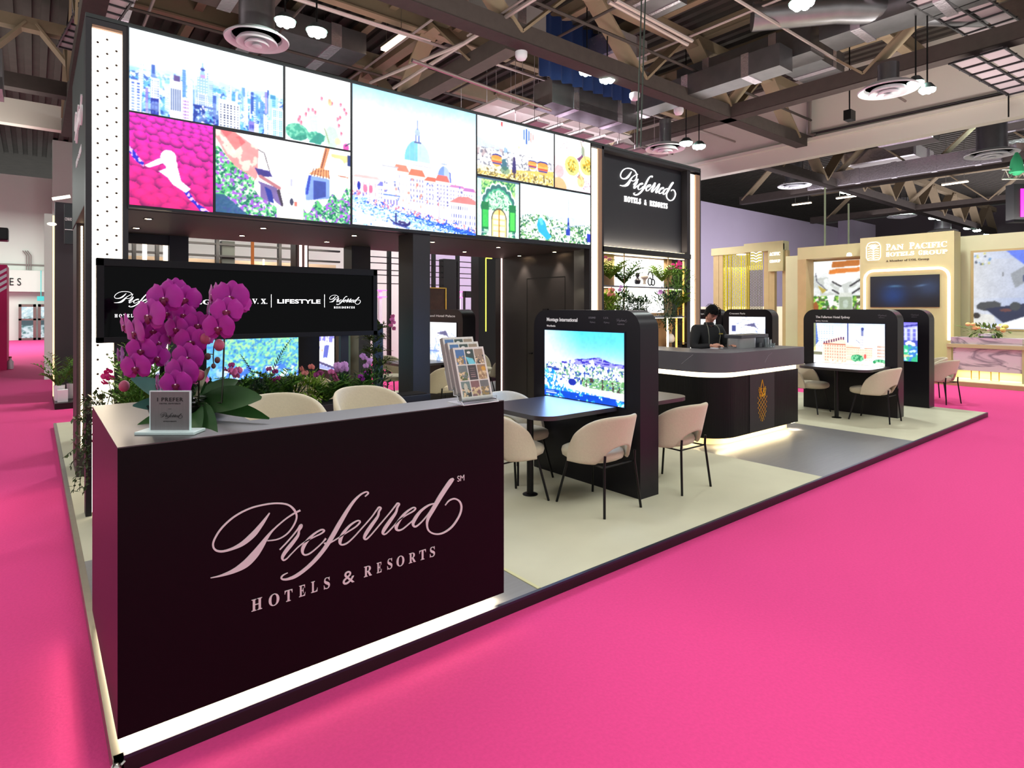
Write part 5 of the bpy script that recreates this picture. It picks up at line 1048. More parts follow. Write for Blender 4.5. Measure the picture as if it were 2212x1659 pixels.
# ================================================================== shell chairs
FAB = mat('cream_bouclé_fabric', (206, 194, 168), 0.9, noise=0.06, scale=60, bump=0.12, sheen=0.25)
def shell_mesh(z0, ztop, w_=.255, d_=.235, name='backrest'):
    nS, nH = 32, 9; vs = []; fs = []; hb = ztop-z0
    for i in range(nS+1):
        s = -1+2*i/nS; a = abs(s)
        f_ = (a-.66)/.34*.075 if a > .66 else -d_*math.cos(a/.66*PI/2)
        f_ = (f_+d_)/(d_+.075); top = z0+.02+(hb-.02)*max(0.0, 1-f_**1.75)**(1/1.75); top = max(top, z0+.045)
        bot = z0+(.15*math.sqrt(max(0, 1-(s/.29)**2)) if a < .29 else 0)
        if a <= .66: ph = s/.66*PI/2; bx, by = w_*math.sin(ph), -d_*math.cos(ph)
        else: bx, by = math.copysign(w_, s), (a-.66)/.34*.075
        for j in range(nH+1):
            z = bot+(top-bot)*j/nH; k = (z-z0)/hb; cb = math.cos(min(PI/2, abs(s)/.66*PI/2))
            vs.append((bx*(1-.03*k-.02*k*k*0), by-.095*k*cb**.7-.015*k, z))
    for i in range(nS):
        for j in range(nH): a = i*(nH+1)+j; fs.append((a, a+nH+1, a+nH+2, a+1))
    return vs, fs
def make_chair(label, seat=.455, top=.775, group='cream shell chairs'):
    t = thing('shell_chair', label, 'chair', (0, 0, 0), group=group, world=False)
    sz = seat-.455; mb = MB(); vs, fs = shell_mesh(seat-.075, top); mb.add(vs, fs)
    o = mb.build('backrest', FAB, t); o.data.shade_smooth(); so = o.modifiers.new('thick', 'SOLIDIFY'); so.thickness = .034; so.offset = 0
    sb = o.modifiers.new('round', 'SUBSURF'); sb.levels = 1; sb.render_levels = 1
    mb = MB(); n = 28; prof = [(.001, -.045), (.86, -.045), (.97, -.03), (1.0, 0), (.97, .028), (.85, .042), (.5, .050), (.001, .052)]
    rings = []
    for r, z in prof:
        for k in range(n):
            a = 2*PI*k/n; c, s = math.cos(a), math.sin(a); e = (abs(c)**2.6+abs(s)**2.6)**(-1/2.6); rings.append((.225*r*c*e, .045+.25*r*s*e, seat-.03+z))
    mb.add(rings, [(i*n+k, i*n+(k+1) % n, (i+1)*n+(k+1) % n, (i+1)*n+k) for i in range(len(prof)-1) for k in range(n)])
    o = mb.build('seat', FAB, t); o.data.shade_smooth()
    r = .0105
    for sx in (-1, 1):
        MB().tube([(sx*.175, -.255, seat+.01), (sx*.178, -.25, seat-.075), (sx*.215, -.285, 0)], r, 7).build('leg', BLKM, t, 50)
        MB().tube([(sx*.15, .17, seat-.08), (sx*.215, .245, 0)], r, 7).build('leg', BLKM, t, 50)
    MB().tube([(-.178, -.24, seat-.082), (.178, -.24, seat-.082), (.155, .17, seat-.082), (-.155, .17, seat-.082), (-.178, -.24, seat-.082)], .007, 6).build('seat_frame', BLKM, t, 50)
    return t
ch = make_chair('cream chair nearest the camera, back turned, at the near kiosk table')
ch.location = (3.595, .835, PT)
def chair(x, y, rz, label, z=PT, group=None, **k): return dup(ch, (x, y, z), rz, label, group, **k)
chair(3.10, 1.355, -PI/2, 'cream chair half hidden by the right end of the reception desk')
chair(3.62, 1.86, PI, 'bluish lit cream chair on the far side of the near kiosk table')
chair(4.53, .80, 0, 'cream chair just right of the near kiosk, back to the camera')
chair(4.72, 1.84, PI, 'pale chair between the near kiosk and the dark bar front')
chair(9.41, .87, .0, 'cream chair right of the post at the sandstone hotel kiosk')
chair(9.42, 1.80, PI, 'cream chair left of the post at the sandstone hotel kiosk')
chair(12.55, .98, -.25, 'cream chair on the pink floor beyond the last kiosk', z=0)
chair(12.85, 1.25, .5, 'second cream chair legs beyond the last kiosk', z=0)
chair(4.70, 4.93, 0, 'cream chair directly behind the brochure rack')
chair(4.80, 6.75, PI, 'peach lit chair far behind the brochure rack')
chair(6.60, 5.90, .1, 'cream chair right of the brochure rack before the pink light line')
chair(6.75, 6.9, PI, 'pale blue chair top behind the chair beside the brochure rack')
chair(10.75, 3.15, .4, 'pale chair peeking over the right end of the bar')
chair(2.75, 4.85, -.6, 'cream chair seen between planter flowers under the logo display')
st = make_chair('left cream stool of the two behind the reception desk', .735, 1.00, 'cream counter stools')
st.name = 'counter_stool'; st['category'] = 'stool'; st.location = (1.32, 1.50, PT); st.rotation_euler = (0, 0, PI)
st.scale = (1.08, 1.0, 1.0)
s2 = dup(st, (1.96, 1.50, PT), PI+.05, 'right cream stool of the two behind the reception desk'); s2.scale = (1.08, 1, 1)

# ================================================================== plants
G1 = mat('fern_green', (80, 122, 40), .55, noise=.35, scale=30); G2 = mat('dark_leaf_green', (30, 62, 30), .45, noise=.3, scale=20)
G3 = mat('lime_leaf', (120, 150, 44), .55, noise=.3, scale=25); G4 = mat('orchid_leaf_green', (44, 84, 36), .5, noise=.25, scale=9, stretch=(1, 1, 1))
G5 = mat('leaf_blue_sheen', (72, 118, 110), .5, noise=.25, scale=12); SOIL = mat('soil', (35, 28, 22), .9)  # bluish leaf colour has a reflected sheen painted in
STEM = mat('dark_stem', (38, 42, 24), .6); STEMG = mat('green_stem', (78, 98, 40), .6)
MAGP = mat('magenta_petal', (165, 8, 146), .5, noise=.16, scale=25, sheen=.3); MAGL = mat('deep_orchid_lip', (110, 4, 60), .5); YEL = mat('orchid_column', (235, 200, 215), .5)
PINKP = mat('pink_petal', (222, 110, 170), .55, noise=.15, scale=30); LILP = mat('lilac_petal', (205, 150, 215), .55, noise=.15, scale=30)
PEACH = mat('peach_petal', (225, 130, 125), .55, noise=.15, scale=30); PURP = mat('dark_magenta_petal', (140, 8, 105), .5, noise=.2, scale=30)
R_ = random.Random(11)
def rv(s=1.0): return Vector((R_.uniform(-1, 1), R_.uniform(-1, 1), R_.uniform(-1, 1)))*s
def frond(mb, base, tip, n=12, lw=.02, ll=.06, arch=.25, pal=False):
    base, tip = Vector(base), Vector(tip); L = (tip-base).length; pts = []
    for i in range(n+1): t_ = i/n; pts.append(base.lerp(tip, t_)+Vector((0, 0, 1))*arch*L*math.sin(PI*t_*.9))
    mb.tube(pts, [.003*(1-.7*i/n)+.0008 for i in range(n+1)], 4)
    for i in range(1, n+1):
        p = pts[i]; d = (pts[i]-pts[i-1]).normalized(); sd = d.cross(Vector((0, 0, 1)));
        if sd.length < .1: sd = Vector((1, 0, 0))
        sd.normalize(); l = ll*math.sin(PI*(.15+.8*i/n))
        for sg in (-1, 1): mb.leaf(p, p+(sd*sg+d*.55+Vector((0, 0, -.15 if pal else .1))).normalized()*l, lw, n=2)
    return mb
def fern_mb(mb, c, r, h, n=12, lw=.016, ll=.05, seg=9):
    for k in range(n):
        a = 2*PI*k/n+R_.uniform(-.3, .3); rr = r*R_.uniform(.65, 1.1); hh = h*R_.uniform(.4, 1.1)
        frond(mb, c, (c[0]+rr*math.cos(a), c[1]+rr*math.sin(a), c[2]+hh), seg, lw, ll, R_.uniform(.1, .35))
    return mb
def bush_mb(mb, c, r, n=160, lw=.03, ll=.06, sq=(1, 1, .8), stems=True):
    c = Vector(c)
    for k in range(n):
        d = rv().normalized(); p = c+Vector((d.x*r*sq[0], d.y*r*sq[1], d.z*r*sq[2]))*R_.uniform(.45, 1.0)
        mb.leaf(p, p+(d+rv(.6)+Vector((0, 0, .2))).normalized()*ll*R_.uniform(.6, 1.2), lw*R_.uniform(.7, 1.2), n=2)
    if stems:
        for k in range(max(4, n//20)): d = rv().normalized(); mb.tube([c-Vector((0, 0, r*sq[2]*.9)), c+Vector((d.x*r*sq[0], d.y*r*sq[1], abs(d.z)*r*sq[2]))*.8], .003, 4)
    return mb
def grass_mb(mb, c, r, h, n=24, lw=.014):
    c = Vector(c)
    for k in range(n):
        a = R_.uniform(0, 2*PI); rr = r*R_.uniform(.3, 1); mb.leaf(c+rv(.02), c+Vector((rr*math.cos(a), rr*math.sin(a), h*R_.uniform(.6, 1.1))), lw, n=5, droop=.35)
    return mb
def vine_mb(mb, pts, n=26, lw=.016, ll=.035, spread=.03):
    pts = [Vector(p) for p in pts]; mb.tube(pts, .0022, 4); seg = len(pts)-1
    for k in range(n):
        t_ = k/n*seg; i = int(t_); p = pts[i].lerp(pts[i+1], t_-i); mb.leaf(p, p+(rv()+Vector((0, 0, -.4))).normalized()*ll*R_.uniform(.6, 1.2), lw, n=2)
    return mb
def petal(mb, c, n_, up, a, ln, wd, cup=.12, na=8):
    """one flat rounded petal fanning out from centre c in the plane facing n_"""
    n_ = Vector(n_).normalized(); u = Vector(up); u = (u-n_*u.dot(n_)).normalized(); s = u.cross(n_); d = u*math.cos(a)+s*math.sin(a); e = n_.cross(d); c = Vector(c)
    vs = [c]; rows = 4
    for i in range(1, rows+1):
        t_ = i/rows
        for j in range(na+1):
            x = -1+2*j/na; ww = wd*math.sin(PI*min(.93, .10+.62*t_))**.75 if i < rows else wd*.72
            l = ln*t_*(1-.22*x*x*t_ if i == rows else 1-.05*x*x); vs.append(c+d*l+e*(x*ww*.5)+n_*(cup*ln*(t_*(1-t_)*1.2)-.10*ln*abs(x)*t_*.6))
    fs = [(0, 1+j, 2+j) for j in range(na)]
    for i in range(rows-1):
        for j in range(na): a0 = 1+i*(na+1)+j; fs.append((a0, a0+na+1, a0+na+2, a0+1))
    return mb.add(vs, fs)
def bloom(parent, c, n_, r=.06, pm=None, lm=None, roll=0.0, detail=True):
    up = Vector((math.sin(roll), 0, math.cos(roll))); n_ = Vector(n_).normalized(); mb = MB(); c = Vector(c)
    for a in (0, 2.25, -2.25): petal(mb, c-n_*.004, n_, up, a, r*.95, r*.80)
    for a in (1.35, -1.35): petal(mb, c+n_*.003, n_, up, a, r*1.05, r*1.35, .2)
    b = mb.build('bloom', pm or MAGP, parent, 80)
    if detail:
        m2 = MB()
        petal(m2, c+n_*.008, n_, up, PI, r*.5, r*.30, .5, 4)
        for a in (2.2, -2.2): petal(m2, c+n_*.008, n_, up, a, r*.30, r*.25, .5, 4)
        m2.build('lip', lm or MAGL, b, 80); MB().ball(c+n_*(r*.16), r*.055, 5).build('column', YEL, b, 60)
    return b

# ---- the big orchid on the desk
base = Vector((.56, .60, DZ1))
orch = thing('potted_orchid', 'tall magenta moth orchid with broad leaves on the reception desk', 'orchid', base)
MB().lathe([(.11, 0), (.15, .02), (.165, .06), (.158, .065), (.14, .055), (.001, .055)], 28, base).build('dish', mat('black_dish', (16, 16, 18), .25), orch, 40)
bush = MB(); bush_mb(bush, base+Vector((0, 0, .09)), .10, 60, .03, .05, (1, 1, .4), False); bush.build('moss', G2, orch)
def oc(px, py, t_=2.62): return atd(200+px/3.456, 540+py/3.456, t_)
view = -FW
BL = [(540,360,2.56,.064,0,0),(690,365,2.66,.055,.3,.1),(425,490,2.52,.064,-.2,0),(320,612,2.54,.056,-.5,.1),(685,482,2.62,.042,.1,.1),(1030,350,2.60,.064,.1,.1),(905,335,2.66,.050,-.8,0),(1095,400,2.66,.045,.9,.1),(1003,455,2.55,.054,.2,0),(943,578,2.54,.056,0,0),(630,585,2.60,.048,-.2,0),(790,555,2.62,.050,.3,.1),(738,680,2.57,.056,.1,0),(715,800,2.54,.055,0,0),(672,912,2.50,.060,-.1,0),(625,1000,2.46,.052,.1,.1),(365,745,2.54,.050,.1,0),(325,875,2.50,.052,0,.1),(245,560,2.64,.046,-.7,0),(480,800,2.60,.046,1.0,.2),(490,690,2.62,.040,1.2,0),(215,790,2.56,.036,-1.3,.1),(870,450,2.64,.040,-1.2,0),(490,1000,2.50,.040,-1.1,.2),(560,470,2.70,.045,.2,.2),(580,640,2.68,.045,-.4,.1),(455,600,2.64,.046,.3,.1),(610,290,2.68,.045,.1,.1),(850,650,2.60,.036,1.2,.2),(560,900,2.58,.038,-1.2,.1)]
for px, py, t_, r, yw, rl in BL:
    nn = Matrix.Rotation(yw, 3, 'Z') @ (view+Vector((0, 0, -.12 if py > 500 else .05))); bloom(orch, oc(px, py, t_), nn, r*1.22, roll=rl*R_.choice((-1, 1)))
def ostem(pts, r=.0035, m_=STEM): MB().tube(pts, r, 6).build('stem', m_, orch, 60)
ostem([base+Vector((.03, .0, .05)), oc(790, 1150, 2.66), oc(795, 900, 2.70), oc(770, 600, 2.74), oc(660, 380, 2.74), oc(520, 400, 2.66), oc(400, 500, 2.62), oc(290, 640, 2.60), oc(240, 800, 2.58), oc(225, 960, 2.56)])
ostem([base+Vector((.06, .0, .05)), oc(965, 1140, 2.66), oc(975, 900, 2.70), oc(985, 620, 2.72), oc(1010, 380, 2.72), oc(900, 360, 2.70), oc(880, 500, 2.66)], .0042)
ostem([base+Vector((.0, .0, .05)), oc(640, 1130, 2.64), oc(700, 900, 2.66), oc(740, 640, 2.70), oc(700, 430, 2.70)], .003, STEMG)
ostem([oc(930, 640, 2.62), oc(905, 720, 2.60), oc(900, 800, 2.60), oc(905, 870, 2.60)], .0025); ostem([oc(905, 780, 2.60), oc(860, 775, 2.60)], .002)
for px, py, r in ((945,710,.022),(860,795,.013),(932,822,.012),(903,866,.010),(236,1016,.021),(800,935,.02),(840,660,.022)):
    MB().ball(oc(px, py, 2.58), r, 8, (1, 1, 1.2)).build('bud', mat('bud_rose', (176, 80, 110), .5) if r > .019 else mat('bud_brown', (85, 50, 50), .5), orch, 60)
def oleaf(b_, t_, w_, m_, droop=.15): mb = MB(); mb.leaf(b_, t_, w_, up=-FW*.85+Vector((0, 0, .5)), n=10, droop=droop, fold=.18); o = mb.build('leaf', m_, orch, 80); return o
cb_ = base+Vector((.03, 0, .05))
oleaf(cb_, oc(1262, 1060, 2.52), .13, G4, .05); oleaf(cb_, oc(1320, 1160, 2.6), .07, G4, .12); oleaf(cb_, oc(880, 940, 2.56), .12, G4, -.1); oleaf(cb_, oc(1085, 975, 2.8), .11, G4, 0)
oleaf(cb_, oc(720, 975, 2.6), .10, G4, 0); oleaf(cb_, oc(285, 985, 2.55), .10, G5, -.05); oleaf(cb_, oc(300, 1120, 2.65), .08, G5, .1); oleaf(cb_, oc(250, 1245, 2.50), .05, G4, .25); oleaf(cb_, oc(930, 1330, 2.35), .10, G4, .1); oleaf(cb_, oc(800, 1300, 2.4), .08, G4, .1)

# ---- acrylic stand
t = thing('acrylic_sign', 'small frosted acrylic sign standing on the desk before the orchid', 'sign', (.43, .20, DZ1), -YAW, world=False)
ACR = mat('frosted_acrylic', (196, 206, 206), .22, trans=.25, noise=.05, ior=1.3); ACE = mat('acrylic_edge', (214, 232, 232), .3)
MB().box(-.118, .118, -.045, .045, 0, .012).build('base', ACE, t, bev=.002)
MB().box(-.078, .078, -.004, .004, .012, .168).build('panel', mat('brushed_acrylic', (128, 122, 124), .28, .35, noise=.1, scale=18, stretch=(8, .5, .5)), t)
mb = MB(); mb.box(-.082, -.078, -.005, .005, .012, .168).box(.078, .082, -.005, .005, .012, .168).box(-.082, .082, -.005, .005, .166, .170); mb.build('clear_edge', ACE, t)
mb = MB(); lettering(mb, 'I PREFER', (0, -.0045, .128), (1, 0, 0), (0, 0, 1), .021, 'CENTER', .104, .0006, 1.2, .0003); lettering(mb, 'HOTEL REWARDS', (0, -.0045, .116), (1, 0, 0), (0, 0, 1), .0075, 'CENTER', .085, .0004); mb.box(-.006, .006, -.005, -.0045, .097, .098)
logo(mb, (0, -.0045, .068), (1, 0, 0), (0, 0, 1), .075, .0006); lettering(mb, 'HOTELS & RESORTS', (0, -.0045, .045), (1, 0, 0), (0, 0, 1), .006, 'CENTER', None, .0004)
mb.build('lettering', mat('dark_print', (30, 28, 30), .5), t)

# ---- brochure rack at the right end of the desk
BRM = print_mat('brochure_cover', .35); PAPER = mat('brochure_pages', (150, 145, 142), .5, noise=.3, scale=40, stretch=(1, 30, 1))
bx0, bw_, bh_ = 1.738, .200, .285; sl = Vector((0, .32, .947)).normalized(); nrm = Vector((1, 0, 0)).cross(sl)
for k, (y0, z0, lb) in enumerate(((.045, 1.186, 'front stack of hotel brochures in the clear rack on the desk'), (.085, 1.212, 'middle stack of hotel brochures in the clear rack'), (.122, 1.238, 'rearmost stack of hotel brochures in the clear rack'))):
    o0 = Vector((bx0-.008*k, y0, z0)); t = thing('brochure_stack', lb, 'brochures', o0, group='brochure stacks in the rack')
    p = Pic(bw_, bh_, 700, 31); pic_brochure(p); p.mesh('front_cover', o0+sl*bh_+nrm*.0006, (1, 0, 0), sl, BRM, t)
    c0 = [o0, o0+Vector((bw_, 0, 0)), o0+Vector((bw_, 0, 0))+sl*bh_, o0+sl*bh_]; MB().add(c0+[q-nrm*.030 for q in c0], [(0, 1, 2, 3), (7, 6, 5, 4), (0, 4, 5, 1), (1, 5, 6, 2), (2, 6, 7, 3), (3, 7, 4, 0)]).build('pages', PAPER, t)
CLR = mat('clear_acrylic', (235, 240, 242), .08, trans=.9, ior=1.2); CLE = mat('bright_acrylic_edge', (225, 230, 232), .2)
t = thing('brochure_rack', 'clear acrylic stepped rack holding the brochures on the desk', 'rack', (1.72, .03, DZ1))
mb = MB()
for k, (y0, z0) in enumerate(((.04, 1.182), (.08, 1.208), (.118, 1.234))): mb.box(bx0-.012, bx0+bw_+.012, y0-.012, y0+.030, z0-.004, z0); mb.box(bx0-.012, bx0+bw_+.012, y0-.014, y0-.010, z0-.004, z0+.016)
mb.build('ledge', CLR, t); mb = MB()
for x in (bx0-.014, bx0+bw_+.012): mb.tube([(x, .012, DZ1+.002), (x, .028, 1.182), (x, .068, 1.182), (x, .068, 1.208), (x, .106, 1.208), (x, .106, 1.234), (x, .15, 1.234), (x, .19, 1.33)], .0022, 5)
mb.box(bx0-.014, bx0+bw_+.014, .01, .17, DZ1, DZ1+.003); mb.build('side_profile', CLE, t)

# ---- planter under the logo display
t = thing('planter_box', 'long black planter trough under the wide logo display', 'planter', (.62, 2.72, PT))
MB().box(.60, 3.15, 2.70, 2.96, PT, .80).build('trough', BLACK, t, bev=.004); MB().box(.63, 3.12, 2.73, 2.93, .80, .808).build('soil', SOIL, t)
PY = 2.83
def pp(u, v): return aty(u, v, PY)
def planted(name, label, cat, u, v, fn, m_, grp, part='foliage', z=.80):
    c = pp(u, v); b_ = Vector((c.x, PY, z)); t = thing(name, label, cat, b_, group=grp); mb = MB(); fn(mb, b_, c); mb.build(part, m_, t, 60); return t
n_ = 0
for u, v, mm, kind, lb in ((300, 800, G1, 'f', 'feathery fern left, seen between the orchid petals'), (430, 850, G2, 'b', 'dark bushy plant behind the orchid leaves'), (500, 860, G1, 'f', 'fern below the forest picture, left'), (548, 850, G2, 'b', 'dark bush under the drooping palm leaf'), (600, 850, G1, 'f', 'fern in the middle of the planter'), (632, 820, G2, 'g', 'grassy tuft rising right of the palm leaf'), (665, 850, G3, 'b', 'lime leafed plant beneath the peach orchid'), (705, 860, G1, 'f', 'fern right of the lime leafed plant'), (735, 840, G2, 'g', 'broad bladed tuft under the lilac orchid'), (770, 850, G1, 'f', 'fern near the right end of the planter'), (805, 845, G2, 'b', 'grey green bushy plant at the right end of the planter')):
    if kind == 'f': fn = lambda mb, b_, c: fern_mb(mb, b_, .24, max(.14, c.z-b_.z+.14), 30, .024, .085)
    elif kind == 'b': fn = lambda mb, b_, c: bush_mb(mb, (b_.x, b_.y, b_.z+.12), .19, 330, .026, .055, (1.1, .9, .95))
    else: fn = lambda mb, b_, c: grass_mb(mb, b_, .20, .42, 34, .016)
    planted('planter_fern' if kind == 'f' else ('planter_shrub' if kind == 'b' else 'grass_tuft'), lb, 'plant', u, v, fn, mm, 'planter greenery')
def palm_fn(mb, b_, c):
    tip = pp(628, 738); frond(mb, (pp(560, 870).x, PY, .82), tip, 22, .010, .11, .10, True); frond(mb, (pp(570, 870).x, PY, .82), pp(700, 820), 18, .010, .10, .3, True); frond(mb, (pp(575, 870).x, PY, .82), pp(520, 770), 16, .010, .09, .1, True)
planted('palm_plant', 'thin drooping palm frond in front of the forest picture', 'plant', 590, 800, palm_fn, mat('palm_dark_green', (22, 44, 30), .5), None, 'frond')
def spray(label, cat, pts, r, pm, stem_from, dep=PY):
    b_ = Vector((aty(stem_from, 860, dep).x, dep, .80)); t = thing('small_orchid', label, 'orchid', b_, group='small orchids in the planter')
    top = aty(*pts[0], dep); MB().tube([b_, b_.lerp(top, .6)+Vector((0, 0, .03)), top]+[aty(*q, dep) for q in pts[1:]], .0028, 5).build('stem', STEM, t)
    for q in pts: bloom(t, aty(*q, dep-.015)+rv(.01), view+rv(.5), r, pm, PURP, R_.uniform(-.3, .3), False)
spray('pink orchid spray in front of the forest screen, left', '', [(497, 797), (506, 806), (516, 798), (511, 812)], .036, PINKP, 490)
spray('dark magenta blooms just behind the big orchid leaves', '', [(502, 789), (488, 800)], .026, PURP, 480)
spray('dark purple orchid spray below the palm frond', '', [(583, 797), (595, 803), (585, 818), (593, 825), (602, 818)], .026, PURP, 592)
spray('peach orchid in the middle right of the planter', '', [(652, 795), (661, 806), (672, 795)], .032, PEACH, 660)
spray('deep pink orchid bloom beside the peach one', '', [(681, 808), (690, 806)], .030, PURP, 678)
spray('lilac orchid right of the snowy screen', '', [(727, 790), (743, 789), (733, 800), (745, 798)], .040, LILP, 730)
spray('bright pink orchid hanging below the lilac one', '', [(716, 802), (727, 815), (720, 808), (729, 822)], .032, PINKP, 722)
spray('pale lilac orchid spray at the right end of the planter', '', [(786, 772), (800, 780), (791, 790), (796, 785), (784, 768)], .030, LILP, 800)
spray('violet orchid low at the right end of the planter', '', [(777, 815), (790, 806), (782, 822)], .026, mat('violet_petal', (160, 40, 165), .5), 785)
spray('pink bloom peeping beside the big orchid leaves', '', [(430, 812), (440, 822), (425, 825)], .042, PINKP, 432)
spray('small magenta orchid before the left light column', '', [(231, 805), (236, 815), (228, 826), (226, 812)], .030, mat('orchid_rose_petal', (190, 25, 110), .5), 250, 2.78)
# trailing greenery over the left pillar
c = Vector((.42, 2.90, .95)); t = thing('trailing_plant', 'leafy vines spilling down beside the left pillar', 'plant', (c.x, c.y, PT)); mb = MB()
MB().box(.36, .60, 2.80, 3.04, PT, .90).build('pedestal', BLACK, t)
bush_mb(mb, c, .13, 150, .022, .045, (1.1, 1, .7))
for u0, v0, u1, v1 in ((190, 930, 150, 1010), (182, 960, 158, 1065), (188, 980, 172, 1060), (184, 900, 155, 905), (186, 940, 135, 990), (188, 1000, 178, 1070), (180, 870, 190, 1010), (186, 880, 160, 960)):
    a, b = aty(u0, v0, 2.84), aty(u1, v1, 2.80); vine_mb(mb, [c, a+Vector((0, 0, .05)), a, a.lerp(b, .5)+rv(.02), b], 44, .018, .038)
mb.build('vine', mat('vine_green', (52, 66, 28), .5, noise=.3, scale=20), t)
mb = MB(); bush_mb(mb, (.60, 2.86, .97), .15, 190, .020, .04, (1.4, .8, .6)); bush_mb(mb, (.86, 2.86, .93), .15, 160, .022, .05, (1.4, .8, .7)); mb.build('foliage', G1, t)
# fern wall column between display and centre column
c = aty(820, 760, 3.2); t = thing('hanging_fern', 'thick trailing fern cascade left of the centre column', 'plant', (c.x, 3.2, c.z)); mb = MB()
for v in (715, 740, 765, 790, 812): q = aty(816+R_.uniform(-12, 10), v, 3.22); bush_mb(mb, q, .13, 120, .02, .05, (.9, .8, .9), False); fern_mb(mb, q, .20, .03, 9, .016, .05, 8)
mb.build('foliage', mat('moss_green', (70, 88, 30), .6, noise=.3, scale=20), t); MB().box(c.x-.05, c.x+.05, 3.22, 3.26, PT, aty(820, 700, 3.2).z).build('pole', BLACK, t)
for q in ((846, 690), (850, 698), (845, 704), (851, 708), (848, 684)): bloom(t, aty(*q, 3.1)+rv(.01), view+rv(.5), .026, PINKP, PURP, 0, False)
MB().box(aty(752, 760, 3.6).x, aty(775, 760, 3.6).x, 3.6, 3.66, PT, 1.6).build('brass_post', mat('aged_brass', (120, 92, 50), .35, .7, noise=.3, scale=5), None) if False else None
bq = thing('brass_post', 'aged brass coloured post right of the snowy kiosk screen', 'post', (aty(765, 760, 3.6).x, 3.6, PT)); MB().box(aty(757, 760, 3.6).x, aty(775, 760, 3.6).x, 3.6, 3.66, PT, 1.9).build('post', mat('aged_brass', (120, 92, 50), .35, .7, noise=.3, scale=5), bq)

# ================================================================== back bar contents
def sp(u, v, d=.10): return aty(u, v, VY+.04+d)
SD = VY+.20
def shelf_plant(label, u, v, r, m_, kind='b', fl=None, sq=(1, .8, .9), drop=0):
    c = aty(u, v, SD-.10); t = thing('shelf_plant', label, 'plant', c, group='plants on the back bar shelves'); mb = MB()
    if kind == 'b': bush_mb(mb, c, r*1.45, 620, .026, .055, sq)
    else: fern_mb(mb, c-Vector((0, 0, r*.5)), r*2.0, r*1.4, 44, .024, .07)
    for k in range(drop): q = c+Vector((R_.uniform(-r, r)*.6, -.05, -r*.5)); vine_mb(mb, [q, q+Vector((0, -.03, -.10)), q+Vector((R_.uniform(-.04, .04), -.03, -.26))], 30, .018, .04)
    mb.build('foliage', m_, t, 60)
    if fl:
        for k in range(fl[1]): bloom(t, aty(fl[2], fl[3], SD-.18)+rv(.06), view+rv(.5), .030, fl[0], PURP, 0, False)
shelf_plant('yellow green ferny plant on the upper shelf, far left', 1318, 590, .17, G3, 'f', (PINKP, 2, 1310, 560)); shelf_plant('dark trailing fern on the upper shelf, beside the left rod', 1348, 600, .18, G1, 'f', None, drop=3)
shelf_plant('bright fern on the upper shelf, left of the pink flowers', 1430, 598, .15, G3, 'f', (PINKP, 2, 1442, 573)); shelf_plant('dense green plant with pink flowers on the upper shelf, right', 1464, 604, .20, G1, 'b', (mat('hot_pink_petal', (232, 60, 150), .5), 8, 1461, 574), (1.1, .8, .8), 4)
shelf_plant('lime plant with red stems on the lower shelf, far left', 1318, 655, .15, G3, 'b', (PEACH, 6, 1322, 632), (1, .8, .7)); shelf_plant('dark leafy plant on the lower shelf, left middle', 1345, 655, .17, G2, 'b', (LILP, 2, 1336, 627), (1.3, .8, .8)); shelf_plant('low dark foliage on the lower shelf, middle', 1380, 660, .13, G2, 'b', None, (1.7, .8, .7))
shelf_plant('big dark trailing plant hanging from the lower shelf, right', 1440, 665, .22, G2, 'b', (LILP, 3, 1427, 634), (1, .8, 1.1), 4); shelf_plant('thin grassy plant on the lower shelf by the gold figure', 1466, 655, .12, G3, 'f')
def on_shelf(name, label, cat, u, v, build):
    c = aty(u, v, SD-.04); t = thing(name, label, cat, c); build(t, c); return t
def dark_vase(t, c):
    MB().lathe([(.03, 0), (.045, .02), (.05, .06), (.02, .09), (.018, .10), (.035, .13), (.03, .17), (.001, .18)], 14, c).build('vase_body', mat('dark_ceramic', (48, 46, 52), .3), t, 50)
    mb = MB(); mb.tube([c+Vector((0, 0, .17)), c+Vector((.01, 0, .26)), c+Vector((-.03, 0, .32))], .003, 4); mb.leaf(c+Vector((0, 0, .24)), c+Vector((.09, 0, .30)), .03); mb.leaf(c+Vector((-.02, 0, .3)), c+Vector((-.08, 0, .31)), .025); mb.build('twig', STEM, t)
on_shelf('small_vase', 'small dark vase with a twig on the bright upper shelf', 'vase', 1377, 614, dark_vase)
def bust(t, c): MB().ball(c+Vector((0, 0, .11)), .055, 8, (1.3, 1, .8)).lathe([(.03, 0), (.02, .03), (.03, .08)], 10, c).build('bowl_body', mat('pale_stone_object', (214, 196, 176), .6), t, 50)
on_shelf('stone_bowl', 'pale stone ornament beside the black ring sculpture', 'ornament', 1392, 614, bust)
def ring(t, c):
    mb = MB()
    for (cx_, cz, rx_, rz_, tl) in ((.0, .055, .045, .055, .3), (.075, .045, .04, .045, -.4), (.01, .12, .06, .085, .9)):
        a0, a1 = (0, 2*PI) if cz < .1 else (-1.2, 1.9); mb.tube([c+Vector((cx_+rx_*math.cos(a+tl), 0, cz+rz_*math.sin(a+tl))) for a in [a0+(a1-a0)*i/20 for i in range(21)]], .010, 6)
    mb.build('ring_body', BLKM, t, 60)
on_shelf('ring_sculpture', 'black looped ring sculpture on the bright upper shelf', 'sculpture', 1404, 616, ring)
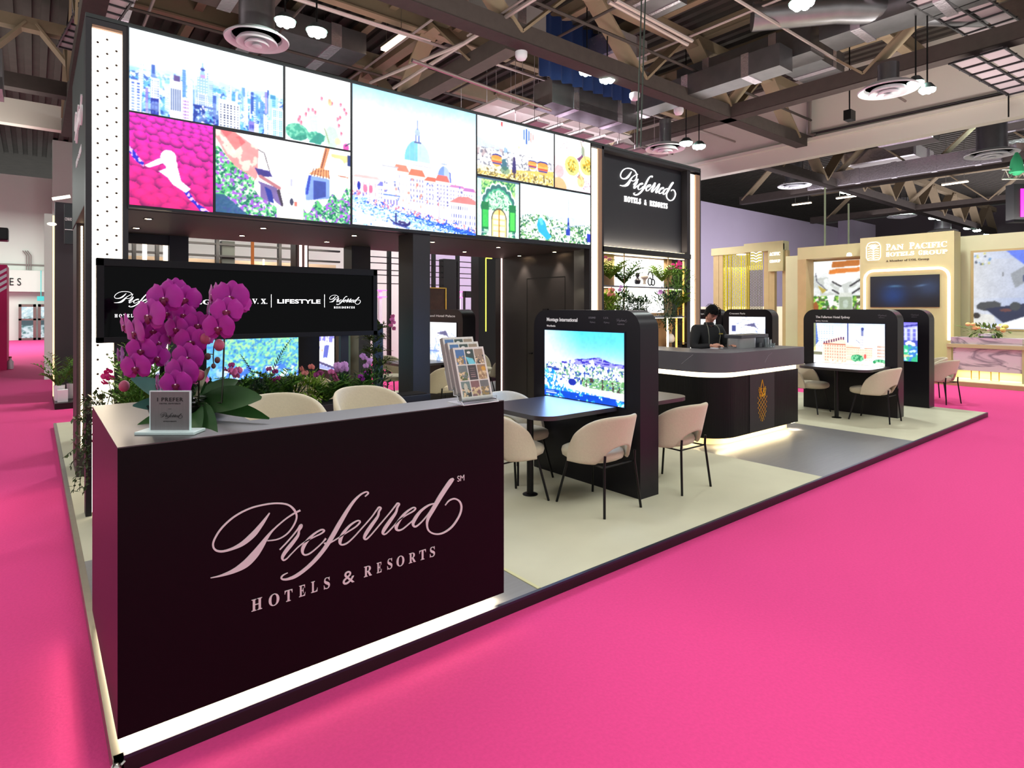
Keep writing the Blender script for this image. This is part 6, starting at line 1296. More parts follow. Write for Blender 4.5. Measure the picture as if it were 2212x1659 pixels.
def figure(t, c):
    g = mat('gold_figure', (214, 165, 70), .4, .5); mb = MB(); mb.tube([c+Vector((-.05, 0, .10)), c+Vector((.0, 0, .115)), c+Vector((.05, 0, .11))], [.022, .028, .024], 8)
    for x in (-.045, -.03, .035, .05): mb.tube([c+Vector((x, R_.uniform(-.01, .01), .10)), c+Vector((x, 0, 0))], .006, 5)
    mb.tube([c+Vector((.045, 0, .11)), c+Vector((.07, 0, .17)), c+Vector((.10, 0, .165))], [.018, .013, .008], 6); mb.build('figure_body', g, t, 60)
on_shelf('animal_figurine', 'small gold animal figurine at the right of the lower shelf', 'figurine', 1468, 681, figure)
def wvase(t, c):
    MB().lathe([(.03, 0), (.065, .03), (.07, .08), (.05, .13), (.02, .15), (.001, .15)], 18, c).build('vase_body', WHITEP, t, 50)
    mb = MB()
    for k in range(7): d = rv(.05); mb.tube([c+Vector((0, 0, .14)), c+Vector((d.x, d.y, .27+d.z))], .002, 4); mb.ball(c+Vector((d.x, d.y, .28+d.z)), .011, 5)
    mb.build('dried_twig', mat('dried_gold', (225, 190, 120), .6), t)
on_shelf('white_vase', 'round white vase with dried gold buds behind the bar', 'vase', 1448, 741, wvase)
c = sp(1462, 741); t = thing('serving_tray', 'small dark round stand with cups behind the bar', 'tray', c); MB().lathe([(.001, 0), (.15, 0), (.15, .012), (.001, .012)], 18, c).build('tray_top', BLACK, t, 40)
for dx in (-.08, 0, .08): MB().tube([c+Vector((dx, 0, 0)), c+Vector((dx, 0, -.12))], .006, 5).build('leg', BLACK, t)
for i, (u, v) in enumerate(((1466, 738), (1469, 738), (1467, 745))): c2 = sp(u, v, .06); tag(MB().lathe([(.02, 0), (.026, .05), (.024, .05)], 10, c2).build('dark_cup', mat('cup_glaze', (30, 28, 30), .2), smooth=40), 'small dark cup stacked on the round stand behind the bar', 'cup', 'cups behind the bar')

# ================================================================== on the bar
c = aty(1612, 757, 1.62); c.z = 1.158; t = thing('coffee_machine', 'silver and black coffee machine on the bar top', 'coffee machine', c)
SIL = mat('brushed_silver', (150, 150, 150), .35, .6); w1 = aty(1623, 750, 1.62).x-aty(1588, 750, 1.62).x
MB().prism(rrect(w1, .22, .06, 5, c.x-.12, 1.62), 1.158, aty(1612, 727, 1.62).z-.012, 'z').build('silver_housing', SIL, t, 40)
MB().box(c.x-.12+w1/2, c.x-.12+w1/2+.26, 1.53, 1.72, 1.158, aty(1612, 727, 1.62).z-.012).build('black_side', mat('machine_black', (34, 34, 40), .3), t, bev=.005)
MB().box(c.x-.13-w1/2, c.x-.12+w1/2+.27, 1.50, 1.74, aty(1612, 727, 1.62).z-.012, aty(1612, 722, 1.62).z).build('lid', mat('machine_lid', (58, 58, 64), .35), t, bev=.005)
q = aty(1643, 747, 1.52); MB().box(q.x-.025, q.x+.025, 1.515, 1.53, q.z-.04, q.z+.04).build('button_panel', SIL, t)
GLS = mat('drinking_glass', (220, 228, 230), .08, trans=.8, ior=1.25)
for i, (u, lb) in enumerate(((1655, 'tall clear glass right of the coffee machine'), (1661, 'shorter clear glass at the right of the coffee machine'))):
    c2 = aty(u, 752, 1.45); c2.z = 1.158; tag(MB().lathe([(.001, 0), (.026, 0), (.032, .13-.03*i), (.029, .13-.03*i), (.024, .006)], 14, c2).build('drinking_glass', GLS, smooth=40), lb, 'glass', 'glasses on the bar')
c2 = aty(1669, 750, 1.45); c2.z = 1.158; t = thing('glass_cup', 'small glass cup with a handle on the bar', 'cup', c2); MB().lathe([(.001, 0), (.025, 0), (.034, .05), (.031, .05), (.022, .006)], 14, c2).build('cup_body', GLS, t, 40); MB().tube([c2+Vector((.03, 0, .04)), c2+Vector((.052, 0, .03)), c2+Vector((.028, 0, .012))], .004, 5).build('handle', GLS, t, 60)
c2 = aty(1546, 757, 1.75); c2.z = 1.158; tag(MB().box(c2.x-.05, c2.x+.09, 1.70, 1.80, 1.158, 1.166).build('note_card', WHITEP), 'white card on the bar in front of the bartender', 'card')
# ================================================================== the bartender
def bartender(loc, rz):
    t = thing('person', 'bartender in black jacket with pale piping looking down behind the bar', 'person', loc, rz, world=False)
    SK = mat('skin', (186, 134, 112), .5); HAIR = mat('black_hair', (9, 8, 9), .8, spec=.15, noise=.3, scale=40); JK = mat('black_jacket', (15, 15, 18), .8); PIP = mat('pale_piping', (120, 120, 105), .6)
    # body skeleton facing -y, standing on z=0
    J = dict(pelvis=(0, .02, .90), belly=(0, .03, 1.05), chest=(0, .02, 1.24), neck0=(0, -.02, 1.37), neck1=(0, -.06, 1.43),
             hipL=(.09, .02, .86), kneeL=(.10, .0, .46), ankL=(.10, .03, .07), toeL=(.11, -.12, .03), hipR=(-.09, .02, .86), kneeR=(-.10, .0, .46), ankR=(-.10, .03, .07), toeR=(-.11, -.12, .03),
             shL=(.185, .0, 1.325), elL=(.27, -.06, 1.08), wrL=(.14, -.30, 1.125), shR=(-.185, .0, 1.325), elR=(-.27, -.06, 1.08), wrR=(-.13, -.29, 1.125))
    E_ = [('pelvis','belly'),('belly','chest'),('chest','neck0'),('neck0','neck1'),('pelvis','hipL'),('hipL','kneeL'),('kneeL','ankL'),('ankL','toeL'),('pelvis','hipR'),('hipR','kneeR'),('kneeR','ankR'),('ankR','toeR'),('chest','shL'),('shL','elL'),('elL','wrL'),('chest','shR'),('shR','elR'),('elR','wrR')]
    Rd = dict(pelvis=.125, belly=.115, chest=.125, neck0=.058, neck1=.050, hipL=.085, hipR=.085, kneeL=.055, kneeR=.055, ankL=.038, ankR=.038, toeL=.032, toeR=.032, shL=.062, shR=.062, elL=.042, elR=.042, wrL=.026, wrR=.026)
    def skin(names, edges, rad, extra=()):
        me = bpy.data.meshes.new('tmp'); ids = {n: i for i, n in enumerate(names)}; me.from_pydata([J[n] for n in names], [(ids[a], ids[b]) for a, b in edges], []); o = bpy.data.objects.new('tmp', me); COL.objects.link(o)
        m_ = o.modifiers.new('s', 'SKIN'); lay = me.skin_vertices[0].data if me.skin_vertices else None
        if lay is None:
            bm = bmesh.new(); bm.from_mesh(me); bm.verts.layers.skin.verify(); bm.to_mesh(me); bm.free(); lay = me.skin_vertices[0].data
        for n in names: lay[ids[n]].radius = (rad[n], rad[n])
        lay[0].use_root = True; m2 = o.modifiers.new('sub', 'SUBSURF'); m2.levels = 2; m2.render_levels = 2
        dg = bpy.context.evaluated_depsgraph_get(); ev = o.evaluated_get(dg); r = bpy.data.meshes.new_from_object(ev)
        vs = [tuple(v.co) for v in r.vertices]; fs = [tuple(p.vertices) for p in r.polygons]; bpy.data.objects.remove(o); bpy.data.meshes.remove(r); return vs, fs
    names = list(J); vs, fs = skin(names, E_, Rd)
    mb = MB().add(vs, fs)
    # head: bent forward, looking down at the hands
    HC_ = Vector((0, -.085, 1.530)); tilt = Matrix.Rotation(.62, 3, 'X'); turn = Matrix.Rotation(-.12, 3, 'Z'); k0 = len(mb.v); n1, n2 = 22, 18; hv = []
    for i in range(n2+1):
        ph = PI*i/n2; z = math.cos(ph); r = math.sin(ph)
        for k in range(n1):
            a = 2*PI*k/n1; x, y = r*math.cos(a), r*math.sin(a); jaw = 1-.28*max(0, -z-.1)-.10*max(0, -z-.5); X_, Y_, Z_ = x*.074*jaw, y*(.092 if y > 0 else .088)*(1-.12*max(0, -z) if y > 0 else 1-.04*max(0, -z)), z*.118
            f = max(0, -y)
            if y < 0:
                nose = math.exp(-(X_/.014)**2)*math.exp(-((Z_+.018)/.026)**2)*.022*f; sock = math.exp(-((abs(X_)-.030)/.016)**2)*math.exp(-((Z_-.012)/.012)**2)*.009*f; lips = math.exp(-(X_/.024)**2)*math.exp(-((Z_+.056)/.010)**2)*.006*f; chin = math.exp(-(X_/.022)**2)*math.exp(-((Z_+.095)/.018)**2)*.008*f
                Y_ -= nose-sock+lips+chin
            hv.append((X_, Y_, Z_))
    M3 = turn @ tilt
    hv = [tuple(HC_+M3 @ Vector(p)) for p in hv]; hf = [(i*n1+k, (i+1)*n1+k, (i+1)*n1+(k+1) % n1, i*n1+(k+1) % n1) for i in range(n2) for k in range(n1)]; mb.add(hv, hf)
    for sx in (-1, 1): mb.ball(HC_+M3 @ Vector((sx*.074, .008, -.005)), .024, 6, (.35, .7, 1.1))
    mb.tube([(0, -.03, 1.36), HC_+M3 @ Vector((0, .02, -.06))], [.052, .048], 12)
    # hands resting on the bar
    for sx, wr in ((1, J['wrL']), (-1, J['wrR'])):
        w0 = Vector(wr); fw_ = Vector((-sx*.35, -1, .02)).normalized(); sd = Vector((0, 0, 1)).cross(fw_).normalized()
        palm = w0+fw_*.05; mb.tube([w0, w0+fw_*.03, palm, palm+fw_*.035], [.024, .030, .034, .030], 8)
        for k in range(4):
            off = sd*(-.027+.018*k); L_ = (.062, .070, .066, .052)[k]; b0_ = palm+fw_*.03+off; mb.tube([b0_, b0_+fw_*L_*.5+Vector((0, 0, .008)), b0_+fw_*L_*.85+Vector((0, 0, -.004)), b0_+fw_*L_+Vector((0, 0, -.016))], [.0095, .009, .008, .006], 6)
        th = w0+fw_*.02+sd*(sx*-.028); mb.tube([th, th+fw_*.03+sd*(sx*-.018), th+fw_*.055+sd*(sx*-.016)], [.011, .010, .007], 6)
    body = mb.build('body', SK, t); rm = body.modifiers.new('fuse', 'REMESH'); rm.mode = 'VOXEL'; rm.voxel_size = .005; rm.use_smooth_shade = True
    # clothing
    names2 = ['chest', 'belly', 'pelvis', 'neck0', 'shL', 'elL', 'wrL', 'shR', 'elR', 'wrR']; rj = {k: v+.016 for k, v in Rd.items()}; rj['neck0'] = .066; rj['wrL'] = rj['wrR'] = .036; rj['shL'] = rj['shR'] = .082; rj['chest'] = .148; rj['elL'] = rj['elR'] = .060
    J['wrL'] = tuple(Vector(J['elL']).lerp(Vector(J['wrL']), .93)); J['wrR'] = tuple(Vector(J['elR']).lerp(Vector(J['wrR']), .93))
    vs, fs = skin(names2, [e for e in E_ if e[0] in names2 and e[1] in names2], rj); j = MB().add(vs, fs).build('jacket', JK, t); j.data.shade_smooth()
    mbp = MB()
    for sx in (-1, 1): mbp.tube([(sx*.062, -.06, 1.415), (sx*.085, -.125, 1.34), (sx*.088, -.150, 1.24), (sx*.075, -.135, 1.10)], .004, 5)
    mbp.build('jacket_piping', PIP, t); MB().lathe([(.072, 0), (.066, .03), (.058, .045)], 18, (0, -.028, 1.375)).build('collar', JK, t, 60)
    MB().box(.065, .125, -.155, -.148, 1.262, 1.276).build('name_badge', mat('brass_badge', (170, 150, 70), .4, .6), t)
    names3 = ['pelvis', 'hipL', 'kneeL', 'ankL', 'hipR', 'kneeR', 'ankR']; rt_ = {k: v+.014 for k, v in Rd.items()}; vs, fs = skin(names3, [e for e in E_ if e[0] in names3 and e[1] in names3], rt_); MB().add(vs, fs).build('trousers', JK, t).data.shade_smooth()
    for sx in (-1, 1): MB().tube([(sx*.10, .05, .035), (sx*.105, -.05, .04), (sx*.112, -.16, .028)], [.042, .046, .034], 8).build('shoe', BLKM, t, 60)
    # hair: cap over the skull with a fringe
    hm = MB(); hvv = []
    for i in range(12):
        ph = PI*.60*i/11; z = math.cos(ph); r = math.sin(ph)
        for k in range(26):
            a = 2*PI*k/26; x, y = r*math.cos(a), r*math.sin(a); low = 1.0; zz = z*.130
            if y < -.25 and i > 6: zz = max(zz, .048+.008*math.sin(a*9))
            q = 1+.02*math.sin(a*11+i); hvv.append(tuple(HC_+M3 @ Vector((x*.086*q, (y*.104+.006)*q, zz+.004))))
    hm.add(hvv, [(i*26+k, (i+1)*26+k, (i+1)*26+(k+1) % 26, i*26+(k+1) % 26) for i in range(11) for k in range(26)]).build('hair', HAIR, t, 60)
    hs = MB()
    for k in range(90):
        a = R_.uniform(-PI, PI); e_ = R_.uniform(.1, .75); d_ = Vector((math.sin(a)*.086*math.sin(e_*PI/1.6+.3), -math.cos(a)*.106*math.sin(e_*PI/1.6+.3), .135*math.cos(e_*PI/1.9))); hs.leaf(HC_+M3 @ d_, HC_+M3 @ (d_*1.06+Vector((math.sin(a)*.01+R_.uniform(-.01, .01), -math.cos(a)*.012, -.028))), .012, n=2)
    hs.build('hair', HAIR, t)
    bm_ = MB()
    for sx in (-1, 1): bm_.tube([HC_+M3 @ Vector((sx*.016, -.088, .028)), HC_+M3 @ Vector((sx*.032, -.086, .033)), HC_+M3 @ Vector((sx*.046, -.076, .028))], .0035, 5)
    bm_.build('eyebrows', HAIR, t)
    for sx in (-1, 1): MB().tube([HC_+M3 @ Vector((sx*.020, -.084, .010)), HC_+M3 @ Vector((sx*.030, -.086, .006)), HC_+M3 @ Vector((sx*.042, -.078, .010))], .0028, 5).build('closed_eyelid', HAIR, t)
    MB().tube([HC_+M3 @ Vector((-.020, -.089, -.056)), HC_+M3 @ Vector((0, -.094, -.055)), HC_+M3 @ Vector((.020, -.089, -.056))], .0045, 6).build('lips', mat('lips', (150, 84, 78), .5), t, 60)
    return t
pc = atd(1527, 700, 7.95)
bartender((pc.x, 2.02, PT), -.35)
# ================================================================== oak booth of the neighbour at the right
OAK = mat('pale_oak_panel', (186, 178, 134), .55, noise=.07, scale=3, stretch=(1, 1, .15)); OAKD = mat('oak_edge', (178, 156, 112), .6, noise=.1, scale=4)
WP = 17.2; FP = atz(2028, 830, 0).x
t = thing('oak_exhibition_booth', 'pale oak booth wall with lit hotel group lettering at right', 'exhibition booth', (FP, 2.5, 0))
MB().box(FP, 26, -6, 9.5, 0, .09).build('stage', OAKD, t); MB().box(FP+.02, 26, -6, 9.5, .09, .10).build('stage_floor', mat('cream_stage', (225, 214, 170), .6), t)
def wx(u, v, x=WP): p = atx(u, v, x); return p.y, p.z
(yl, zt), (yr, _) = wx(1858, 515), wx(2061, 499)
MB().box(WP, WP+.5, yr, yl, .1, zt).build('logo_wall', OAK, t)
# lettering and emblem
def ox(txt, u0, v0, u1, mb, size, ser=True, bold=0): (y0, z0), (y1, _) = wx(u0, v0), wx(u1, v0); lettering(mb, serif(txt) if ser else txt, (WP-.004, y0, z0), (0, -1, 0), (0, 0, 1), size, 'LEFT', y0-y1, .004, 1.0, bold)
mb = MB(); ox('P', 1914, 541, 1923, mb, .235); ox('AN', 1924, 540.5, 1952, mb, .19); ox('P', 1964, 538, 1975, mb, .235); ox('ACIFIC', 1976, 537.5, 2046, mb, .19); ox('H', 1914, 554.5, 1921, mb, .16); ox('OTELS', 1922, 554, 1974, mb, .14); ox('G', 1984, 551, 1992, mb, .16); ox('ROUP', 1993, 550.5, 2046, mb, .14)
mb.build('lit_lettering', GLOWL, t); mb = MB(); ox('A Member of UOL Group', 1914, 566, 2007, mb, .07); mb.build('small_lettering', DOT, t)
mb = MB(); (ya_, za), (yb_, zb2) = wx(1871, 524), wx(1903, 560); cy_, cz_ = (ya_+yb_)/2, (za+zb2)/2-.01; w2, h2 = ya_-yb_, za-zb2
def em2(pts, r=.006): mb.tube([(WP-.01, cy_-x*w2/2, cz_+z*h2/2) for x, z in pts], r, 5)
em2([(-.95, -.7), (-.95, .5), (-.75, .85), (-.4, 1), (.4, 1), (.75, .85), (.95, .5), (.95, -.7), (.75, -1), (-.75, -1), (-.95, -.7)], .008); em2([(0, -.9), (0, .75)], .008)
for k in range(5): z_ = -.85+.26*k; [em2([(0, z_), (s*.35, z_+.12), (s*.72, z_+.06)], .006) for s in (-1, 1)]
for k in range(3): [em2([(0, .25), (s*(.18+.2*k), .55+.1*(2-k)), (s*(.3+.22*k), .62+.06*(2-k))], .006) for s in (-1, 1)]
mb.build('leaf_emblem', GLOWL, t)
# lit rounded frame and dark screen
(y0, z1_), (y1, z0_) = wx(1868, 586), wx(2050, 735); fr = MB(); r_ = .22; pts = [(y0, z0_), (y0, z1_-r_)]+[(y0-r_+r_*math.cos(a), z1_-r_+r_*math.sin(a)) for a in [PI/2*i/6 for i in range(1, 7)]]+[(y1+r_-r_*math.sin(a), z1_-r_+r_*math.cos(a)) for a in [PI/2*i/6 for i in range(7)]]+[(y1, z0_)]
fr.tube([(WP-.01, a, b) for a, b in pts], .032, 6); fr.build('lit_frame', mat('peach_led', (255, 236, 215), .5, emit=(255, 228, 200), strength=3.0), t)
(y0, z1_), (y1, z0_) = wx(1881, 598), wx(2030, 663); MB().box(WP-.03, WP, y1, y0, z0_, z1_).build('screen_case', BLKM, t); p = Pic(y0-y1, z1_-z0_, 60, 3); pic_darkscreen(p); p.mesh('dark_screen', (WP-.032, y0, z1_), (0, -1, 0), (0, 0, 1), picture_mat('dim_screen', .8), t)
# right wing with a lounge picture
W2 = 17.9; (ya_, za) = wx(2061, 512, W2); (yb_, zb2) = wx(2240, 500, W2); MB().box(W2, W2+.3, yb_-1, ya_+.3, .1, za).build('right_wall', mat('oak_cool_panel', (196, 192, 158), .55, noise=.05, scale=3), t)
(y0, z1_), (y1, z0_) = wx(2104, 546, W2), wx(2235, 712, W2); MB().box(W2-.03, W2, y1, y0+.06, z0_-.03, z1_+.05).build('picture_frame', OAKD, t); p = Pic(y0-y1, z1_-z0_, 60, 5); pic_lounge(p); p.mesh('lounge_picture', (W2-.033, y0, z1_), (0, -1, 0), (0, 0, 1), picture_mat('lounge_lightbox', .95), t)
# left wing with a fountain picture
W3 = 18.0; (y0, zt3), (y1, _) = wx(1740, 545, W3), wx(1858, 535, W3); MB().box(W3, W3+.3, y1-.4, y0, .1, zt3+.08).build('left_wall', OAK, t); MB().box(W3-.5, W3+.3, y1-.4, y0, zt3-.25, zt3+.1).build('left_beam', OAK, t); MB().box(W3-.5, W3, y0-.25, y0, .1, zt3-.25).build('left_post', OAKD, t)
(y0, z1_), (y1, z0_) = wx(1757, 566, W3-.02), wx(1858, 690, W3-.02); p = Pic(y0-y1, z1_-z0_, 60, 6); pic_fountain(p); p.mesh('fountain_picture', (W3-.02, y0, z1_), (0, -1, 0), (0, 0, 1), picture_mat('lounge_lightbox', .95), t)
q = atx(1856, 551, W3-.3); MB().lathe([(.001, -.05), (.07, -.04), (.05, .04), (.001, .05)], 10, (q.x-.4, q.y+.1, q.z)).build('spot_lamp', mat('white_lamp_glow', (255, 250, 240), .5, emit=(255, 245, 230), strength=2.0), t)
area_light('oak_booth_light', (14.6, 3.0, 3.9), 1.2, 7, 60, (1.0, .96, .86), (0, -.9, 0)); area_light('oak_booth_wash', (FP+.6, 1.0, 3.6),   .8, 5, 22, (1, .92, .75), (0, 0, 0))
# pavilion with gold lattice screens
WV = 20.0; t = thing('lattice_pavilion', 'oak framed pavilion with gold lattice screens behind the bar', 'pavilion', (WV, 9, .1))
def vy(u, v=600, x=WV): return atx(u, v, x).y
def vz(u, v, x=WV): return atx(u, v, x).z
zt4 = vz(1600, 538)
for u, w2 in ((1541, .22), (1553, .16), (1650, .18), (1661, .2), (1690, .18)): MB().box(WV, WV+.16, vy(u)-w2, vy(u), .1, vz(u, 541)).build('post', OAKD, t)
MB().box(WV-.02, WV+.2, vy(1692), vy(1537), vz(1600, 548), vz(1600, 532)).build('top_beam', OAK, t)
MB().box(WV-.1, WV+.3, vy(1695), vy(1610), vz(1650, 543), vz(1650, 524)).build('raised_beam', OAK, t)
MB().box(WV-.12, WV-.02, vy(1695), vy(1663), vz(1680, 586), vz(1680, 527)).build('sign_board', OAK, t)
MB().box(WV-.6, WV-.4, vy(1739, x=WV-.6), vy(1697, x=WV-.6), .1, vz(1715, 556)).build('side_wall', mat('oak_cool_panel', (196, 192, 158)), t)
mb = MB()
for txt, v, sz in (('ACIFIC', 553, .16), ('GROUP', 568, .13)): lettering(mb, serif(txt), (WV-.125, vy(1666), vz(1666, v)), (0, -1, 0), (0, 0, 1), sz, 'LEFT', vy(1666)-vy(1689), .004)
mb.build('lit_lettering', GLOWL, t)
LAT = mat('gold_lattice', (196, 182, 40), .35, .4, emit=(190, 185, 30), strength=.5, sample=False); LATG = mat('grey_lattice', (120, 118, 100), .5)  # gold lattice emission stands in for light coming from behind it
def lattice(u0, u1, v0, v1, m_, nx, name='lattice_screen', x=WV+.05):
    mb = MB(); y0, y1 = vy(u0, x=x), vy(u1, x=x); zt_, zb = vz((u0+u1)/2, v0, x), vz((u0+u1)/2, v1, x); w_ = (y0-y1)/nx; h_ = w_*1.6; nz = max(2, int((zt_-zb)/h_))
    for i in range(nx+1): mb.box(x, x+.02, y1+i*w_-.012, y1+i*w_+.012, zb, zt_)
    for i in range(nx):
        for j in range(nz+1):
            z_ = zb+j*h_+(h_/2 if i % 2 else 0)
            if z_ < zt_: mb.box(x, x+.02, y1+i*w_, y1+(i+1)*w_, z_-.008, z_+.008)
    mb.build(name, m_, t)
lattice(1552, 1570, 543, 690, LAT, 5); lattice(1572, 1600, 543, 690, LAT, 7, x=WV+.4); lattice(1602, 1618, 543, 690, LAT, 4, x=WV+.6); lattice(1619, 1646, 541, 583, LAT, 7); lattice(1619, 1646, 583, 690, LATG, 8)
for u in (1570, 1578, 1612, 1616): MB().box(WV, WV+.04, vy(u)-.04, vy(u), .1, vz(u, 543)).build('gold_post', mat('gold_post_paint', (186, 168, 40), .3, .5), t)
MB().lathe([(.001, -.04), (.22, -.02), (.24, .02), (.001, .03)], 16, (WV+.3, vy(1595), vz(1595, 548))).build('ceiling_lamp', mat('white_lamp_glow', (255, 250, 240)), t)
mb = MB(); ec_ = (vy(1634), vz(1634, 551))
for k in range(5):
    for s in (-1, 1): mb.tube([(WV-.02, ec_[0], ec_[1]-.25+.1*k), (WV-.02, ec_[0]+s*.1, ec_[1]-.2+.1*k), (WV-.02, ec_[0]+s*.2, ec_[1]-.2+.1*k)], .012, 4)
mb.build('leaf_emblem', GLOWL, t)
area_light('pavilion_light', (WV+.8, 9.0, 3.2), 1.5, 2.2, 35, (1.0, .9, .5)); area_light('pavilion_front', (WV-1.5, 8.0, 3.9), 1, 4, 22, (1, .95, .75))
# low wall line far behind the pavilion
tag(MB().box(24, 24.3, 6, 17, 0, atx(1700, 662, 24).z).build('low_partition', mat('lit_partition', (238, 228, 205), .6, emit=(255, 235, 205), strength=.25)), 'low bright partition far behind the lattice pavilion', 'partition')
# marble welcome desk with gold legs and flowers
DKX = 16.05; t = thing('marble_desk', 'white veined marble desk with oak ledge at the right edge', 'desk', (DKX, 1.2, .1))
m_ = bpy.data.materials.new('white_marble'); m_.use_nodes = True; nt = m_.node_tree; b_ = nt.nodes['Principled BSDF']; b_.inputs['Roughness'].default_value = .25
nz = nt.nodes.new('ShaderNodeTexNoise'); nz.inputs['Scale'].default_value = 1.3; nz.inputs['Detail'].default_value = 6; nz.inputs['Distortion'].default_value = 1.6
cr = nt.nodes.new('ShaderNodeValToRGB'); cr.color_ramp.elements[0].position = .44; cr.color_ramp.elements[0].color = (*lin((206, 188, 200)), 1); cr.color_ramp.elements[1].position = .56; cr.color_ramp.elements[1].color = (*lin((210, 192, 204)), 1); e_ = cr.color_ramp.elements.new(.5); e_.color = (*lin((140, 128, 142)), 1)
tc = nt.nodes.new('ShaderNodeTexCoord'); mp = nt.nodes.new('ShaderNodeMapping'); mp.inputs['Rotation'].default_value = (.7, 0, 0); mp.inputs['Scale'].default_value = (1, .6, 2.2); nt.links.new(tc.outputs['Object'], mp.inputs[0]); nt.links.new(mp.outputs[0], nz.inputs['Vector']); nt.links.new(nz.outputs[0], cr.inputs[0]); nt.links.new(cr.outputs[0], b_.inputs['Base Color'])
def dy(u, v): p = atx(u, v, DKX); return p.y, p.z
(yl, zt), (_, zm) = dy(2053, 728), dy(2053, 742); _, zb = dy(2060, 798); yr = dy(2208, 740)[0]
MB().box(DKX+.02, DKX+.5, yr, yl, zm+.0, zt).build('marble_ledge', m_, t); MB().box(DKX-.06, DKX+.6, yr-.1, yl+.06, zm-.08, zm).build('oak_ledge', OAK, t); MB().box(DKX, DKX+.05, yr, yl-.05, zb, zm-.08).build('marble_front', m_, t)
MB().box(DKX-.02, DKX+.5, yr-.1, yr, .1, zm-.08).build('oak_end', OAK, t); MB().box(DKX-.02, DKX+.5, yl-.02, yl+.06, .1, zm-.08).build('oak_end', OAK, t)
for u in (2110, 2153):
    a = dy(u, 800)[0]; MB().tube([(DKX+.1, a+.12, zb), (DKX+.1, a+.12, .11), (DKX+.1, a-.02, .11), (DKX+.1, a-.02, zb)], .012, 6).build('gold_leg', mat('gold_metal', (220, 180, 80), .3, .8), t, 40)
MB().box(DKX+.45, DKX+.5, yr, yl, .1, zb).build('inner_panel', mat('cream_stage', (225, 214, 170)), t)
area_light('desk_under_light', (DKX+.25, (yl+yr)/2, zb-.03),   .2, 1.8, 10, (1.0, .92, .62))
c = Vector((DKX+.25, dy(2125, 728)[0], zt)); t = thing('flower_arrangement', 'loose pale flower arrangement on the marble desk', 'flowers', c)
MB().lathe([(.10, 0), (.16, .04), (.15, .09), (.001, .07)], 14, c).build('bowl', WHITEP, t, 40); mb = MB(); bush_mb(mb, c+Vector((0, 0, .15)), .20, 150, .05, .13, (.8, 2.0, .7)); mb.leaf(c+Vector((0, .3, .2)), c+Vector((0, .62, .26)), .13); mb.build('foliage', mat('bouquet_green', (112, 140, 70), .6, noise=.3, scale=12), t)
for k in range(14): q = c+Vector((-.12+R_.uniform(-.08, .05), R_.uniform(-.38, .38), .14+R_.uniform(-.02, .18))); MB().ball(q, R_.uniform(.035, .06), 6, (1, 1, .8)).build('flower', (mat('peach_flower', (232, 190, 130), .6), mat('white_flower', (225, 222, 205), .6), mat('yellow_flower', (215, 205, 110), .6))[k % 3], t, 60)

# ================================================================== dark neighbour booth at the left
t = thing('dark_neighbour_booth', 'tall dark booth with a gold light line at the left edge', 'exhibition booth', (.30, 10.9, 0))
ynb = 10.9; xa_ = aty(119, 500, ynb).x; zt = aty(120, 436, ynb).z
MB().box(xa_, 1.35, ynb, ynb+.4, .0, zt).build('wall_body', mat('dark_plum_wall', (44, 40, 46), .55, noise=.05), t); MB().box(xa_-.03, 1.4, ynb-1.1, ynb+.4, 0, .10).build('stage', BLACK, t)
MB().box(xa_-.035, xa_-.01, ynb-.02, ynb+.02, .1, zt-.25).build('gold_light_line', mat('gold_line_led', (255, 232, 185), .5, emit=(255, 222, 165), strength=1.2), t)
q0, q1 = aty(139, 440, ynb-.5), aty(166, 528, ynb-.5); MB().box(q0.x, q1.x+.2, ynb-.5, ynb-.4, q1.z, q0.z).build('sign_box', mat('dark_sign_box', (46, 52, 56), .5), t); mb = MB(); p = aty(140, 476, ynb-.51); lettering(mb, 'CONRAD', (p.x, ynb-.505, p.z), (1, 0, 0), (0, 0, 1), .075, 'LEFT', aty(155, 476, ynb-.51).x-p.x, .003); p = aty(140, 496, ynb-.51); mb.box(p.x, p.x+.3, ynb-.508, ynb-.5, p.z, p.z+.01); mb.build('sign_lettering', WHITEL, t)
q = aty(131, 428, ynb+.2); MB().tube([(q.x-.12, ynb+.2, q.z-.03), (q.x+.14, ynb+.2, q.z+.05)], .03, 6).build('tube_light', mat('tube_glow', (255, 245, 225), .5, emit=(255, 240, 215), strength=3), t); q = aty(112, 484, ynb); MB().ball((q.x, ynb, q.z), .05, 6, (1.4, 1, .6)).build('round_lamp', mat('tube_glow', (255, 245, 225)), t)
def pot(u, v, y, label, h=.26):
    c = aty(u, v, y); c.z = .10; t = thing('potted_palm', label, 'plant', c, group='potted palms by the dark booth'); MB().lathe([(.06, 0), (.07, .02), (.08, h), (.07, h), (.06, h-.04), (.001, h-.04)], 14, c).build('pot', WHITEP, t, 40); mb = MB()
    for k in range(16): a = R_.uniform(0, 2*PI); frond(mb, c+Vector((0, 0, h-.04)), c+Vector((math.cos(a)*R_.uniform(.2, .4), math.sin(a)*.3, h+R_.uniform(.15, .55))), 8, .028, .13, .2)
    mb.build('fronds', G1, t)
pot(156, 852, 10.4, 'palm in a white pot beside the left light column'); pot(128, 850, 10.2, 'palm leaning past the gold light line of the dark booth')
c = aty(137, 865, 10.0); tag(MB().box(c.x-.08, c.x+.06, 9.95, 10.1, .10, .30).build('floor_lamp_box', WHITEP), 'small pale box on the plinth below the palms', 'box')

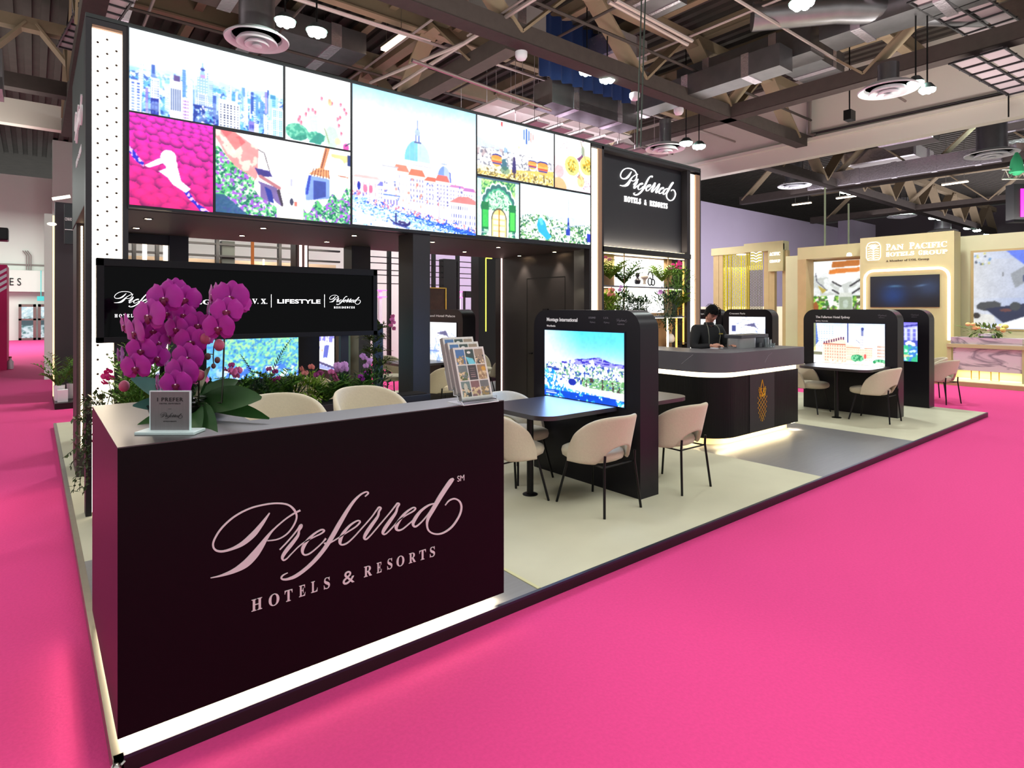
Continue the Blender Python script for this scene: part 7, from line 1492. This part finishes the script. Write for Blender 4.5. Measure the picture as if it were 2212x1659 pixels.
# ================================================================== stands seen through the booth opening
DF = mat('stand_frame_black', (30, 31, 34), .5, .3); BGW = mat('stand_beige_wall', (196, 176, 150), .6, noise=.05)
def zz(u, v, y): return aty(u, v, y).z
def xx(u, y): return aty(u, 560, y).x
YS = 11.0; t = thing('framed_stand', 'black barred stand frame with beige walls behind the logo display', 'exhibition booth', (xx(400, YS), YS, 0))
for v0, v1 in ((517, 519), (527, 531), (552, 556)): a, b = zz(520, v0+1, YS), zz(520, v1+1, YS); MB().box(xx(270, YS), xx(735, YS), YS, YS+.1, b, a).build('rail', DF, t)
for u in (290, 340, 366, 470, 605): MB().box(xx(u, YS)-.03, xx(u, YS)+.03, YS-.02, YS+.12, 0, zz(u, 495, YS)).build('upright', DF, t)
MB().box(xx(270, YS), xx(740, YS), YS+.4, YS+.5, 0, zz(560, 562, YS)).build('beige_wall', BGW, t); MB().box(xx(482, YS), xx(510, YS), YS+.1, YS+.3, 1.5, zz(495, 520, YS)).build('dark_panel', GREEN, t)
MB().box(xx(543, YS-1), xx(549, YS-1), YS-1, YS-.96, 0, zz(545, 500, YS-1)).build('orange_strip', mat('orange_paint', (220, 130, 60), .6), t)
for u in (570, 577): MB().box(xx(u, YS+.3)-.012, xx(u, YS+.3)+.012, YS+.3, YS+.35, zz(u, 590, YS), zz(u, 557, YS)).build('light_bar', LEDW, t) if u == 570 else None
for u in (313, 358): MB().box(xx(u, 9)-.03, xx(u, 9)+.03, 9, 9.05, .5, zz(u, 522, 9)).build('light_bar', LEDW, t)
tp_ = thing('light_post', 'brown post with two upright light bars above the logo display', 'post', (xx(655, 8), 8, 0)); MB().box(xx(640, 8), xx(668, 8), 8.03, 8.3, 0, zz(650, 515, 8)).build('post_body', mat('brown_pillar_paint', (54, 46, 46)), tp_)
for u in (650, 661.5): MB().box(xx(u, 8)-.018, xx(u, 8)+.018, 8.0, 8.03, .5, zz(u, 525, 8)).build('light_bar', LEDPK, tp_)
area_light('stand_wash', (3.4, YS-.4, 3.0), 4, .5, 60, (1.0, .85, .68), (.5, 0, 0))
t = thing('framed_stand', 'black window barred stand between the centre column and the store room', 'exhibition booth', (xx(960, YS), YS, 0))
for v in (548, 562, 574, 588, 598, 615): MB().box(xx(795, YS), xx(1060, YS), YS, YS+.08, zz(950, v+1.5, YS), zz(950, v, YS)).build('rail', DF, t)
for u in (842, 938, 990, 1040): MB().box(xx(u, YS)-.035, xx(u, YS)+.035, YS-.02, YS+.1, 0, zz(u, 535, YS)).build('upright', DF, t)
MB().box(xx(957, YS), xx(984, YS), YS-.05, YS+.2, 0, zz(970, 560, YS)).build('dark_panel', DF, t)
fr_ = [xx(925, YS-.3), xx(963, YS-.3), zz(945, 672, YS-.3), zz(945, 623, YS-.3)]; MB().box(fr_[0], fr_[1], YS-.3, YS-.25, .3, fr_[3]).build('gold_picture', mat('dark_bronze_picture', (58, 42, 32), .4, .3, noise=.6, scale=9), t); MB().box(fr_[1]-.02, fr_[1]+.01, YS-.32, YS-.3, .3, fr_[3]+.02).box(fr_[0], fr_[1], YS-.32, YS-.3, fr_[3], fr_[3]+.02).build('gold_rim', mat('gold_metal', (220, 180, 80)), t)
NEON = mat('pink_neon', (255, 90, 200), .5, emit=(255, 70, 190), strength=3.5)
def neon(u0, u1, y, rows, label):
    t = thing('neon_sign', label, 'neon light', (xx(u0, y), y, 0), group='pink neon frames'); MB().box(xx((u0+u1)/2, y)-.05, xx((u0+u1)/2, y)+.05, y+.02, y+.1, 0, zz(u0, rows[0], y)).build('white_post', WHITEP, t)
    for v in rows: MB().box(xx(u0, y), xx(u1, y), y-.02, y+.02, zz(u0, v+2, y), zz(u0, v, y)).build('neon_tube', NEON, t)
neon(808, 838, 14, (626, 640), 'pink neon bars on a white post right of the logo display'); neon(983, 1003, 14, (629, 641), 'pink neon bars right of the centre column'); neon(1026, 1036, 14, (697, 702), 'small pink neon bar near the back chairs')
YD = 8.4; t = thing('dark_wall_panel', 'black wall with a thin yellow light line left of the store room', 'wall panel', (xx(1040, YD), YD, 0)); MB().box(xx(1034, YD), xx(1064, YD)+.4, YD, YD+.3, 0, zz(1050, 553, YD)).build('panel_body', DF, t); MB().box(xx(1049, YD)-.01, xx(1049, YD)+.01, YD-.02, YD, zz(1049, 716, YD), zz(1049, 558, YD)).box(xx(1049, YD), xx(1062, YD), YD-.02, YD, zz(1055, 559, YD), zz(1055, 556, YD)).build('light_line', mat('lemon_led', (225, 225, 110), .5, emit=(215, 215, 90), strength=1.2), t)
sg = thing('black_sign', 'plain black sign panel beyond the open booth', 'sign', (xx(1018, 13), 13, zz(1018, 640, 13))); MB().box(xx(1003, 13), xx(1036, 13), 13, 13.1, zz(1018, 643, 13), zz(1018, 629, 13)).box(xx(1004, 13), xx(1005.5, 13), 13, 13.1, 0, zz(1018, 629, 13)).build('sign_body', BLKM, sg)
YW2 = 15.2; struct('wall_inner', MB().box(0.2, 10.4, YW2, YW2+.2, 0, 3.9), GREYW)
